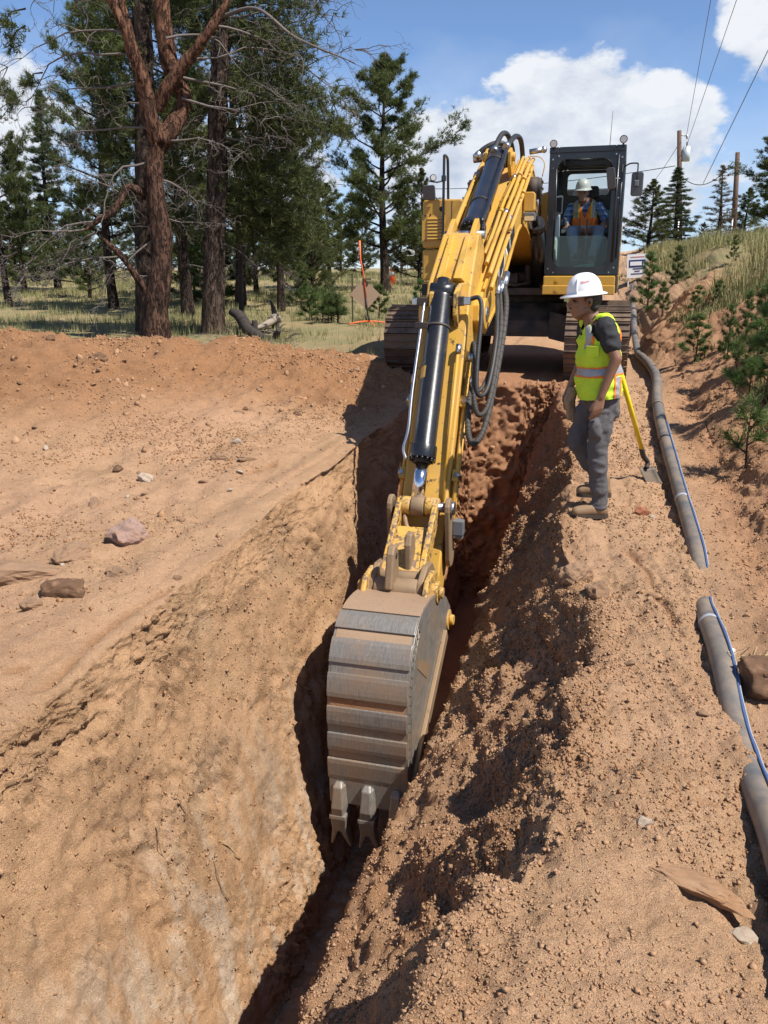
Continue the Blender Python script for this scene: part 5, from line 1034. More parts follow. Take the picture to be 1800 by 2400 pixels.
for s in (-1, 1):
    mb = MB(); mb.ball(hd + Vector((-.070, s * .034, .002)), 1, 10, 8, (.012, .013, .007)); wchild('eye', mb.mesh('eye', M_BLKDEC))
    mb = MB(); mb.ball(hd + Vector((-.083, s * .034, .026)), 1, 10, 8, (.010, .022, .005)); wchild('eyebrow', mb.mesh('eyebrow', M_HAIR))
mb = MB(); mb.tube([W(1362, 776, -.03), W(1358, 784, -.035)], .014, 10); mb.tube(curve([W(1372, 762, -.06), W(1366, 772, -.05), W(1360, 780, -.03)], 4), .006, 8); wchild('hearing_band', mb.mesh('hearing_band', M_BLKDEC))
# gloves tucked in the far hand
gl_ = fuse([(W(1352, 925, .17), W(1343, 950, .15), .042, .040), (W(1343, 950, .15), W(1344, 985, .15), .034, .02), (W(1349, 950, .15), W(1353, 990, .15), .030, .02)], .007, 4, 'work_gloves', M_GLOVE, .006, 20); go = tag(obj('work_gloves', gl_), 'pair of tan work gloves held in the standing worker\'s far hand', 'gloves')
mb = MB(); mb.tube(curve([W(1443, 905, -.02), W(1449, 945, -.03), W(1448, 975, -.03), W(1440, 985, -.03), W(1430, 982, -.03), W(1424, 970, -.05)], 6), .0022, 5); wchild('lanyard_cord', mb.mesh('lanyard_cord', M_BLKDEC))
# ---------------- the operator in the cab
EX = Matrix.Translation(MC) @ Euler((0, 0, YAW)).to_matrix().to_4x4()
def O(a, b, c): return EX @ E(a, b, c)
oper = tag(empty('person', O(.87, .18, 1.86), (0, 0, YAW)), 'person in grey hard hat and orange vest seated in the excavator cab', 'person')
opi = (Matrix.Translation(O(.87, .18, 1.86)) @ Euler((0, 0, YAW)).to_matrix().to_4x4()).inverted()
def ochild(name, me): o = obj(name, me, oper); o.matrix_parent_inverse = opi; return o
hv = lambda a, b, c: (EX.to_3x3() @ E(a, b, c))
hd = O(.815, .24, 2.47); hp = O(.87, .08, 1.93)
shA, shB = O(.66, .10, 2.29), O(1.04, .10, 2.30); eA, eB = O(.575, .14, 2.08), O(1.17, .16, 2.09); wA, wB = O(.61, .38, 2.055), O(1.155, .39, 2.06)
kA, kB = O(.71, .64, 1.935), O(1.08, .64, 1.935); aA, aB = O(.80, .86, 1.53), O(1.01, .88, 1.50)
def hr(a, b, c): return hd + hv(a, b, c)
pr = [('e', hr(0, -.02, .03), (.076, .095, .10), (0, 0, YAW)), ('e', hr(0, .022, -.035), (.058, .062, .085), (0, 0, YAW)), (hr(-.012, .055, -.095), hr(.012, .055, -.095), .024, .024), (hr(0, .088, .008), hr(0, .106, -.03), .011, .013), (hr(-.03, .078, .02), hr(.03, .078, .02), .014, .014), (hr(-.012, .078, -.066), hr(.012, .078, -.066), .011, .011),
      ('e', hr(-.078, -.01, -.005), (.009, .018, .03), (0, 0, YAW)), ('e', hr(.078, -.01, -.005), (.009, .018, .03), (0, 0, YAW)), (hr(0, -.02, -.05), O(.85, .12, 2.34), .054, .06), (O(.85, .12, 2.34), O(.86, .1, 2.2), .08, .12), (O(.86, .1, 2.2), hp, .12, .13), (shA, eA, .048, .04), (shB, eB, .048, .04), (eA, wA, .04, .027), (eB, wB, .04, .027), (shA, shB, .05, .05), (hp, kA, .08, .06), (hp, kB, .08, .06), (kA, aA, .055, .04), (kB, aB, .055, .04)]
pr += hand(wA, hv(.0, .9, -.25), hv(1, .1, .2), hv(0, -.2, -1), .18, 1.25) + hand(wB, hv(-.05, .9, -.25), hv(-1, .1, .2), hv(0, -.2, -1), .18, 1.25)
ochild('body', fuse(pr, .010, 2, 'body', M_SKIN_L))
sh = fuse([(O(.85, .12, 2.37), O(.86, .11, 2.3), .066, .11), ('e', O(.86, .10, 2.25), (.20, .125, .11), (0, 0, YAW)), ('e', O(.86, .10, 2.10), (.17, .125, .17), (0, 0, YAW)), ('e', O(.87, .10, 1.97), (.17, .135, .10), (0, 0, YAW)), (shA, eA, .068, .058), (shB, eB, .068, .058), (eA, eA.lerp(wA, .88), .058, .04), (eB, eB.lerp(wB, .88), .058, .04)], .013, 3, 'shirt', M_PLAID, .006, 10)
nkc = O(.835, .155, 2.385)
ochild('shirt', carve(sh, lambda c: (c - nkc).length > .07, (), 'shirt', M_PLAID))
ochild('jeans', fuse([('e', O(.87, .10, 1.93), (.175, .14, .09), (0, 0, YAW)), (O(.80, .12, 1.93), kA, .09, .074), (O(.95, .12, 1.93), kB, .09, .074), (kA, aA, .072, .058), (kB, aB, .072, .058)], .013, 3, 'jeans', M_DENIM, .008, 9))
vf = fuse([('e', O(.86, .11, 2.24), (.185, .145, .13), (0, 0, YAW)), ('e', O(.86, .12, 2.10), (.182, .150, .17), (0, 0, YAW)), ('e', O(.87, .12, 2.0), (.18, .155, .10), (0, 0, YAW)), (O(.78, .10, 2.36), O(.72, .1, 2.28), .05, .06), (O(.92, .10, 2.36), O(.99, .1, 2.29), .05, .06)], .0125, 3, 'vest', M_HIVISO, .006, 10)
EXi = EX.inverted()
def loc(c): v = EXi @ c; return v.x, -v.y, v.z
def ovk(c):
    a, b, z = loc(c)
    if z < 1.95: return False
    if b > .1 and z > 2.12 and abs(a - .86) < (z - 2.12) * .34: return False
    for sa in (.655, 1.045):
        if math.hypot(a - sa, z - 2.27) < .055: return False
    return (c - nkc).length > .075
ochild('vest', carve(vf, ovk, (), 'vest', M_HIVISO, .003, .003))
ax3 = hv(1, 0, 0)
for a0, a1, m in ((.715, .765, M_SILVER), (.700, .715, M_LIME), (.765, .780, M_LIME), (.955, 1.005, M_SILVER), (.940, .955, M_LIME), (1.005, 1.02, M_LIME)):
    ochild('reflective_stripe', carve(vf, lambda c: ovk(c) and a0 < loc(c)[0] < a1 and loc(c)[2] > 2.14, [(O(a0, 0, 0), ax3), (O(a1, 0, 0), ax3)], 'reflective_stripe', m, .0065, .002))
ochild('reflective_band', carve(vf, lambda c: ovk(c) and 1.99 < loc(c)[2] < 2.03, [(O(0, 0, 1.99), (0, 0, 1)), (O(0, 0, 2.03), (0, 0, 1))], 'reflective_band', M_SILVER, .0065, .002))
hm, HM = hat_mesh(hr(0, 0, .055), .108, .128, .135, .018, (R_(8), 0, YAW), M_HATG); hob = ochild('hard_hat', hm.mesh('hard_hat', M_HATG))
mb = MB(); vs = []
HMo = HM
for i in range(13):
    a = PI * 1.5 - .95 + 1.9 * i / 12; vs += [HMo @ Vector((.108 * math.cos(a), .128 * math.sin(a), .0)), HMo @ Vector((.125 * math.cos(a), (.128 + .055) * math.sin(a), -.012)), HMo @ Vector((.125 * math.cos(a), (.128 + .055) * math.sin(a), -.005)), HMo @ Vector((.108 * math.cos(a), .128 * math.sin(a), .010))]
fs = []
for i in range(12):
    for k in range(4): fs.append((i * 4 + k, i * 4 + (k + 1) % 4, i * 4 + 4 + (k + 1) % 4, i * 4 + 4 + k))
mb._add(vs, fs, True); obj('hat_peak', mb.mesh('hat_peak', M_HATG), hob)
ochild('hair', carve(fuse([('e', hr(0, -.035, .03), (.082, .088, .09), (0, 0, YAW))], .007, 2, 'hair', plain('brown_hair', (.06, .04, .025), .6)), lambda c: loc(c)[1] < .24, (), 'hair', plain('brown_hair', (.06, .04, .025), .6)))
for s in (-1, 1):
    mb = MB(); mb.ball(hr(s * .032, .076, .002), .010, 8, 6); ochild('eye', mb.mesh('eye', M_BLKDEC))
for an in (aA, aB):
    d1 = hv(0, 1, 0); ochild('boot', fuse([(an + Vector((0, 0, .05)), an + Vector((0, 0, -.04)), .055, .055), (an + Vector((0, 0, -.05)), an + d1 * .15 + Vector((0, 0, -.06)), .05, .042)], .009, 3, 'boot', plain('dark_boot', (.05, .035, .025), .7)))
# ------------------------------------------------------------------ pipe, cable, shovel
def pipe_mat():
    t = NT('black_polyethylene'); n = t.noise(6, 5, .6); n2 = t.noise(60, 4, .6)
    c = t.mix(n2, (.085, .086, .088), (.125, .122, .118)); c = t.mix(t.ramp(n, [(.36, 0.), (.62, .85)]), c, (.25, .19, .135)); return t.set(col=c, rough=.5, nrm=t.bump(n2, .15, .004))
M_PIPE = pipe_mat()
PIPE_PX = [(1470, 20.0, .05), (1476, 16.5, .05), (1486, 14.4, .06), (1499, 12.8, .07), (1514, 11.5, .07), (1529, 10.3, .07), (1531, 9.3, .06), (1541, 8.3, .06), (1562, 7.4, .065), (1588, 6.6, .065), (1612, 5.95, .04), (1636, 5.4, -.02), (1652, 4.95, -.07), (1656, 4.55, -.02), (1672, 4.2, .035), (1698, 3.78, .045), (1732, 3.42, -.035), (1762, 3.12, -.06), (1792, 2.86, -.01), (1824, 2.62, .05), (1880, 2.2, .06), (1990, 1.5, .05)]
PIPE_PTS = []
for px, Y, dz in PIPE_PX:
    p = at_depth(px, 1200 - 1940 * math.tan(R_(PITCH) - math.atan(1.75 / max(Y, 1))), Y); x = p.x if Y < 13 else p.x
    PIPE_PTS.append(Vector((x, Y, gz(x, Y) + dz)))
mb = MB(); cpts = curve(PIPE_PTS, 8); mb.tube(cpts, .058, 20); tag(mb.build('water_pipe', M_PIPE), 'long dusty black plastic pipe lying half buried along the toe of the bank', 'pipe')
M_BLUE = plain('blue_cable_jacket', (.06, .11, .25), .4, 0, .2, 30); M_CLEAR = plain('white_cable_jacket', (.36, .37, .40), .4, 0, .1, 30)
cab_pts = [p + Vector((.036 + .004 * math.sin(i * .23), 0, .054)) for i, p in enumerate(cpts) if p.y < 8.2]
mb = MB(); mb.tube(cab_pts, .006, 8); tag(mb.build('tracer_cable', M_BLUE), 'thin blue cable taped along the top of the black pipe', 'cable')
mb = MB(); mb.tube([p + Vector((.011, 0, -.005 + .004 * math.sin(i * .9))) for i, p in enumerate(cab_pts)], .0035, 8); tag(mb.build('tracer_cable', M_CLEAR), 'thin white cable running beside the blue one on the pipe', 'cable')
for Y in (8.9, 7.7, 6.35, 4.28):
    i = min(range(len(cpts)), key=lambda k: abs(cpts[k].y - Y)); d = (cpts[i + 1] - cpts[i - 1]).normalized(); mb = MB(); mb.tube([cpts[i] - d * .02, cpts[i] + d * .02], .0605, 20)
    o = mb.build('tape_band', M_BLKDEC if Y > 7 else M_CLEAR); tag(o, {8.9: 'black tape band round the pipe beside the excavator track', 7.7: 'black tape band round the pipe next to the shovel handle', 6.35: 'pale tape band round the pipe below the shovel blade', 4.28: 'pale tape band where the pipe comes back out of the soil'}[Y], 'tape')
# shovel leaning against the worker's back
sb = at_depth(1513, 1092, 6.95); sb.z = gz(sb.x, sb.y) + .13; st_ = W(1450, 838, .06); st_.x += .0
sh_ = tag(empty('shovel', (sb.x, sb.y, gz(sb.x, sb.y))), 'shovel with bright yellow handle and black grip leaning beside the standing worker', 'shovel')
inv = Matrix.Translation(-Vector(sh_.location))
def schild(n, me): o = obj(n, me, sh_); o.matrix_parent_inverse = inv; return o
d = (st_ - sb); mb = MB(); mb.tube([sb + d * .16, sb + d * .88], .019, 14); schild('handle', mb.mesh('handle', plain('yellow_fibreglass', (.82, .60, .012), .35, 0, .06, 8)))
mb = MB(); mb.tube([sb + d * .875, sb + d * .885, sb + d * 1.0, sb + d * 1.01], [.019, .022, .022, .015], 14); schild('grip', mb.mesh('grip', M_RUB))
mb = MB(); mb.tube(curve([sb + d * .17, sb + d * .08, sb + Vector((.01, -.01, .02)), sb + Vector((.0, -.03, -.03))], 5), [.022] * 10 + [.02] * 6, 12); sk = schild('socket', mb.mesh('socket', M_BLKM))
mb = MB(); vs = []; fs = []; ux = Vector((.9, .25, 0)).normalized(); ddn = Vector((.30, -.25, -.62)).normalized()
for i in range(9):
    t_ = i / 8; w = .075 * (1 if t_ < .55 else math.cos((t_ - .55) / .45 * PI / 2) ** .6 + .04)
    for j in range(7): s = j / 6 * 2 - 1; vs.append(sb + Vector((0, -.02, -.02)) + ddn * (.27 * t_) + ux * w * s + Vector((-.2, -.9, .3)) * (-.02 * (1 - s * s)))
for i in range(8):
    for j in range(6): fs.append((i * 7 + j, i * 7 + j + 1, i * 7 + 8 + j, i * 7 + 7 + j))
mb._add(vs, fs, True); bl = schild('blade', mb.mesh('blade', paint('shovel_blade_steel', (.05, .045, .04), .5, .4, dust=.8))); so = bl.modifiers.new('s', 'SOLIDIFY'); so.thickness = .004
# ------------------------------------------------------------------ rocks
def rock_mat(name, c1, c2):
    t = NT(name); n = t.noise(6, 6, .62); n2 = t.noise(45, 5, .65); c = t.mix(n, c1, c2); c = t.mix(t.ramp(n2, [(.5, 0.), (.7, .6)]), c, tuple(x * .55 for x in c1)); c = t.mix(t.ramp(t.noise(2.2, 5, .6), [(.5, 0.), (.66, .55)]), c, (.40, .235, .135))
    return t.set(col=c, rough=.85, spec=.25, nrm=t.bump(t.math('ADD', n2, n), .6, .02))
M_RPINK = rock_mat('pink_granite', (.42, .27, .22), (.33, .22, .17)); M_RBRN = rock_mat('brown_stone', (.36, .22, .13), (.27, .165, .10)); M_RPALE = rock_mat('pale_stone', (.55, .45, .35), (.44, .34, .25)); M_RDARK = rock_mat('dark_rooty_clod', (.20, .11, .062), (.13, .072, .042))
def rock_mesh(seed, sub=4, cuts=9, rough=.16):
    bm = bmesh.new(); bmesh.ops.create_icosphere(bm, subdivisions=sub, radius=1.0); rr = random.Random(seed); pl = []
    for _ in range(cuts):
        n = Vector((rr.gauss(0, 1), rr.gauss(0, 1), rr.gauss(0, 1))).normalized(); pl.append((n, rr.uniform(.55, .85)))
    for v in bm.verts:
        for n, d in pl:
            e = v.co.dot(n) - d
            if e > 0: v.co -= n * e * .92
    V = np.array([v.co[:] for v in bm.verts]); dn = fbm(V + seed * 3.1, 2.6, 4, .55, seed) * rough
    for v, q in zip(bm.verts, dn): v.co *= 1 + q
    me = bpy.data.meshes.new('rock'); bm.to_mesh(me); bm.free(); return me
RM = [rock_mesh(i) for i in range(7)]; RM_S = [rock_mesh(i, 2) for i in range(7)]
def rock(px, py, Yg, sx, sy, sz, rot, m, k, label, group=None, sink=.25, name='rock', cat='rock'):
    p = at_depth(px, py, Yg); me = (RM if sx > .06 else RM_S)[k % 7].copy(); me.materials.append(m); me.polygons.foreach_set('use_smooth', np.zeros(len(me.polygons), dtype=bool) if m is not M_RDARK else np.ones(len(me.polygons), dtype=bool))
    o = obj(name, me); o.location = (p.x, Yg, gz(p.x, Yg) + sz * (.8 - 2 * sink)); o.scale = (sx, sy, sz); o.rotation_euler = rot; return tag(o, label, cat, group)
rock(302, 1262, 5.25, .145, .11, .10, (.2, .3, .4), M_RPINK, 0, 'angular pinkish boulder sitting on the left bench', sink=.2)
rock(45, 1325, 4.75, .26, .15, .075, (.1, .1, .2), M_RBRN, 1, 'broad flat slab of brown rock set in the left bench', sink=.35)
rock(168, 1288, 4.98, .15, .10, .07, (.1, -.2, .9), M_RBRN, 2, 'half-buried brown rock next to the broad flat slab', sink=.35)
rock(150, 1372, 4.45, .13, .09, .075, (.3, .1, .1), M_RDARK, 3, 'dark crumbly clod in the hollow below the flat slab', sink=.3, name='soil_clod', cat='clod')
rock(74, 1408, 4.28, .065, .05, .042, (.2, .4, .7), M_RBRN, 4, 'rounded brown rock lying in front of the dark clod', sink=.25)
rock(272, 1335, 4.72, .075, .05, .045, (.2, .1, .3), M_RBRN, 5, 'flat brown stone just below the pinkish boulder', sink=.25)
rock(342, 1128, 6.5, .075, .05, .045, (.1, .3, .2), M_RPALE, 2, 'pale blocky stone on the gravelly bench above the boulder', sink=.25)
rock(278, 1102, 6.75, .06, .05, .04, (.1, .1, 1.2), M_RDARK, 6, 'small dark clod near the pale blocky stone', name='soil_clod', cat='clod')
rock(518, 1085, 6.95, .085, .06, .05, (.3, .1, .2), M_RBRN, 3, 'brown stone on the bench nearest the trench corner', sink=.3)
rock(580, 1078, 7.0, .09, .05, .03, (.1, .2, .5), M_RBRN, 1, 'thin flat brown stone by the crack in the bench', sink=.3)
rock(555, 1042, 7.5, .05, .04, .04, (.4, .1, .2), M_RPALE, 4, 'little pale stone at the foot of the dark spoil heap', sink=.25)
rock(240, 945, 9.0, .10, .07, .06, (.2, .2, .1), M_RDARK, 0, 'dark lump on the lower face of the spoil heap', sink=.3, name='soil_clod', cat='clod')
rock(358, 842, 10.2, .06, .05, .05, (.2, .2, .1), M_RPALE, 3, 'pale stone high on the face of the spoil heap', sink=.3)
rock(222, 1188, 5.9, .05, .11, .04, (.2, .1, .2), M_RBRN, 5, 'long brown stone on the bench behind the pinkish boulder', sink=.3)
rs = random.Random(4)
for i in range(18):
    px, Y = rs.uniform(40, 800), rs.uniform(8.3, 10.4); s = rs.uniform(.022, .05)
    rock(px, 900, Y, s * rs.uniform(.9, 1.5), s, s * rs.uniform(.5, .8), (rs.uniform(-.4, .4), rs.uniform(-.4, .4), rs.uniform(0, 3)), rs.choice([M_RBRN, M_RDARK, M_RBRN]), i, 'small brown stone in the loose face of the spoil heap', 'stones in the spoil heap', .3)
for i in range(14):
    px, Y = rs.uniform(30, 560), rs.uniform(4.6, 7.8); s = rs.uniform(.014, .032)
    rock(px, 900, Y, s * rs.uniform(.9, 1.6), s, s * rs.uniform(.5, .8), (rs.uniform(-.4, .4), rs.uniform(-.4, .4), rs.uniform(0, 3)), rs.choice([M_RBRN, M_RPALE, M_RBRN]), i, 'fist-sized stone scattered on the gravelly left bench', 'stones on the left bench', .3)
# right-hand ridge
sl_ = rock(1640, 2105, 2.30, .205, .072, .034, (-.12, .05, R_(-38)), M_CLOD, 6, 'long thin brown slab tilted on the near ridge of spoil', sink=.15)
rock(1752, 2125, 2.16, .055, .045, .022, (.1, .2, .3), M_RPALE, 2, 'pale flat stone beside the long thin slab', sink=.25)
rock(1505, 1990, 2.62, .035, .03, .025, (.1, .2, .3), M_RPALE, 1, 'pale yellowish stone bedded in the ridge above the slab', sink=.3)
rock(1713, 1502, 4.0, .045, .035, .03, (.1, .5, .3), plain('white_stone', (.72, .68, .60), .8, 0, .15, 20), 4, 'white stone beside the pipe where it surfaces', sink=.15)
rock(1800, 1600, 3.62, .19, .14, .12, (.1, .2, .3), M_RDARK, 5, 'big dark clod matted with roots beside the pipe', sink=.2, name='soil_clod', cat='clod')
rock(1345, 1375, 5.0, .13, .11, .11, (.4, .2, .8), M_RBRN, 3, 'large slumped clod hanging on the trench edge below the worker', sink=.3, name='soil_clod', cat='clod')
rock(1400, 1405, 4.75, .09, .08, .08, (.1, .6, .1), M_RBRN, 0, 'crumbling clod next to the large slumped one', sink=.3, name='soil_clod', cat='clod')
rock(1505, 1195, 6.15, .06, .05, .045, (.1, .2, .1), plain('brick_red_stone', (.30, .11, .055), .85, 0, .3, 20), 1, 'reddish stone between the worker\'s boots and the pipe', sink=.25)
rock(1528, 1205, 6.1, .03, .03, .025, (.1, .2, .1), M_RPALE, 2, 'small grey stone touching the reddish stone', sink=.25)
for i in range(12):
    Y = rs.uniform(2.0, 5.6); px = rs.uniform(1420, 1720) if Y < 4.5 else rs.uniform(1400, 1560); s = rs.uniform(.012, .035)
    rock(px, 1700, Y, s * rs.uniform(.9, 1.5), s, s * rs.uniform(.6, .9), (rs.uniform(-.4, .4), rs.uniform(-.4, .4), rs.uniform(0, 3)), rs.choice([M_RBRN, M_CLOD, M_RBRN, M_RBRN]), i, 'small stone bedded in the near spoil ridge', 'stones in the near ridge', .3)
# roots and twigs poking from the soil
M_ROOT = plain('dry_root', (.20, .13, .075), .8, 0, .3, 30); M_STRAW = plain('straw_root', (.50, .36, .18), .8, 0, .2, 30)
def root(name, pts, r, m, label, group=None):
    mb = MB(); mb.tube(curve(pts, 5), r, 6); tag(mb.build(name, m), label, 'root', group)
def on_wall(px, py):
    """point of the ground seen at a pixel: nearest ground vertex to the ray"""
    u = at_depth(px, py, 1.0); u.normalize(); P = GR['P'].reshape(-1, 3); d = np.array(u[:]); t_ = P @ d; q = P - t_[:, None] * d; w = (q * q).sum(1) / np.maximum(t_, .5) ** 2; w[t_ < .6] = 9
    near = np.where(w < w.min() * 4 + 2e-6)[0]; i = near[np.argmin(t_[near])]; return Vector(P[i])
cam_n = Vector((.3, -.6, .4))
for pts, m, lab in (([(498, 2010), (513, 2040), (520, 2075), (535, 2055 + 50)], M_ROOT, 'thin dark root hanging down the left cut face'), ([(360, 1938), (375, 1975), (392, 2000), (400, 2028)], M_ROOT, 'fine dark root on the left cut face above the grey patch'), ([(490, 1960), (530, 1975), (565, 2005)], M_STRAW, 'pale straight root crossing the hanging dark root'), ([(722, 2298), (760, 2285), (795, 2287)], M_STRAW, 'pale root end in the shaded trench bottom'), ([(408, 1868), (428, 1895), (440, 1925)], M_ROOT, 'short curled root high on the left cut face')):
    w = [on_wall(*p) + cam_n * (.012 + .008 * (i % 2)) for i, p in enumerate(pts)]; root('root', w, .0028, m, lab)
for i in range(9):
    c = on_wall(1745, 1575) + Vector((rs.uniform(-.05, .1), rs.uniform(-.05, .08), .06)); root('root', [c, c + Vector((rs.uniform(-.1, .05), -.03, .06)), c + Vector((rs.uniform(-.16, .02), -.07, rs.uniform(-.02, .06)))], .0022, M_STRAW if i % 3 else M_ROOT, 'wispy root sticking out of the big dark clod', 'roots of the dark clod')
# ------------------------------------------------------------------ roadside things far off
M_ORANGE = plain('safety_orange', (.85, .14, .03), .55, 0, .08, 10); M_SIGNBK = plain('bare_sign_back', (.26, .175, .115), .6, .0, .08, 6); M_GALV = plain('galvanised', (.35, .36, .36), .45, .7, .15, 20)
sp0 = at_depth(862, 775, 18.4); sx0, sy0 = sp0.x, 18.4; sz0 = gz(sx0, sy0)
ss = tag(empty('road_sign', (sx0, sy0, sz0)), 'diamond road sign seen from behind on an orange sprung stand', 'sign')
mb = MB(); mb.prism([(0, .30), (.33, .62), (0, .96), (-.33, .62)], lambda u, v, h: Vector((u * .98 - .05 - (v - .6) * .10, h + u * .25, v)), .02, .032); mb.build('sign_panel', M_SIGNBK, ss)
mb = MB(); mb.tube([(0, 0, .16), (-.03, .0, .55)], .014, 8); mb.build('stand_post', M_BLKM, ss); mb = MB(); mb.tube([(-.03, 0, .55), (-.075, 0, .98), (-.15, .01, 1.35), (-.165, .01, 1.72)], [.012, .012, .018, .022], 8); mb.build('flag_mast', M_ORANGE, ss); mb = MB(); mb.tube([(-.165, .01, 1.72), (-.17, .01, 1.84)], .012, 8); mb.build('mast_tip', M_BLKM, ss)
mb = MB(); mb.box(-.07, .07, -.03, .03, .92, .95); mb.build('top_clip', M_BLKM, ss); mb = MB(); mb.box(-.05, .05, -.03, .03, .30, .33); mb.build('bottom_clip', M_BLKM, ss)
for x in (-.03, .03):
    mb = MB(); mb.cyl((x, 0, .05), (x, 0, .19), .022, k=10); mb.build('spring', M_BLKM, ss)
for dx, dy in ((-.42, -.25), (.42, .2), (.16, -.3), (-.1, .4)):
    mb = MB(); mb.tube([(0, 0, .06), (dx * .5, dy * .5, .045), (dx, dy, gz(sx0 + dx, sy0 + dy) - sz0 + .012)], .016, 8); mb.build('leg', M_ORANGE, ss)
cp0 = at_depth(920, 636, 34.0); cz = gz(cp0.x, 34)
tc_ = tag(empty('traffic_cone', (cp0.x, 34, cz)), 'small orange traffic cone standing in the far grass', 'cone'); mb = MB(); mb.tube([(0, 0, .03), (0, 0, .70)], [.16, .03], 16); mb.build('cone', M_ORANGE, tc_); mb = MB(); mb.box(-.2, .2, -.2, .2, 0, .035); mb.build('base', M_ORANGE, tc_, .01); mb = MB(); mb.tube([(0, 0, .36), (0, 0, .5)], [.102, .077], 16); mb.build('collar', M_WHITE, tc_)
def board_sign(px, Y, h, w, bh, label, nm='sign_board', tilt=0, post='one'):
    p = at_depth(px, 600, Y); z = gz(p.x, Y); s = tag(empty(nm, (p.x, Y, z), (0, tilt, R_(-8))), label, 'sign'); mb = MB(); mb.box(-w / 2, w / 2, -.02, .0, h - bh, h); mb.build('panel', M_WHITE, s)
    mb = MB()
    for q in ((0,) if post == 'one' else (-w * .42, w * .42)): mb = MB(); mb.box(q - .012, q + .012, .001, .022, -.2, h); mb.build('post', M_GALV if post == 'one' else M_WHITE, s)
    return s
ys = board_sign(1497, 20.5, .62, .47, .54, 'white yard sign with a navy panel standing on the bank', 'yard_sign', R_(-3), 'two')
navy = plain('navy_print', (.02, .03, .14), .5); mb = MB(); mb.box(-.19, .19, -.026, -.0205, .32, .49); mb.build('navy_panel', navy, ys); mb = MB(); mb.box(-.165, .10, -.030, -.0265, .36, .45); mb.build('panel_logo', M_WHITE, ys); mb = MB(); mb.prism([(.12, .36), (.17, .36), (.145, .45)], lambda u, v, h: Vector((u, h, v)), -.030, -.0265); mb.build('panel_mark', M_WHITE, ys)
for i, (a, b, z) in enumerate(((-.16, .16, .55), (-.10, .14, .275), (-.06, .06, .22), (-.14, .15, .16))): mb = MB(); mb.box(a, b, -.026, -.0205, z, z + (.012 if i == 0 else .022)); mb.build('print_line', plain('red_print', (.5, .08, .06), .5) if i == 0 else navy, ys)
board_sign(955, 38.0, 1.35, .62, .28, 'small white board on a post beyond the meadow')
def fence_post(px, Y, h, label, g=None):
    p = at_depth(px, 600, Y); mb = MB(); z = gz(p.x, Y); mb.box(-.018, .018, -.004, .004, -.1, h); mb.box(-.004, .004, .0045, .03, -.1, h); o = mb.build('fence_post', paint('rusty_post', (.06, .06, .045), .7, .4, dust=.3)); o.location = (p.x, Y, z); tag(o, label, 'post', g)
fence_post(825, 18.8, 1.05, 'thin steel fence post standing just beside the diamond sign'); fence_post(940, 36, 1.6, 'slim rusty post near the small white board')
for px in (1000 - 300, 360 + 0): fence_post(px, 33, 1.1, 'thin steel fence post at the far edge of the meadow', 'far fence posts')
# utility poles
M_POLE = plain('creosoted_pole', (.10, .052, .033), .8, 0, .3, 6, .4)
def utility_pole(px, Y, py_top, lean, label, transformer):
    p = at_depth(px, 590, Y); z = gz(p.x, Y); top = at_depth(px + lean, py_top, Y)
    u = tag(empty('utility_pole', (p.x, Y, z)), label, 'utility pole'); mb = MB(); mb.tube([(0, 0, -.4), (top.x - p.x, 0, top.z - z)], [.17, .12], 12); mb.build('pole', M_POLE, u); H = top.z - z; tx = top.x - p.x
    mb = MB(); mb.cyl((tx * .1 - .22, -.1, -.2), (tx * .1 - .22, -.1, 1.5), .10 if transformer else .06, k=10); mb.build('cable_guard', M_GALV, u)
    if transformer:
        mb = MB(); mb.cyl((tx * .75 + .34, -.05, H * .74), (tx * .75 + .34, -.05, H * .86), .22, k=18); mb.ball((tx * .75 + .34, -.05, H * .86), .22, 18, 8, (1, 1, .3)); tr = mb.build('transformer', plain('transformer_grey', (.50, .55, .56), .4, 0, .05, 4), u)
        mb = MB(); mb.cyl((tx * .75 + .34, -.05, H * .86), (tx * .75 + .34, -.05, H * .905), .045, k=10); mb.build('bushing', M_MIRROR, tr); mb = MB(); mb.box(tx * .75 + .08, tx * .75 + .22, -.1, 0, H * .76, H * .84); mb.build('bracket', M_GALV, tr)
        mb = MB(); mb.tube([(tx, 0, H * .965), (tx + .45, 0, H * .955)], .035, 8); mb.cyl((tx + .48, 0, H * .93), (tx + .48, 0, H * .965), .05, k=8); mb.build('insulator_arm', M_GALV, u)
    return Vector((top.x, Y, top.z)), H
t1, H1 = utility_pole(1593, 52, 306, -1, 'tall brown utility pole carrying a grey transformer', True)
t2, H2 = utility_pole(1717, 50, 357, 12, 'plain brown utility pole standing right of the one with the transformer', False)
M_WIRE = plain('wire', (.03, .03, .032), .5)
def wire(a, b, sag, label, r=.016, beyond=0.):
    a, b = Vector(a), Vector(b); b2 = b + (b - a) * beyond; mb = MB(); mb.tube([a.lerp(b2, i / 24) - Vector((0, 0, sag * 4 * (i / 24) * (1 - i / 24))) for i in range(25)], [r * (1 - (.72 if beyond else 0) * i / 24) for i in range(25)], 5); tag(mb.build('power_line', M_WIRE), label, 'wire')
wire(t1 + Vector((.45, 0, -.2)), at_depth(1700, -190, 18), 0., 'steep overhead wire rising from the transformer pole\'s insulator', .014, .6)
wire(t1 + Vector((.45, 0, -1.0)), at_depth(1800, -215, 18), 0., 'overhead wire rising from beside the transformer', .014, .6)
wire(at_depth(1648, 430, 54), at_depth(1960, -210, 18), 0., 'thicker overhead wire sweeping up past both utility poles', .020, .6)
wire(t1 + Vector((-.05, 0, -1.9)), at_depth(700, 420, 75), 1.0, 'low wire running from the transformer pole away behind the pines', .022)
wire(t1 + Vector((.2, 0, -2.3)), t2 + Vector((-.2, 0, -.5)), .9, 'slack cable hanging between the two utility poles', .022)
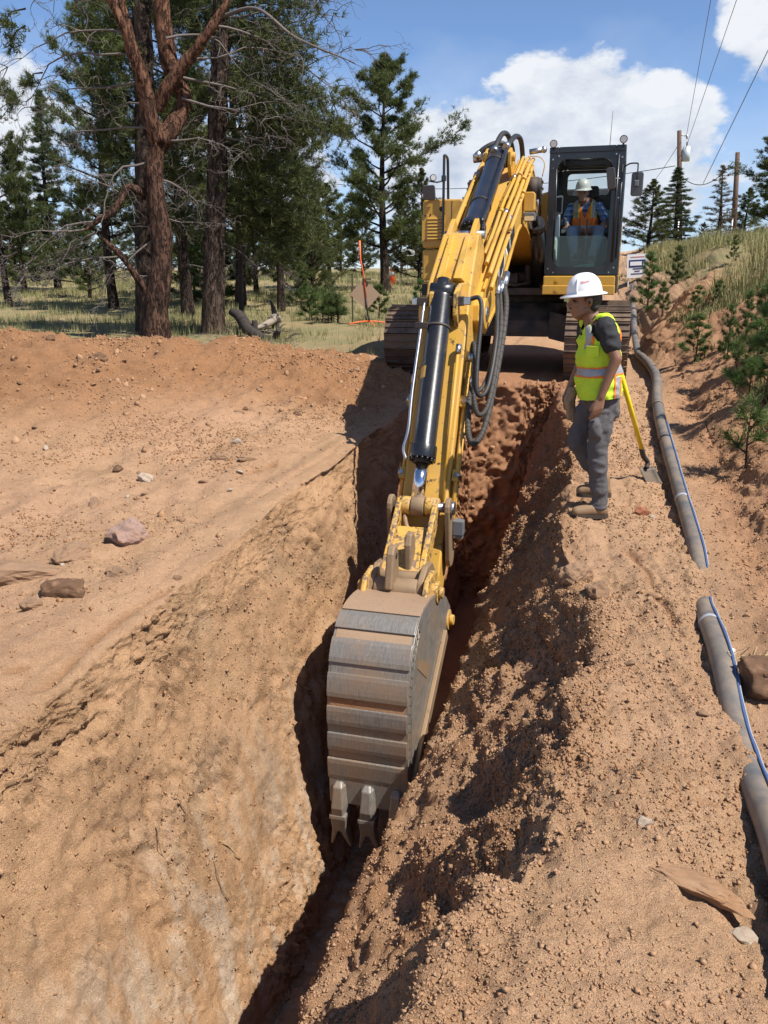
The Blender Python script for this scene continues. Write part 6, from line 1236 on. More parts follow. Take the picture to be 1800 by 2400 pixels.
wire(t1 + Vector((0, 0, -.8)), at_depth(1500, 460, 80), .3, 'thin wire slanting down to the left from the transformer pole', .016)
# dead wood by the two big pines
M_DEAD = plain('grey_dead_wood', (.16, .125, .10), .85, 0, .35, 14, .5); M_CHAR = plain('charred_wood', (.04, .032, .027), .9, 0, .4, 14, .6); M_PALEW = plain('bleached_log', (.27, .22, .17), .85, 0, .2, 10, .4)
def gp(px, Y, dz=0): p = at_depth(px, 700, Y); return Vector((p.x, Y, gz(p.x, Y) + dz))
def limb(name, pts, rs_, m, label, cat='log', g=None, k=9):
    mb = MB(); mb.tube(curve(pts, 4), [float(np.interp(i, np.linspace(0, 4 * (len(pts) - 1), len(rs_)), rs_)) for i in range(4 * (len(pts) - 1) + 1)], k); tag(mb.build(name, m), label, cat, g)
limb('dead_log', [gp(540, 16.2, .45), gp(560, 16.1, .36), gp(580, 16.0, .14), gp(615, 15.8, .06), gp(640, 15.7, .08)], [.07, .11, .12, .08, .03], M_CHAR, 'charred crooked log lying beside the straight pine trunk')
limb('dead_log', [gp(596, 16.3, .12), gp(625, 16.6, .18), gp(645, 16.9, .28), gp(655, 17.0, .22)], [.03, .07, .10, .05], M_PALEW, 'bleached broken log behind the charred one')
limb('stump', [gp(643, 16.9, -.05), gp(644, 16.9, .2), gp(640, 16.9, .45), gp(634, 16.9, .6)], [.09, .07, .05, .02], M_CHAR, 'short splintered stump at the end of the bleached log', 'stump')
limb('stump', [gp(593, 16.0, -.05), gp(594, 16.0, .22), gp(594, 16.0, .34)], [.07, .06, .05], M_CHAR, 'stubby upright snag standing on the charred log', 'stump')
limb('stump', [gp(640, 15.6, .0), gp(645, 15.5, .12), gp(652, 15.4, .22)], [.06, .07, .04], M_CHAR, 'low charred root end right of the charred log', 'stump')
limb('dead_sapling', [gp(563, 17.2, -.05), gp(565, 17.2, .9), gp(572, 17.2, 1.7), gp(580, 17.2, 2.3)], [.05, .045, .035, .02], M_CHAR, 'thin bare black sapling trunk between the pine and the log', 'dead tree')
for i in range(16):
    a = gp(rs.uniform(535, 680), rs.uniform(15.2, 16.6), .03); dv = Vector((rs.uniform(-.5, .5), rs.uniform(-.3, .3), rs.uniform(.0, .16))); limb('stick', [a, a + dv * .5 + Vector((0, 0, .04)), a + dv], [.014, .011, .005], rs.choice([M_DEAD, M_CHAR]), 'dry stick lying in the litter round the charred log', 'stick', 'sticks round the log', 5)
# ------------------------------------------------------------------ trees, saplings, grass
def foliage(name, c1, c2, c3):
    t = NT(name); n = t.noise(.9, 4, .6); n2 = t.noise(7, 3, .6); r = t.rand(); c = t.mix(t.ramp(n, [(.35, 0.), (.65, 1.)]), c1, c2); c = t.mix(t.ramp(n2, [(.5, 0.), (.75, .7)]), c, c3)
    hs = t.N.new('ShaderNodeHueSaturation'); t.L.new(c, hs.inputs['Color']); t.inp(hs.inputs['Value'], t.math('ADD', t.math('MULTIPLY', r, .5), .75)); t.inp(hs.inputs['Hue'], t.math('ADD', t.math('MULTIPLY', r, .03), .485))
    t.set(col=hs.outputs[0], rough=.62, spec=.3)
    t.b.inputs['Subsurface Weight'].default_value = 0.0
    tr = t.N.new('ShaderNodeBsdfTranslucent'); t.L.new(hs.outputs[0], tr.inputs[0]); mx = t.N.new('ShaderNodeMixShader'); mx.inputs[0].default_value = .28; t.L.new(t.b.outputs[0], mx.inputs[1]); t.L.new(tr.outputs[0], mx.inputs[2]); t.L.new(mx.outputs[0], t.N['Material Output'].inputs[0]); return t.m
M_NEEDLE = foliage('pine_needles', (.068, .088, .026), (.098, .115, .032), (.15, .15, .05)); M_SPRUCE = foliage('spruce_needles', (.068, .098, .05), (.09, .12, .056), (.12, .14, .068)); M_YOUNG = foliage('young_needles', (.078, .122, .032), (.10, .145, .04), (.15, .17, .06)); M_BROWNN = foliage('browning_needles', (.14, .115, .075), (.10, .095, .055), (.20, .15, .10))
def bark(name, c1, c2, sc=1.0, up_c=None):
    t = NT(name); sx_ = t.N.new('ShaderNodeSeparateXYZ'); t.L.new(t.tc.outputs['Object'], sx_.inputs[0]); hi = t.math('MULTIPLY', t.ramp(t.math('ADD', t.math('MULTIPLY', sx_.outputs[2], .16), t.math('MULTIPLY', t.noise(3, 4, .6), .3)), [(.35, 0.), (.75, 1.)]), .75); n = t.noise(9 * sc, 6, .65, sc=(1, 1, .28)); mpv = t.N.new('ShaderNodeMapping'); mpv.inputs['Scale'].default_value = (1, 1, .3); t.L.new(t.tc.outputs['Object'], mpv.inputs[0]); fis = t.ramp(t.noise(20 * sc, 5, .6, mpv.outputs[0], dist=.8), [(.40, 1.), (.52, 0.)]); c = t.mix(t.ramp(n, [(.35, 0.), (.65, 1.)]), c1, c2); c = t.mix(t.ramp(t.noise(1.1, 4, .6), [(.45, 0.), (.62, .8)]), c, tuple(x * .55 for x in c2)); c = t.mix(hi, c, up_c) if up_c else c; c = t.mix(t.math('MULTIPLY', fis, .7), c, tuple(x * .35 for x in c1)); return t.set(col=c, rough=.9, spec=.15, nrm=t.bump(t.math('SUBTRACT', t.math('MULTIPLY', n, .6), t.math('MULTIPLY', fis, .8)), 1.0, .06))
M_BARKR = bark('red_pine_bark', (.035, .022, .017), (.155, .085, .058), up_c=(.20, .095, .055)); M_BARKG = bark('grey_brown_bark', (.04, .03, .025), (.17, .115, .085)); M_BARKD = bark('dark_bark', (.03, .022, .018), (.10, .068, .05)); M_TWIG = plain('grey_dead_twigs', (.135, .112, .098), .9, 0, .35, 6)
def needle_mesh(P, D, size, m=14, width=.011, spread=(.35, 1.25), rs=None):
    rs = rs or np.random.default_rng(1); n = len(P); P = np.repeat(P, m, 0); D = np.repeat(D, m, 0); S_ = np.repeat(size, m)
    D = D / (np.linalg.norm(D, axis=1, keepdims=True) + 1e-9); q = rs.normal(size=P.shape); q -= D * (q * D).sum(1, keepdims=True); q /= np.linalg.norm(q, axis=1, keepdims=True) + 1e-9
    ph = rs.uniform(spread[0], spread[1], len(P))[:, None]; d = D * np.cos(ph) + q * np.sin(ph); L = (S_ * rs.uniform(.75, 1.2, len(P)))[:, None]
    w = np.cross(d, rs.normal(size=P.shape)); w /= np.linalg.norm(w, axis=1, keepdims=True) + 1e-9; b = P + D * (S_ * rs.uniform(-.35, .25, len(P)))[:, None]
    V = np.stack([b - w * width, b + w * width, b + d * L], 1).reshape(-1, 3); return V, np.arange(len(V)).reshape(-1, 3)
class Tubes:
    """many thin tapering branches in one numpy mesh"""
    def __init__(s): s.V = []; s.F = []; s.n = 0
    def add(s, pts, r, k=4):
        mb = MB(); mb.tube(pts, r, k, cap=False); s.V.append(np.array([tuple(v) for v in mb.v])); s.F.append(np.array(mb.f) + s.n); s.n += len(mb.v)
    def mesh(s, name, m): return np_mesh(name, np.concatenate(s.V), np.concatenate(s.F), m, True)
def make_pine(name, H, r0, base, radius, nb, tufts, seed, mat, bmat, m=13, size=.17, width=.011, droop=0., up=.35, clump=1.0, dead=0, lean=0., shape='round', twigs=6):
    rs = random.Random(seed); nr = np.random.default_rng(seed); tr = Tubes(); lb = Tubes(); dd = Tubes()
    ph = rs.uniform(0, 6); path = [Vector((lean * t_ * H + .04 * H * .25 * math.sin(t_ * 5 + ph), .03 * H * .25 * math.sin(t_ * 4 + 2 + ph), t_ * H)) for t_ in [i / 14 for i in range(15)]]
    tr.add([path[0] - Vector((0, 0, .3))] + path, [r0 * 1.35] + [r0 * (1 - .93 * (i / 14) ** .9) * (1.15 if i == 0 else 1) for i in range(15)], 12)
    def tp(t_): f = min(13.999, max(0, t_ * 14)); i = int(f); return path[i].lerp(path[i + 1], f - i)
    TP_, TD = [], []
    for b in range(nb):
        t_ = base + (1 - base) * (b + rs.random() * .9) / nb; u = (t_ - base) / (1 - base)
        if shape == 'cone': R = radius * (1 - u) ** .85 + .06 * H * .1
        elif shape == 'round': R = radius * (math.sin(PI * min(1, (u * .86 + .14))) ** .65) * (1 - .25 * u)
        elif shape == 'clump': R = radius * (.5 + .5 * math.sin(PI * min(1., u * .95 + .12))) * (1 - u ** 5) * (.55 + .6 * rs.random())
        else: R = radius * (1 - u ** 1.6) * (.75 + .5 * rs.random())
        R *= rs.uniform(.62, 1.12); az = b * 2.399 + rs.uniform(-.5, .5); p0 = tp(t_); dirh = Vector((math.cos(az), math.sin(az), 0)); el = up * (.3 + u) - droop * (1 - u) + rs.uniform(-.12, .12)
        pts = []
        for i in range(6):
            s = i / 5; pts.append(p0 + dirh * R * s + Vector((rs.uniform(-.05, .05) * R, rs.uniform(-.05, .05) * R, R * (el * s + .28 * s * s * (1 if shape != 'cone' else .4)))) * (1 if i else 0))
        rb = max(.008, r0 * .30 * (1 - .7 * u)); lb.add(pts, [rb * (1 - .85 * i / 5) for i in range(6)], 5)
        nt = max(2, int(tufts / nb * (.35 + 1.1 * R / radius)))
        for j in range(twigs):
            s0 = rs.uniform(.30, .98) if shape != 'cone' else rs.uniform(.12, .98); f = s0 * 5; i = min(4, int(f)); q0 = pts[i].lerp(pts[i + 1], f - i); side = dirh.cross(Vector((0, 0, 1))) * rs.choice((-1, 1)); tl = R * rs.uniform(.16, .36) * clump; tdv = (dirh * rs.uniform(.3, 1) + side * rs.uniform(.1, .9) + Vector((0, 0, rs.uniform(.0, .7) - droop))).normalized(); q1 = q0 + tdv * tl; lb.add([q0, q0.lerp(q1, .5) + Vector((0, 0, .02)), q1], [rb * .35, rb * .28, rb * .15], 3)
            nj = max(2, nt // twigs)
            for _ in range(nj):
                s = rs.random() ** .6; TP_.append(q0.lerp(q1, s) + Vector((rs.gauss(0, 1), rs.gauss(0, 1), rs.gauss(0, .8))) * (.045 * H / 8 + .10 * tl)); TD.append(tdv + Vector((rs.gauss(0, .5), rs.gauss(0, .5), .35 + rs.gauss(0, .4))))
    for _ in range(int(tufts * .03)): TP_.append(tp(rs.uniform(.9, 1.0)) + Vector((rs.gauss(0, .06), rs.gauss(0, .06), 0))); TD.append(Vector((rs.gauss(0, .5), rs.gauss(0, .5), 1)))
    for b in range(dead):
        t_ = rs.uniform(.06, base + .18); az = rs.uniform(0, 6.28); dead_limb(dd, tp(t_), az, rs.uniform(.5, 1.3) * radius * .7, rs, r0 * .12)
    root = empty(name); obj('trunk', tr.mesh('trunk', bmat), root); tag(obj('limbs', lb.mesh('limbs', bmat), root), kind='stuff')
    V, Fq = needle_mesh(np.array([v[:] for v in TP_]), np.array([v[:] for v in TD]), np.full(len(TP_), size), m, width, rs=nr); obj('crown', np_mesh('crown', V, Fq, mat, False), root)
    if dead: tag(obj('dead_twigs', dd.mesh('dead_twigs', M_TWIG), root), kind='stuff')
    root['H'] = H; return root
def dead_limb(dd, p, az, L, rs, r, rise=None, curl=1.0, depth=2):
    """a bare, curling dead branch with twigs"""
    d = Vector((math.cos(az), math.sin(az), rs.uniform(-.25, .35) if rise is None else rise)).normalized(); pts = [Vector(p)]; n = 8
    for i in range(n): d = (d + Vector((rs.gauss(0, .2), rs.gauss(0, .2), rs.gauss(-.04, .19))) * curl).normalized(); pts.append(pts[-1] + d * L / n)
    dd.add(pts, [max(.0032, r * .8 * (1 - .88 * i / n)) for i in range(n + 1)], 5 if depth > 1 else 3)
    if depth:
        for _ in range(int((11 if depth == 2 else 5))):
            i = rs.randint(2, n); dv = (pts[i] - pts[i - 1]).normalized(); a2 = math.atan2(dv.y, dv.x) + rs.choice((-1, 1)) * rs.uniform(.4, 1.3); dead_limb(dd, pts[i], a2, L * rs.uniform(.22, .48), rs, max(.005, r * .38), rs.uniform(-.9, .5), 1.9, depth - 1)
PROTO = {}
PROTO['open'] = make_pine('pine_tree', 8.5, .20, .17, 2.55, 44, 9600, 11, M_NEEDLE, M_BARKD, size=.155, width=.008, up=.5, shape='clump', m=14, twigs=7, clump=1.2)
PROTO['dense'] = make_pine('pine_tree', 9.0, .20, .06, 2.9, 70, 10500, 22, M_NEEDLE, M_BARKD, size=.165, width=.0085, up=.35, shape='irr', m=12, twigs=8)
PROTO['tall'] = make_pine('pine_tree', 12.0, .24, .22, 2.7, 52, 8200, 33, M_NEEDLE, M_BARKD, size=.18, width=.009, up=.25, shape='round', m=12, dead=8, twigs=8)
PROTO['spruce'] = make_pine('spruce_tree', 9.0, .17, .05, 1.75, 80, 6500, 44, M_SPRUCE, M_BARKD, size=.15, up=-.05, droop=.12, shape='cone', m=11, twigs=7, clump=.8)
PROTO['sparse'] = make_pine('half_bare_tree', 9.0, .17, .08, 1.5, 60, 1900, 55, M_BROWNN, M_BARKG, size=.17, up=.1, droop=.05, shape='cone', m=9, twigs=6, dead=12)
PROTO['sap1'] = make_pine('pine_sapling', 1.3, .022, .14, .36, 18, 300, 66, M_YOUNG, M_BARKG, size=.115, width=.0035, up=.9, shape='irr', m=26, twigs=3, clump=1.1)
PROTO['sap2'] = make_pine('pine_sapling', 1.3, .024, .05, .42, 24, 420, 77, M_YOUNG, M_BARKG, size=.10, width=.0035, up=.7, shape='cone', m=24, twigs=3, clump=1.1)
PROTO['seed'] = make_pine('pine_seedling', .5, .008, .1, .16, 7, 46, 88, M_YOUNG, M_BARKG, size=.10, width=.003, up=1.2, shape='irr', m=22, twigs=2)
USED = set()
def plant(kind, px, Y, py_top, rot, label, cat='tree', group=None, wide=1.0, name=None, mat=None):
    wide = wide * .76 if kind == 'dense' else wide; pr = PROTO[kind]; p = at_depth(px, 640, Y); z = gz(p.x, Y); top = at_depth(px, py_top, Y).z; s = max(.12, (top - z) / pr['H'])
    o = pr if kind not in USED else copy_tree(pr); USED.add(kind); o.location = (p.x, Y, z - .02); o.rotation_euler = (0, 0, rot); o.scale = (s * wide, s * wide, s); tag(o, label, cat, group)
    if mat:
        for c in o.children:
            if c.name.startswith('crown'): c.data = c.data.copy(); c.data.materials[0] = mat
    return o
# isolated pine left of the excavator and its neighbours
plant('open', 900, 30, 128, .6, 'tall open-crowned pine standing alone left of the excavator', wide=1.0)
plant('open', 770, 36, 430, 2.2, 'rounded pine just left of the lone tall pine', wide=1.2)
plant('dense', 985, 34, 395, 1.0, 'bushy pine showing behind the excavator\'s handrail', wide=1.25)
plant('dense', 850, 44, 480, 3.0, 'low dense pine behind the lone tall pine', wide=1.3)
plant('dense', 940, 46, 470, 4.4, 'dense pine behind the small white board', wide=1.4)
# left edge
STAND = ['tall green pine between the narrow spruce and the red-barked pine', 'tallest green pine rising between the two big trunks', 'tall green pine just right of the straight grey-brown trunk', 'tall green pine at the sunlit right flank of the stand', 'shorter bushy pine nearest the open sky at the stand\'s right flank', 'bushy pine deep in the stand behind the bleached log', 'bushy pine in the gap right of the red-barked trunk', 'low bushy pine overhanging the meadow shade by the seedlings']
plant('tall', 12, 24, 95, .9, 'tall dense pine at the left edge of the clearing', wide=.75)
plant('spruce', 130, 31, 212, .4, 'narrow pointed spruce left of the big red-barked pine', wide=1.05)
plant('dense', 55, 29, 330, 2.6, 'bushy dark pine below the narrow spruce', wide=1.2)
plant('dense', 205, 27, 420, 5.0, 'dark pine right of the narrow spruce', wide=1.1)
for i, (px, Y, top, w, kd) in enumerate(((262, 22.5, -60, .85, 'tall'), (430, 21.0, -190, .95, 'tall'), (560, 23.0, -120, .9, 'tall'), (660, 22.5, 60, .8, 'tall'), (700, 27, 330, 1.0, 'dense'), (600, 29, 260, 1.0, 'dense'), (480, 27, 180, 1.1, 'dense'), (730, 24.5, 395, .95, 'dense'))):
    plant(kd, px, Y, top, i * 1.7 + .3, STAND[i], 'tree', 'pines in the stand', w)
for i, (px, Y, top) in enumerate(((30, 44, 470), (110, 47, 455), (190, 45, 500), (270, 46, 470), (350, 44, 480), (420, 47, 460), (500, 45, 500), (580, 46, 480), (650, 44, 500), (720, 47, 470), (800, 50, 490), (1000, 52, 480), (1060, 55, 500))):
    plant('dense', px, Y, top, i * 2.1, 'low pine in the far belt of trees beyond the meadow', 'tree', 'far pines', 1.5)
# right side
plant('dense', 1515, 40, 420, .8, 'pointed green pine right of the excavator mirror', wide=2.0)
plant('spruce', 1572, 48, 392, 1.4, 'taller dark pine behind the transformer pole', wide=2.0)
plant('sparse', 1672, 46, 388, .5, 'half-bare browning tree between the two utility poles', wide=1.9)
plant('dense', 1735, 55, 440, 2.0, 'dark pine behind the plain utility pole', wide=2.0)
plant('open', 1800, 34, 305, 3.4, 'large dark pine cut by the right edge beside the plain pole', wide=1.25)
plant('dense', 1840, 30, 480, 1.1, 'bushy pine low at the right edge below the large dark pine', wide=1.2)
plant('dense', 1640, 60, 520, .2, 'small distant pine low between the utility poles', wide=1.3)
# saplings on the bank
for px, Y, top, kd, w, lab in ((1523, 16.5, 590, 'sap2', 1.0, 'slim young pine sapling next to the yard sign'), (1588, 17.0, 575, 'sap2', 1.05, 'young pine sapling right of the yard sign'), (1716, 16.5, 548, 'sap2', .9, 'young pine sapling in the long grass on top of the bank'), (1560, 15.2, 660, 'sap1', 1.0, 'light green little pine at the foot of the two young saplings'), (1640, 13.2, 668, 'sap1', 1.2, 'light green little pine on the bare bank edge'), (1690, 13.0, 655, 'sap1', 1.1, 'light green little pine at the edge of the long grass'), (1650, 10.8, 735, 'sap1', 1.35, 'spindly bright sapling group halfway up the bare bank'), (1725, 10.0, 712, 'sap2', .75, 'dark upright sapling on the bare bank'), (1765, 10.5, 680, 'sap2', .85, 'dark tall sapling beside the upright one'), (1800, 9.2, 665, 'sap2', 1.0, 'largest dark young pine on the bank at the right edge'), (1790, 8.5, 785, 'sap1', .9, 'bright long-needled sapling below the dark young pines'), (1752, 8.9, 800, 'seed', .9, 'single thin seedling with one bright tuft'), (1800, 6.9, 935, 'seed', 1.3, 'tuft of bright long needles on the shaded bank'), (1835, 7.8, 640, 'sap2', 1.0, 'tall young pine just past the right edge of the bank')):
    plant(kd, px, Y, top, px * .37, lab, 'sapling', None, w)
rs = random.Random(9)
for i in range(10):
    plant('seed', rs.uniform(715, 800), rs.uniform(18.8, 22), rs.uniform(672, 712), i * 1.3, 'little pine seedling in the grass left of the diamond sign', 'sapling', 'seedlings by the sign', 1.5)
plant('sap2', 705, 23.5, 615, .4, 'small round pine bush in the meadow shade', 'sapling', None, 1.2)
plant('sap1', 888, 20, 668, 1.4, 'little pine at the foot of the lone tall pine', 'sapling', None, 1.4); plant('sap1', 985, 21, 655, 2.4, 'little pine between the road edge and the excavator cabinet', 'sapling', None, 1.2)
plant('sap2', 520, 24, 560, .4, 'bushy small pine behind the straight pine trunk', 'sapling', None, 1.7); plant('sap2', 455, 25, 575, 1.1, 'bushy small pine left of the straight pine trunk', 'sapling', None, 1.7)
# ---- the two big foreground pines
def T(px, py, Y): return at_depth(px, py, Y)
def big_trunk(root, paths, m):
    for nm, pts, rr in paths:
        cv = curve(pts, 5); mb = MB(); mb.tube(cv, [float(np.interp(i, np.linspace(0, len(cv) - 1, len(rr)), rr)) for i in range(len(cv))], 16)
        V = np.array([tuple(v) for v in mb.v]); dn = ridged(V * np.array([1, 1, .35]), 7, 3, .5, 3) * .03; c = np.array([cv[min(len(cv) - 1, i // 16)][:] for i in range(len(V))]); d = V - c; d /= np.linalg.norm(d, axis=1, keepdims=True) + 1e-6; mb.v = [tuple(v) for v in V + d * dn[:, None] * min(1, rr[0] / .12)]
        mb.build(nm, m, root)
def at_root(o):
    for c in o.children: c.matrix_parent_inverse = Matrix.Translation(-Vector(o.location))
Y1 = 15.0
g1 = T(365, 800, Y1); r1 = tag(empty('pine_tree', (g1.x, Y1, gz(g1.x, Y1))), 'big red-barked pine with forked trunk and many bare dead branches', 'tree')
base1 = Vector((g1.x, Y1, gz(g1.x, Y1) - .3))
big_trunk(r1, [('trunk', [base1, T(366, 740, Y1), T(372, 660, Y1), T(380, 560, Y1), T(368, 480, Y1), T(360, 400, Y1), T(373, 330, Y1)], [.25, .195, .17, .155, .138, .125, .112]),
    ('limb', [T(373, 335, Y1), T(352, 270, Y1 - .1), T(335, 190, Y1 - .2), T(300, 90, Y1 - .4), T(262, 0, Y1 - .5), T(215, -120, Y1 - .6), T(180, -260, Y1 - .7)], [.125, .11, .095, .08, .07, .055, .02]),
    ('limb', [T(375, 335, Y1), T(412, 285, Y1 + .1), T(432, 230, Y1 + .2), T(405, 170, Y1 + .2), T(385, 80, Y1 + .2), T(378, 0, Y1 + .2), T(370, -150, Y1 + .2), T(375, -320, Y1 + .2)], [.125, .12, .105, .125, .115, .11, .08, .03]),
    ('limb', [T(370, 260, Y1 - .05), T(385, 215, Y1 - .1), T(440, 140, Y1 - .2), T(500, 60, Y1 - .3), T(560, -40, Y1 - .3)], [.075, .10, .08, .06, .03]),
    ('limb', [T(330, 180, Y1 - .2), T(310, 100, Y1 - .1), T(285, 0, Y1), T(265, -140, Y1)], [.06, .055, .05, .02]),
    ('limb', [T(348, 690, Y1), T(325, 655, Y1 - .1), T(285, 600, Y1 - .2), T(225, 545, Y1 - .3)], [.06, .06, .04, .012]),
    ('limb', [T(345, 460, Y1 + .1), T(300, 440, Y1 - .1), T(270, 490, Y1 - .3), T(225, 520, Y1 - .4), T(200, 540, Y1 - .5)], [.07, .06, .05, .035, .012])], M_BARKR)
Yb = 16.4; gb = T(347, 800, Yb); rb_ = tag(empty('pine_tree', (gb.x, Yb, gz(gb.x, Yb))), 'dark straight pine trunk close behind the red-barked pine', 'tree')
big_trunk(rb_, [('trunk', [Vector((gb.x, Yb, gz(gb.x, Yb) - .3)), T(345, 600, Yb), T(342, 400, Yb), T(338, 200, Yb), T(332, 0, Yb), T(330, -250, Yb)], [.22, .20, .18, .16, .14, .08])], M_BARKD)
Y2 = 16.0; g2 = T(500, 795, Y2); r2 = tag(empty('pine_tree', (g2.x, Y2, gz(g2.x, Y2))), 'straight grey-brown pine trunk right of the red-barked pine', 'tree')
big_trunk(r2, [('trunk', [Vector((g2.x, Y2, gz(g2.x, Y2) - .3)), T(500, 760, Y2), T(501, 640, Y2), T(507, 480, Y2), T(510, 340, Y2), T(514, 200, Y2), T(517, 60, Y2), T(520, -150, Y2), T(522, -380, Y2)], [.26, .20, .185, .165, .15, .14, .125, .09, .03])], M_BARKG)
rs = random.Random(31); dd1 = Tubes()
def db(tubes, px, py, Y, ang, L, r, rise): dead_limb(tubes, T(px, py, Y), ang, L, rs, r, rise)
for px, py, a, L, r, ri in ((335, 190, 3.2, 2.3, .035, .05), (325, 130, 3.0, 2.4, .03, .15), (360, 300, 3.3, 2.0, .03, -.05), (300, 80, 3.1, 2.2, .03, .25), (350, 380, 3.3, 1.8, .028, -.1), (355, 450, 3.0, 1.5, .026, -.25), (225, 545, 3.2, 1.5, .03, -.2), (225, 520, 3.0, 1.4, .03, -.15), (365, 560, 3.4, 1.6, .028, -.25), (210, 535, 2.8, 1.2, .025, -.5), (180, 560, 3.3, 1.0, .02, -.5), (285, 600, 3.4, 1.2, .025, -.2), (372, 640, 2.9, 1.0, .02, -.3), (90, 600, 3.5, .9, .018, -.6), (60, 640, 4.5, .8, .016, -.7), (40, 590, 3.1, .9, .018, -.4), (425, 230, -.1, 1.8, .03, -.1), (420, 180, .1, 2.0, .03, .0), (440, 140, .2, 2.0, .03, .1), (390, 330, 0, 1.5, .025, -.25), (375, 420, -.1, 1.4, .024, -.2), (372, 500, .2, 1.1, .02, -.2), (270, 0, 3.3, 2.0, .03, .1), (390, 90, .1, 1.8, .03, .15), (500, 60, .0, 1.8, .028, .05), (350, 240, 2.6, 1.6, .025, .0)):
    db(dd1, px, py, Y1, a + rs.uniform(-.35, .35), L, r, ri)
tag(obj('dead_branches', dd1.mesh('dead_branches', M_TWIG), r1), kind='stuff')
dd2 = Tubes()
for px, py, a, L, r, ri in ((514, 230, .1, 2.0, .035, -.15), (512, 280, .0, 1.8, .03, -.2), (508, 420, -.1, 1.5, .028, -.25), (505, 500, .2, 1.3, .025, -.3), (516, 120, .1, 2.6, .035, -.08), (516, 90, 0, 2.4, .035, .05), (508, 360, 3.1, 1.2, .025, -.25), (512, 250, 3.0, 1.2, .025, -.2), (518, 40, .1, 2.0, .03, .1), (505, 560, .3, .9, .02, -.3), (510, 320, -.3, 1.6, .03, -.2), (515, 170, -.1, 2.5, .035, -.05), (518, 20, 3.2, 1.5, .03, .1), (506, 460, 3.3, 1.0, .02, -.25), (517, 60, .2, 2.6, .04, -.1)):
    db(dd2, px, py, Y2, a + rs.uniform(-.3, .3), L, r, ri)
cl = [T(517, 40, Y2 - .2), T(600, 20, Y2 - .8), T(680, 80, Y2 - 1.2), T(740, 110, Y2 - 1.5), T(790, 130, Y2 - 1.6), T(832, 148, Y2 - 1.7)]; cv = curve(cl, 5); dd2.add(cv, [.035 * (1 - .8 * i / (len(cv) - 1)) for i in range(len(cv))], 6)
for i in (10, 14, 18, 21, 23): dead_limb(dd2, cv[i], rs.uniform(-1.2, 1.2), .55, rs, .01, rs.uniform(-.8, .3), 1.6, 1)
tag(obj('dead_branches', dd2.mesh('dead_branches', M_TWIG), r2), kind='stuff')
# living foliage of the straight pine, mostly on its right side and above the frame
def crown_on(root, seeds, mat, n_per, seed):
    nr = np.random.default_rng(seed); P, D = [], []; lb = Tubes()
    for p, q, rad in seeds:
        p, q = Vector(p), Vector(q); lb.add([p, p.lerp(q, .5) + Vector((0, 0, .08)), q], [.016, .011, .004], 5)
        for _ in range(n_per):
            s = .25 + .8 * nr.random() ** .7; c = p.lerp(q, s) + Vector(nr.normal(size=3) * np.array([rad, rad, rad * .7])); P.append(c); D.append((q - p).normalized() * .6 + Vector(nr.normal(size=3) * .6) + Vector((0, 0, .5)))
    V, Fq = needle_mesh(np.array([v[:] for v in P]), np.array([v[:] for v in D]), np.full(len(P), .15), 14, .0065, rs=nr); obj('crown', np_mesh('crown', V, Fq, mat, False), root); tag(obj('limbs', lb.mesh('limbs', M_BARKD), root), kind='stuff')
sd = []
for (px, py, qx, qy, dy, rad) in ((516, 100, 720, 110, -.3, .22), (515, 160, 690, 200, .4, .25), (514, 220, 770, 230, .1, .24), (512, 260, 745, 300, -.4, .22), (512, 300, 690, 330, .6, .25), (518, 20, 720, 20, .1, .26), (518, 0, 640, -60, .5, .28), (516, 60, 640, 90, .9, .28), (514, 200, 640, 240, -.6, .2), (510, 330, 640, 400, .5, .24), (510, 360, 720, 430, -.1, .22), (508, 400, 690, 500, .2, .24), (508, 430, 620, 520, .6, .22), (512, 240, 400, 260, .7, .22), (516, 60, 420, 40, .8, .25), (518, -40, 620, -110, 0, .3), (518, -60, 420, -120, .3, .3), (506, 470, 740, 560, .9, .22), (506, 480, 660, 600, .5, .2), (512, 280, 790, 300, .3, .18)):
    sd.append((T(px, py, Y2), T(qx, qy, Y2 + dy), rad))
crown_on(r2, sd, M_NEEDLE, 230, 5)
sd = []
for (px, py, qx, qy, dy, rad) in ((338, 150, 250, 120, .3, .22), (340, 240, 230, 250, .4, .22), (342, 330, 240, 360, .5, .22), (335, 60, 240, 20, .4, .25), (344, 420, 250, 470, .6, .2), (338, 200, 440, 180, .8, .22), (334, 20, 430, -20, .5, .25), (342, 360, 430, 400, .7, .2), (330, -80, 240, -120, .3, .3), (340, 300, 205, 300, .2, .16), (340, 260, 200, 170, .2, .12), (345, 480, 440, 520, .8, .2), (335, 100, 190, 60, .5, .2)):
    sd.append((T(px, py, Yb), T(qx, qy, Yb + dy), rad))
crown_on(rb_, sd, M_NEEDLE, 190, 6)
sd = [(T(60, 20, Y1 - .3), T(0, 60, Y1 - .3), .10), (T(60, 60, Y1), T(20, 110, Y1), .08), (T(100, 170, Y1), T(60, 200, Y1), .06), (T(262, 0, Y1 - .5), T(180, -60, Y1 - .6), .2), (T(215, -120, Y1 - .6), T(130, -160, Y1 - .6), .25), (T(378, 0, Y1), T(330, -120, Y1), .25), (T(370, -150, Y1), T(430, -220, Y1), .3)]
crown_on(r1, sd, M_NEEDLE, 26, 7)
for r_ in (r1, rb_, r2): at_root(r_)
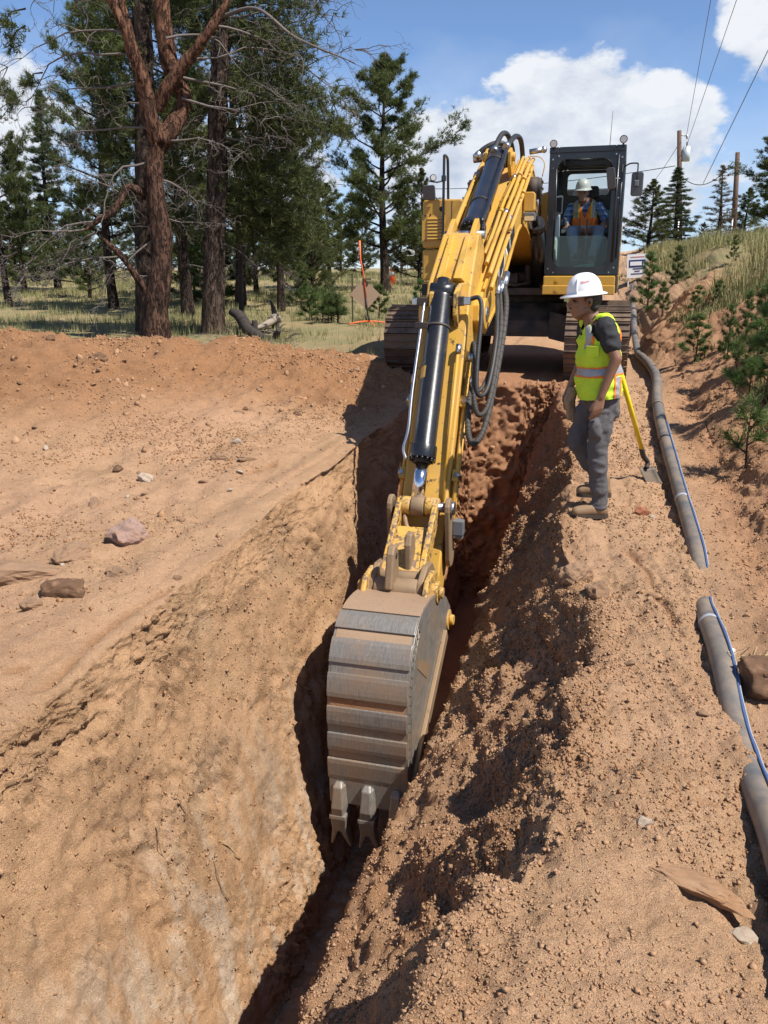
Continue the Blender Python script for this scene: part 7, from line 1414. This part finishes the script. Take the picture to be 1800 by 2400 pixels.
# ---- grass
def grass_mass(wt, n, hmin, hmax, blades, ymax, seed, lean=.35, wid=.006):
    P, N_, _ = surf_sample(wt, n, ymax); nr = np.random.default_rng(seed); P = np.repeat(P, blades, 0); m = len(P); P = P + nr.normal(size=P.shape) * np.array([.05, .05, 0]); h = nr.uniform(hmin, hmax, m) * (1 + .6 * vnoise(P * .7, 3)); a = nr.uniform(0, 2 * PI, m); l = np.abs(nr.normal(0, lean, m))
    d = np.stack([np.cos(a) * l, np.sin(a) * l, np.ones(m)], 1); d /= np.linalg.norm(d, axis=1, keepdims=True); w = np.stack([-np.sin(a + .5), np.cos(a + .5), np.zeros(m)], 1) * (wid * (.4 + P[:, 1:2] / 14)); tip = P + d * h[:, None]
    P[:, 2] -= .01; return np.stack([P - w, P + w, tip], 1).reshape(-1, 3), np.arange(m * 3).reshape(-1, 3)
def grass_mat(name, c1, c2, c3):
    t = NT(name); n = t.noise(.7, 5, .6); n2 = t.noise(14, 3, .6); c = t.mix(t.ramp(n, [(.36, 0.), (.62, 1.)]), c1, c2); c = t.mix(t.ramp(n2, [(.5, 0.), (.62, 1.)]), c, c3); return t.set(col=c, rough=.7, spec=.2)
M_GRASS = grass_mat('meadow_grass', (.20, .19, .085), (.31, .27, .13), (.15, .185, .07)); M_GRASS2 = grass_mat('bank_grass', (.33, .28, .13), (.24, .24, .09), (.42, .35, .18))
Pg = GR['P']; inx = (np.abs(Pg[..., 0]) < .52 * Pg[..., 1] + .5).astype(float); patch = np.clip(.5 + 1.3 * fbm(Pg.reshape(-1, 3), .55, 3, .5, 91).reshape(Pg.shape[:2]), 0.04, 1.2)
dens = GR['mead'] * inx * patch * np.clip(18 / np.maximum(Pg[..., 1], 5), .25, 1.3) * (GR['K'] < 12) * (1 - GR['mach'])
V, Fq = grass_mass(dens, 17000, .07, .24, 5, 55, 3, .35, .0036); tag(obj('meadow_grass', np_mesh('meadow_grass', V, Fq, M_GRASS)), 'dry olive grass of the meadow under the pines', 'grass', kind='stuff')
dens = GR['mead'] * inx * patch * (GR['K'] >= 14) * np.clip(14 / np.maximum(Pg[..., 1], 5), .2, 1.5)
V, Fq = grass_mass(dens, 9000, .14, .40, 6, 45, 4, .4, .004); tag(obj('bank_grass', np_mesh('bank_grass', V, Fq, M_GRASS2)), 'long straw-coloured grass on top of the right-hand bank', 'grass', kind='stuff')
dens = GR['bank'] * (1 - GR['mead']) * inx * np.clip(patch - .55, 0, 1) * (Pg[..., 1] > 6) * (GR['K'] > 15.4) * (GR['K'] < 17.5)
V, Fq = grass_mass(dens, 900, .05, .16, 6, 17, 6); tag(obj('sparse_grass', np_mesh('sparse_grass', V, Fq, M_GRASS)), 'sparse weedy tufts on the bare face of the bank', 'grass', kind='stuff')
dens = GR['bank'] * inx * np.clip(patch - .45, 0, 1) * (Pg[..., 1] > 7) * (GR['K'] > 15.2) * (GR['K'] < 18.2)
V, Fq = grass_mass(dens, 420, .05, .15, 8, 22, 8, .8, .008); tag(obj('green_weeds', np_mesh('green_weeds', V, Fq, M_YOUNG)), 'low green weeds dotted over the right-hand bank', 'weeds', kind='stuff')
# needle litter and twigs under the two big pines
Pl = []; 
lit = Tubes(); rs = random.Random(77)
for i in range(420):
    px, Y = rs.uniform(180, 700), rs.uniform(14.2, 17.5); x = at_depth(px, 700, Y).x; z = gz(x, Y) + .012; a = rs.uniform(0, 6.3); L = rs.uniform(.06, .3); lit.add([Vector((x, Y, z)), Vector((x + L * math.cos(a), Y + L * math.sin(a), z + .02))], [.006, .003], 3)
tag(obj('twig_litter', lit.mesh('twig_litter', M_DEAD)), 'litter of broken twigs on the ground under the big pines', 'litter', kind='stuff')
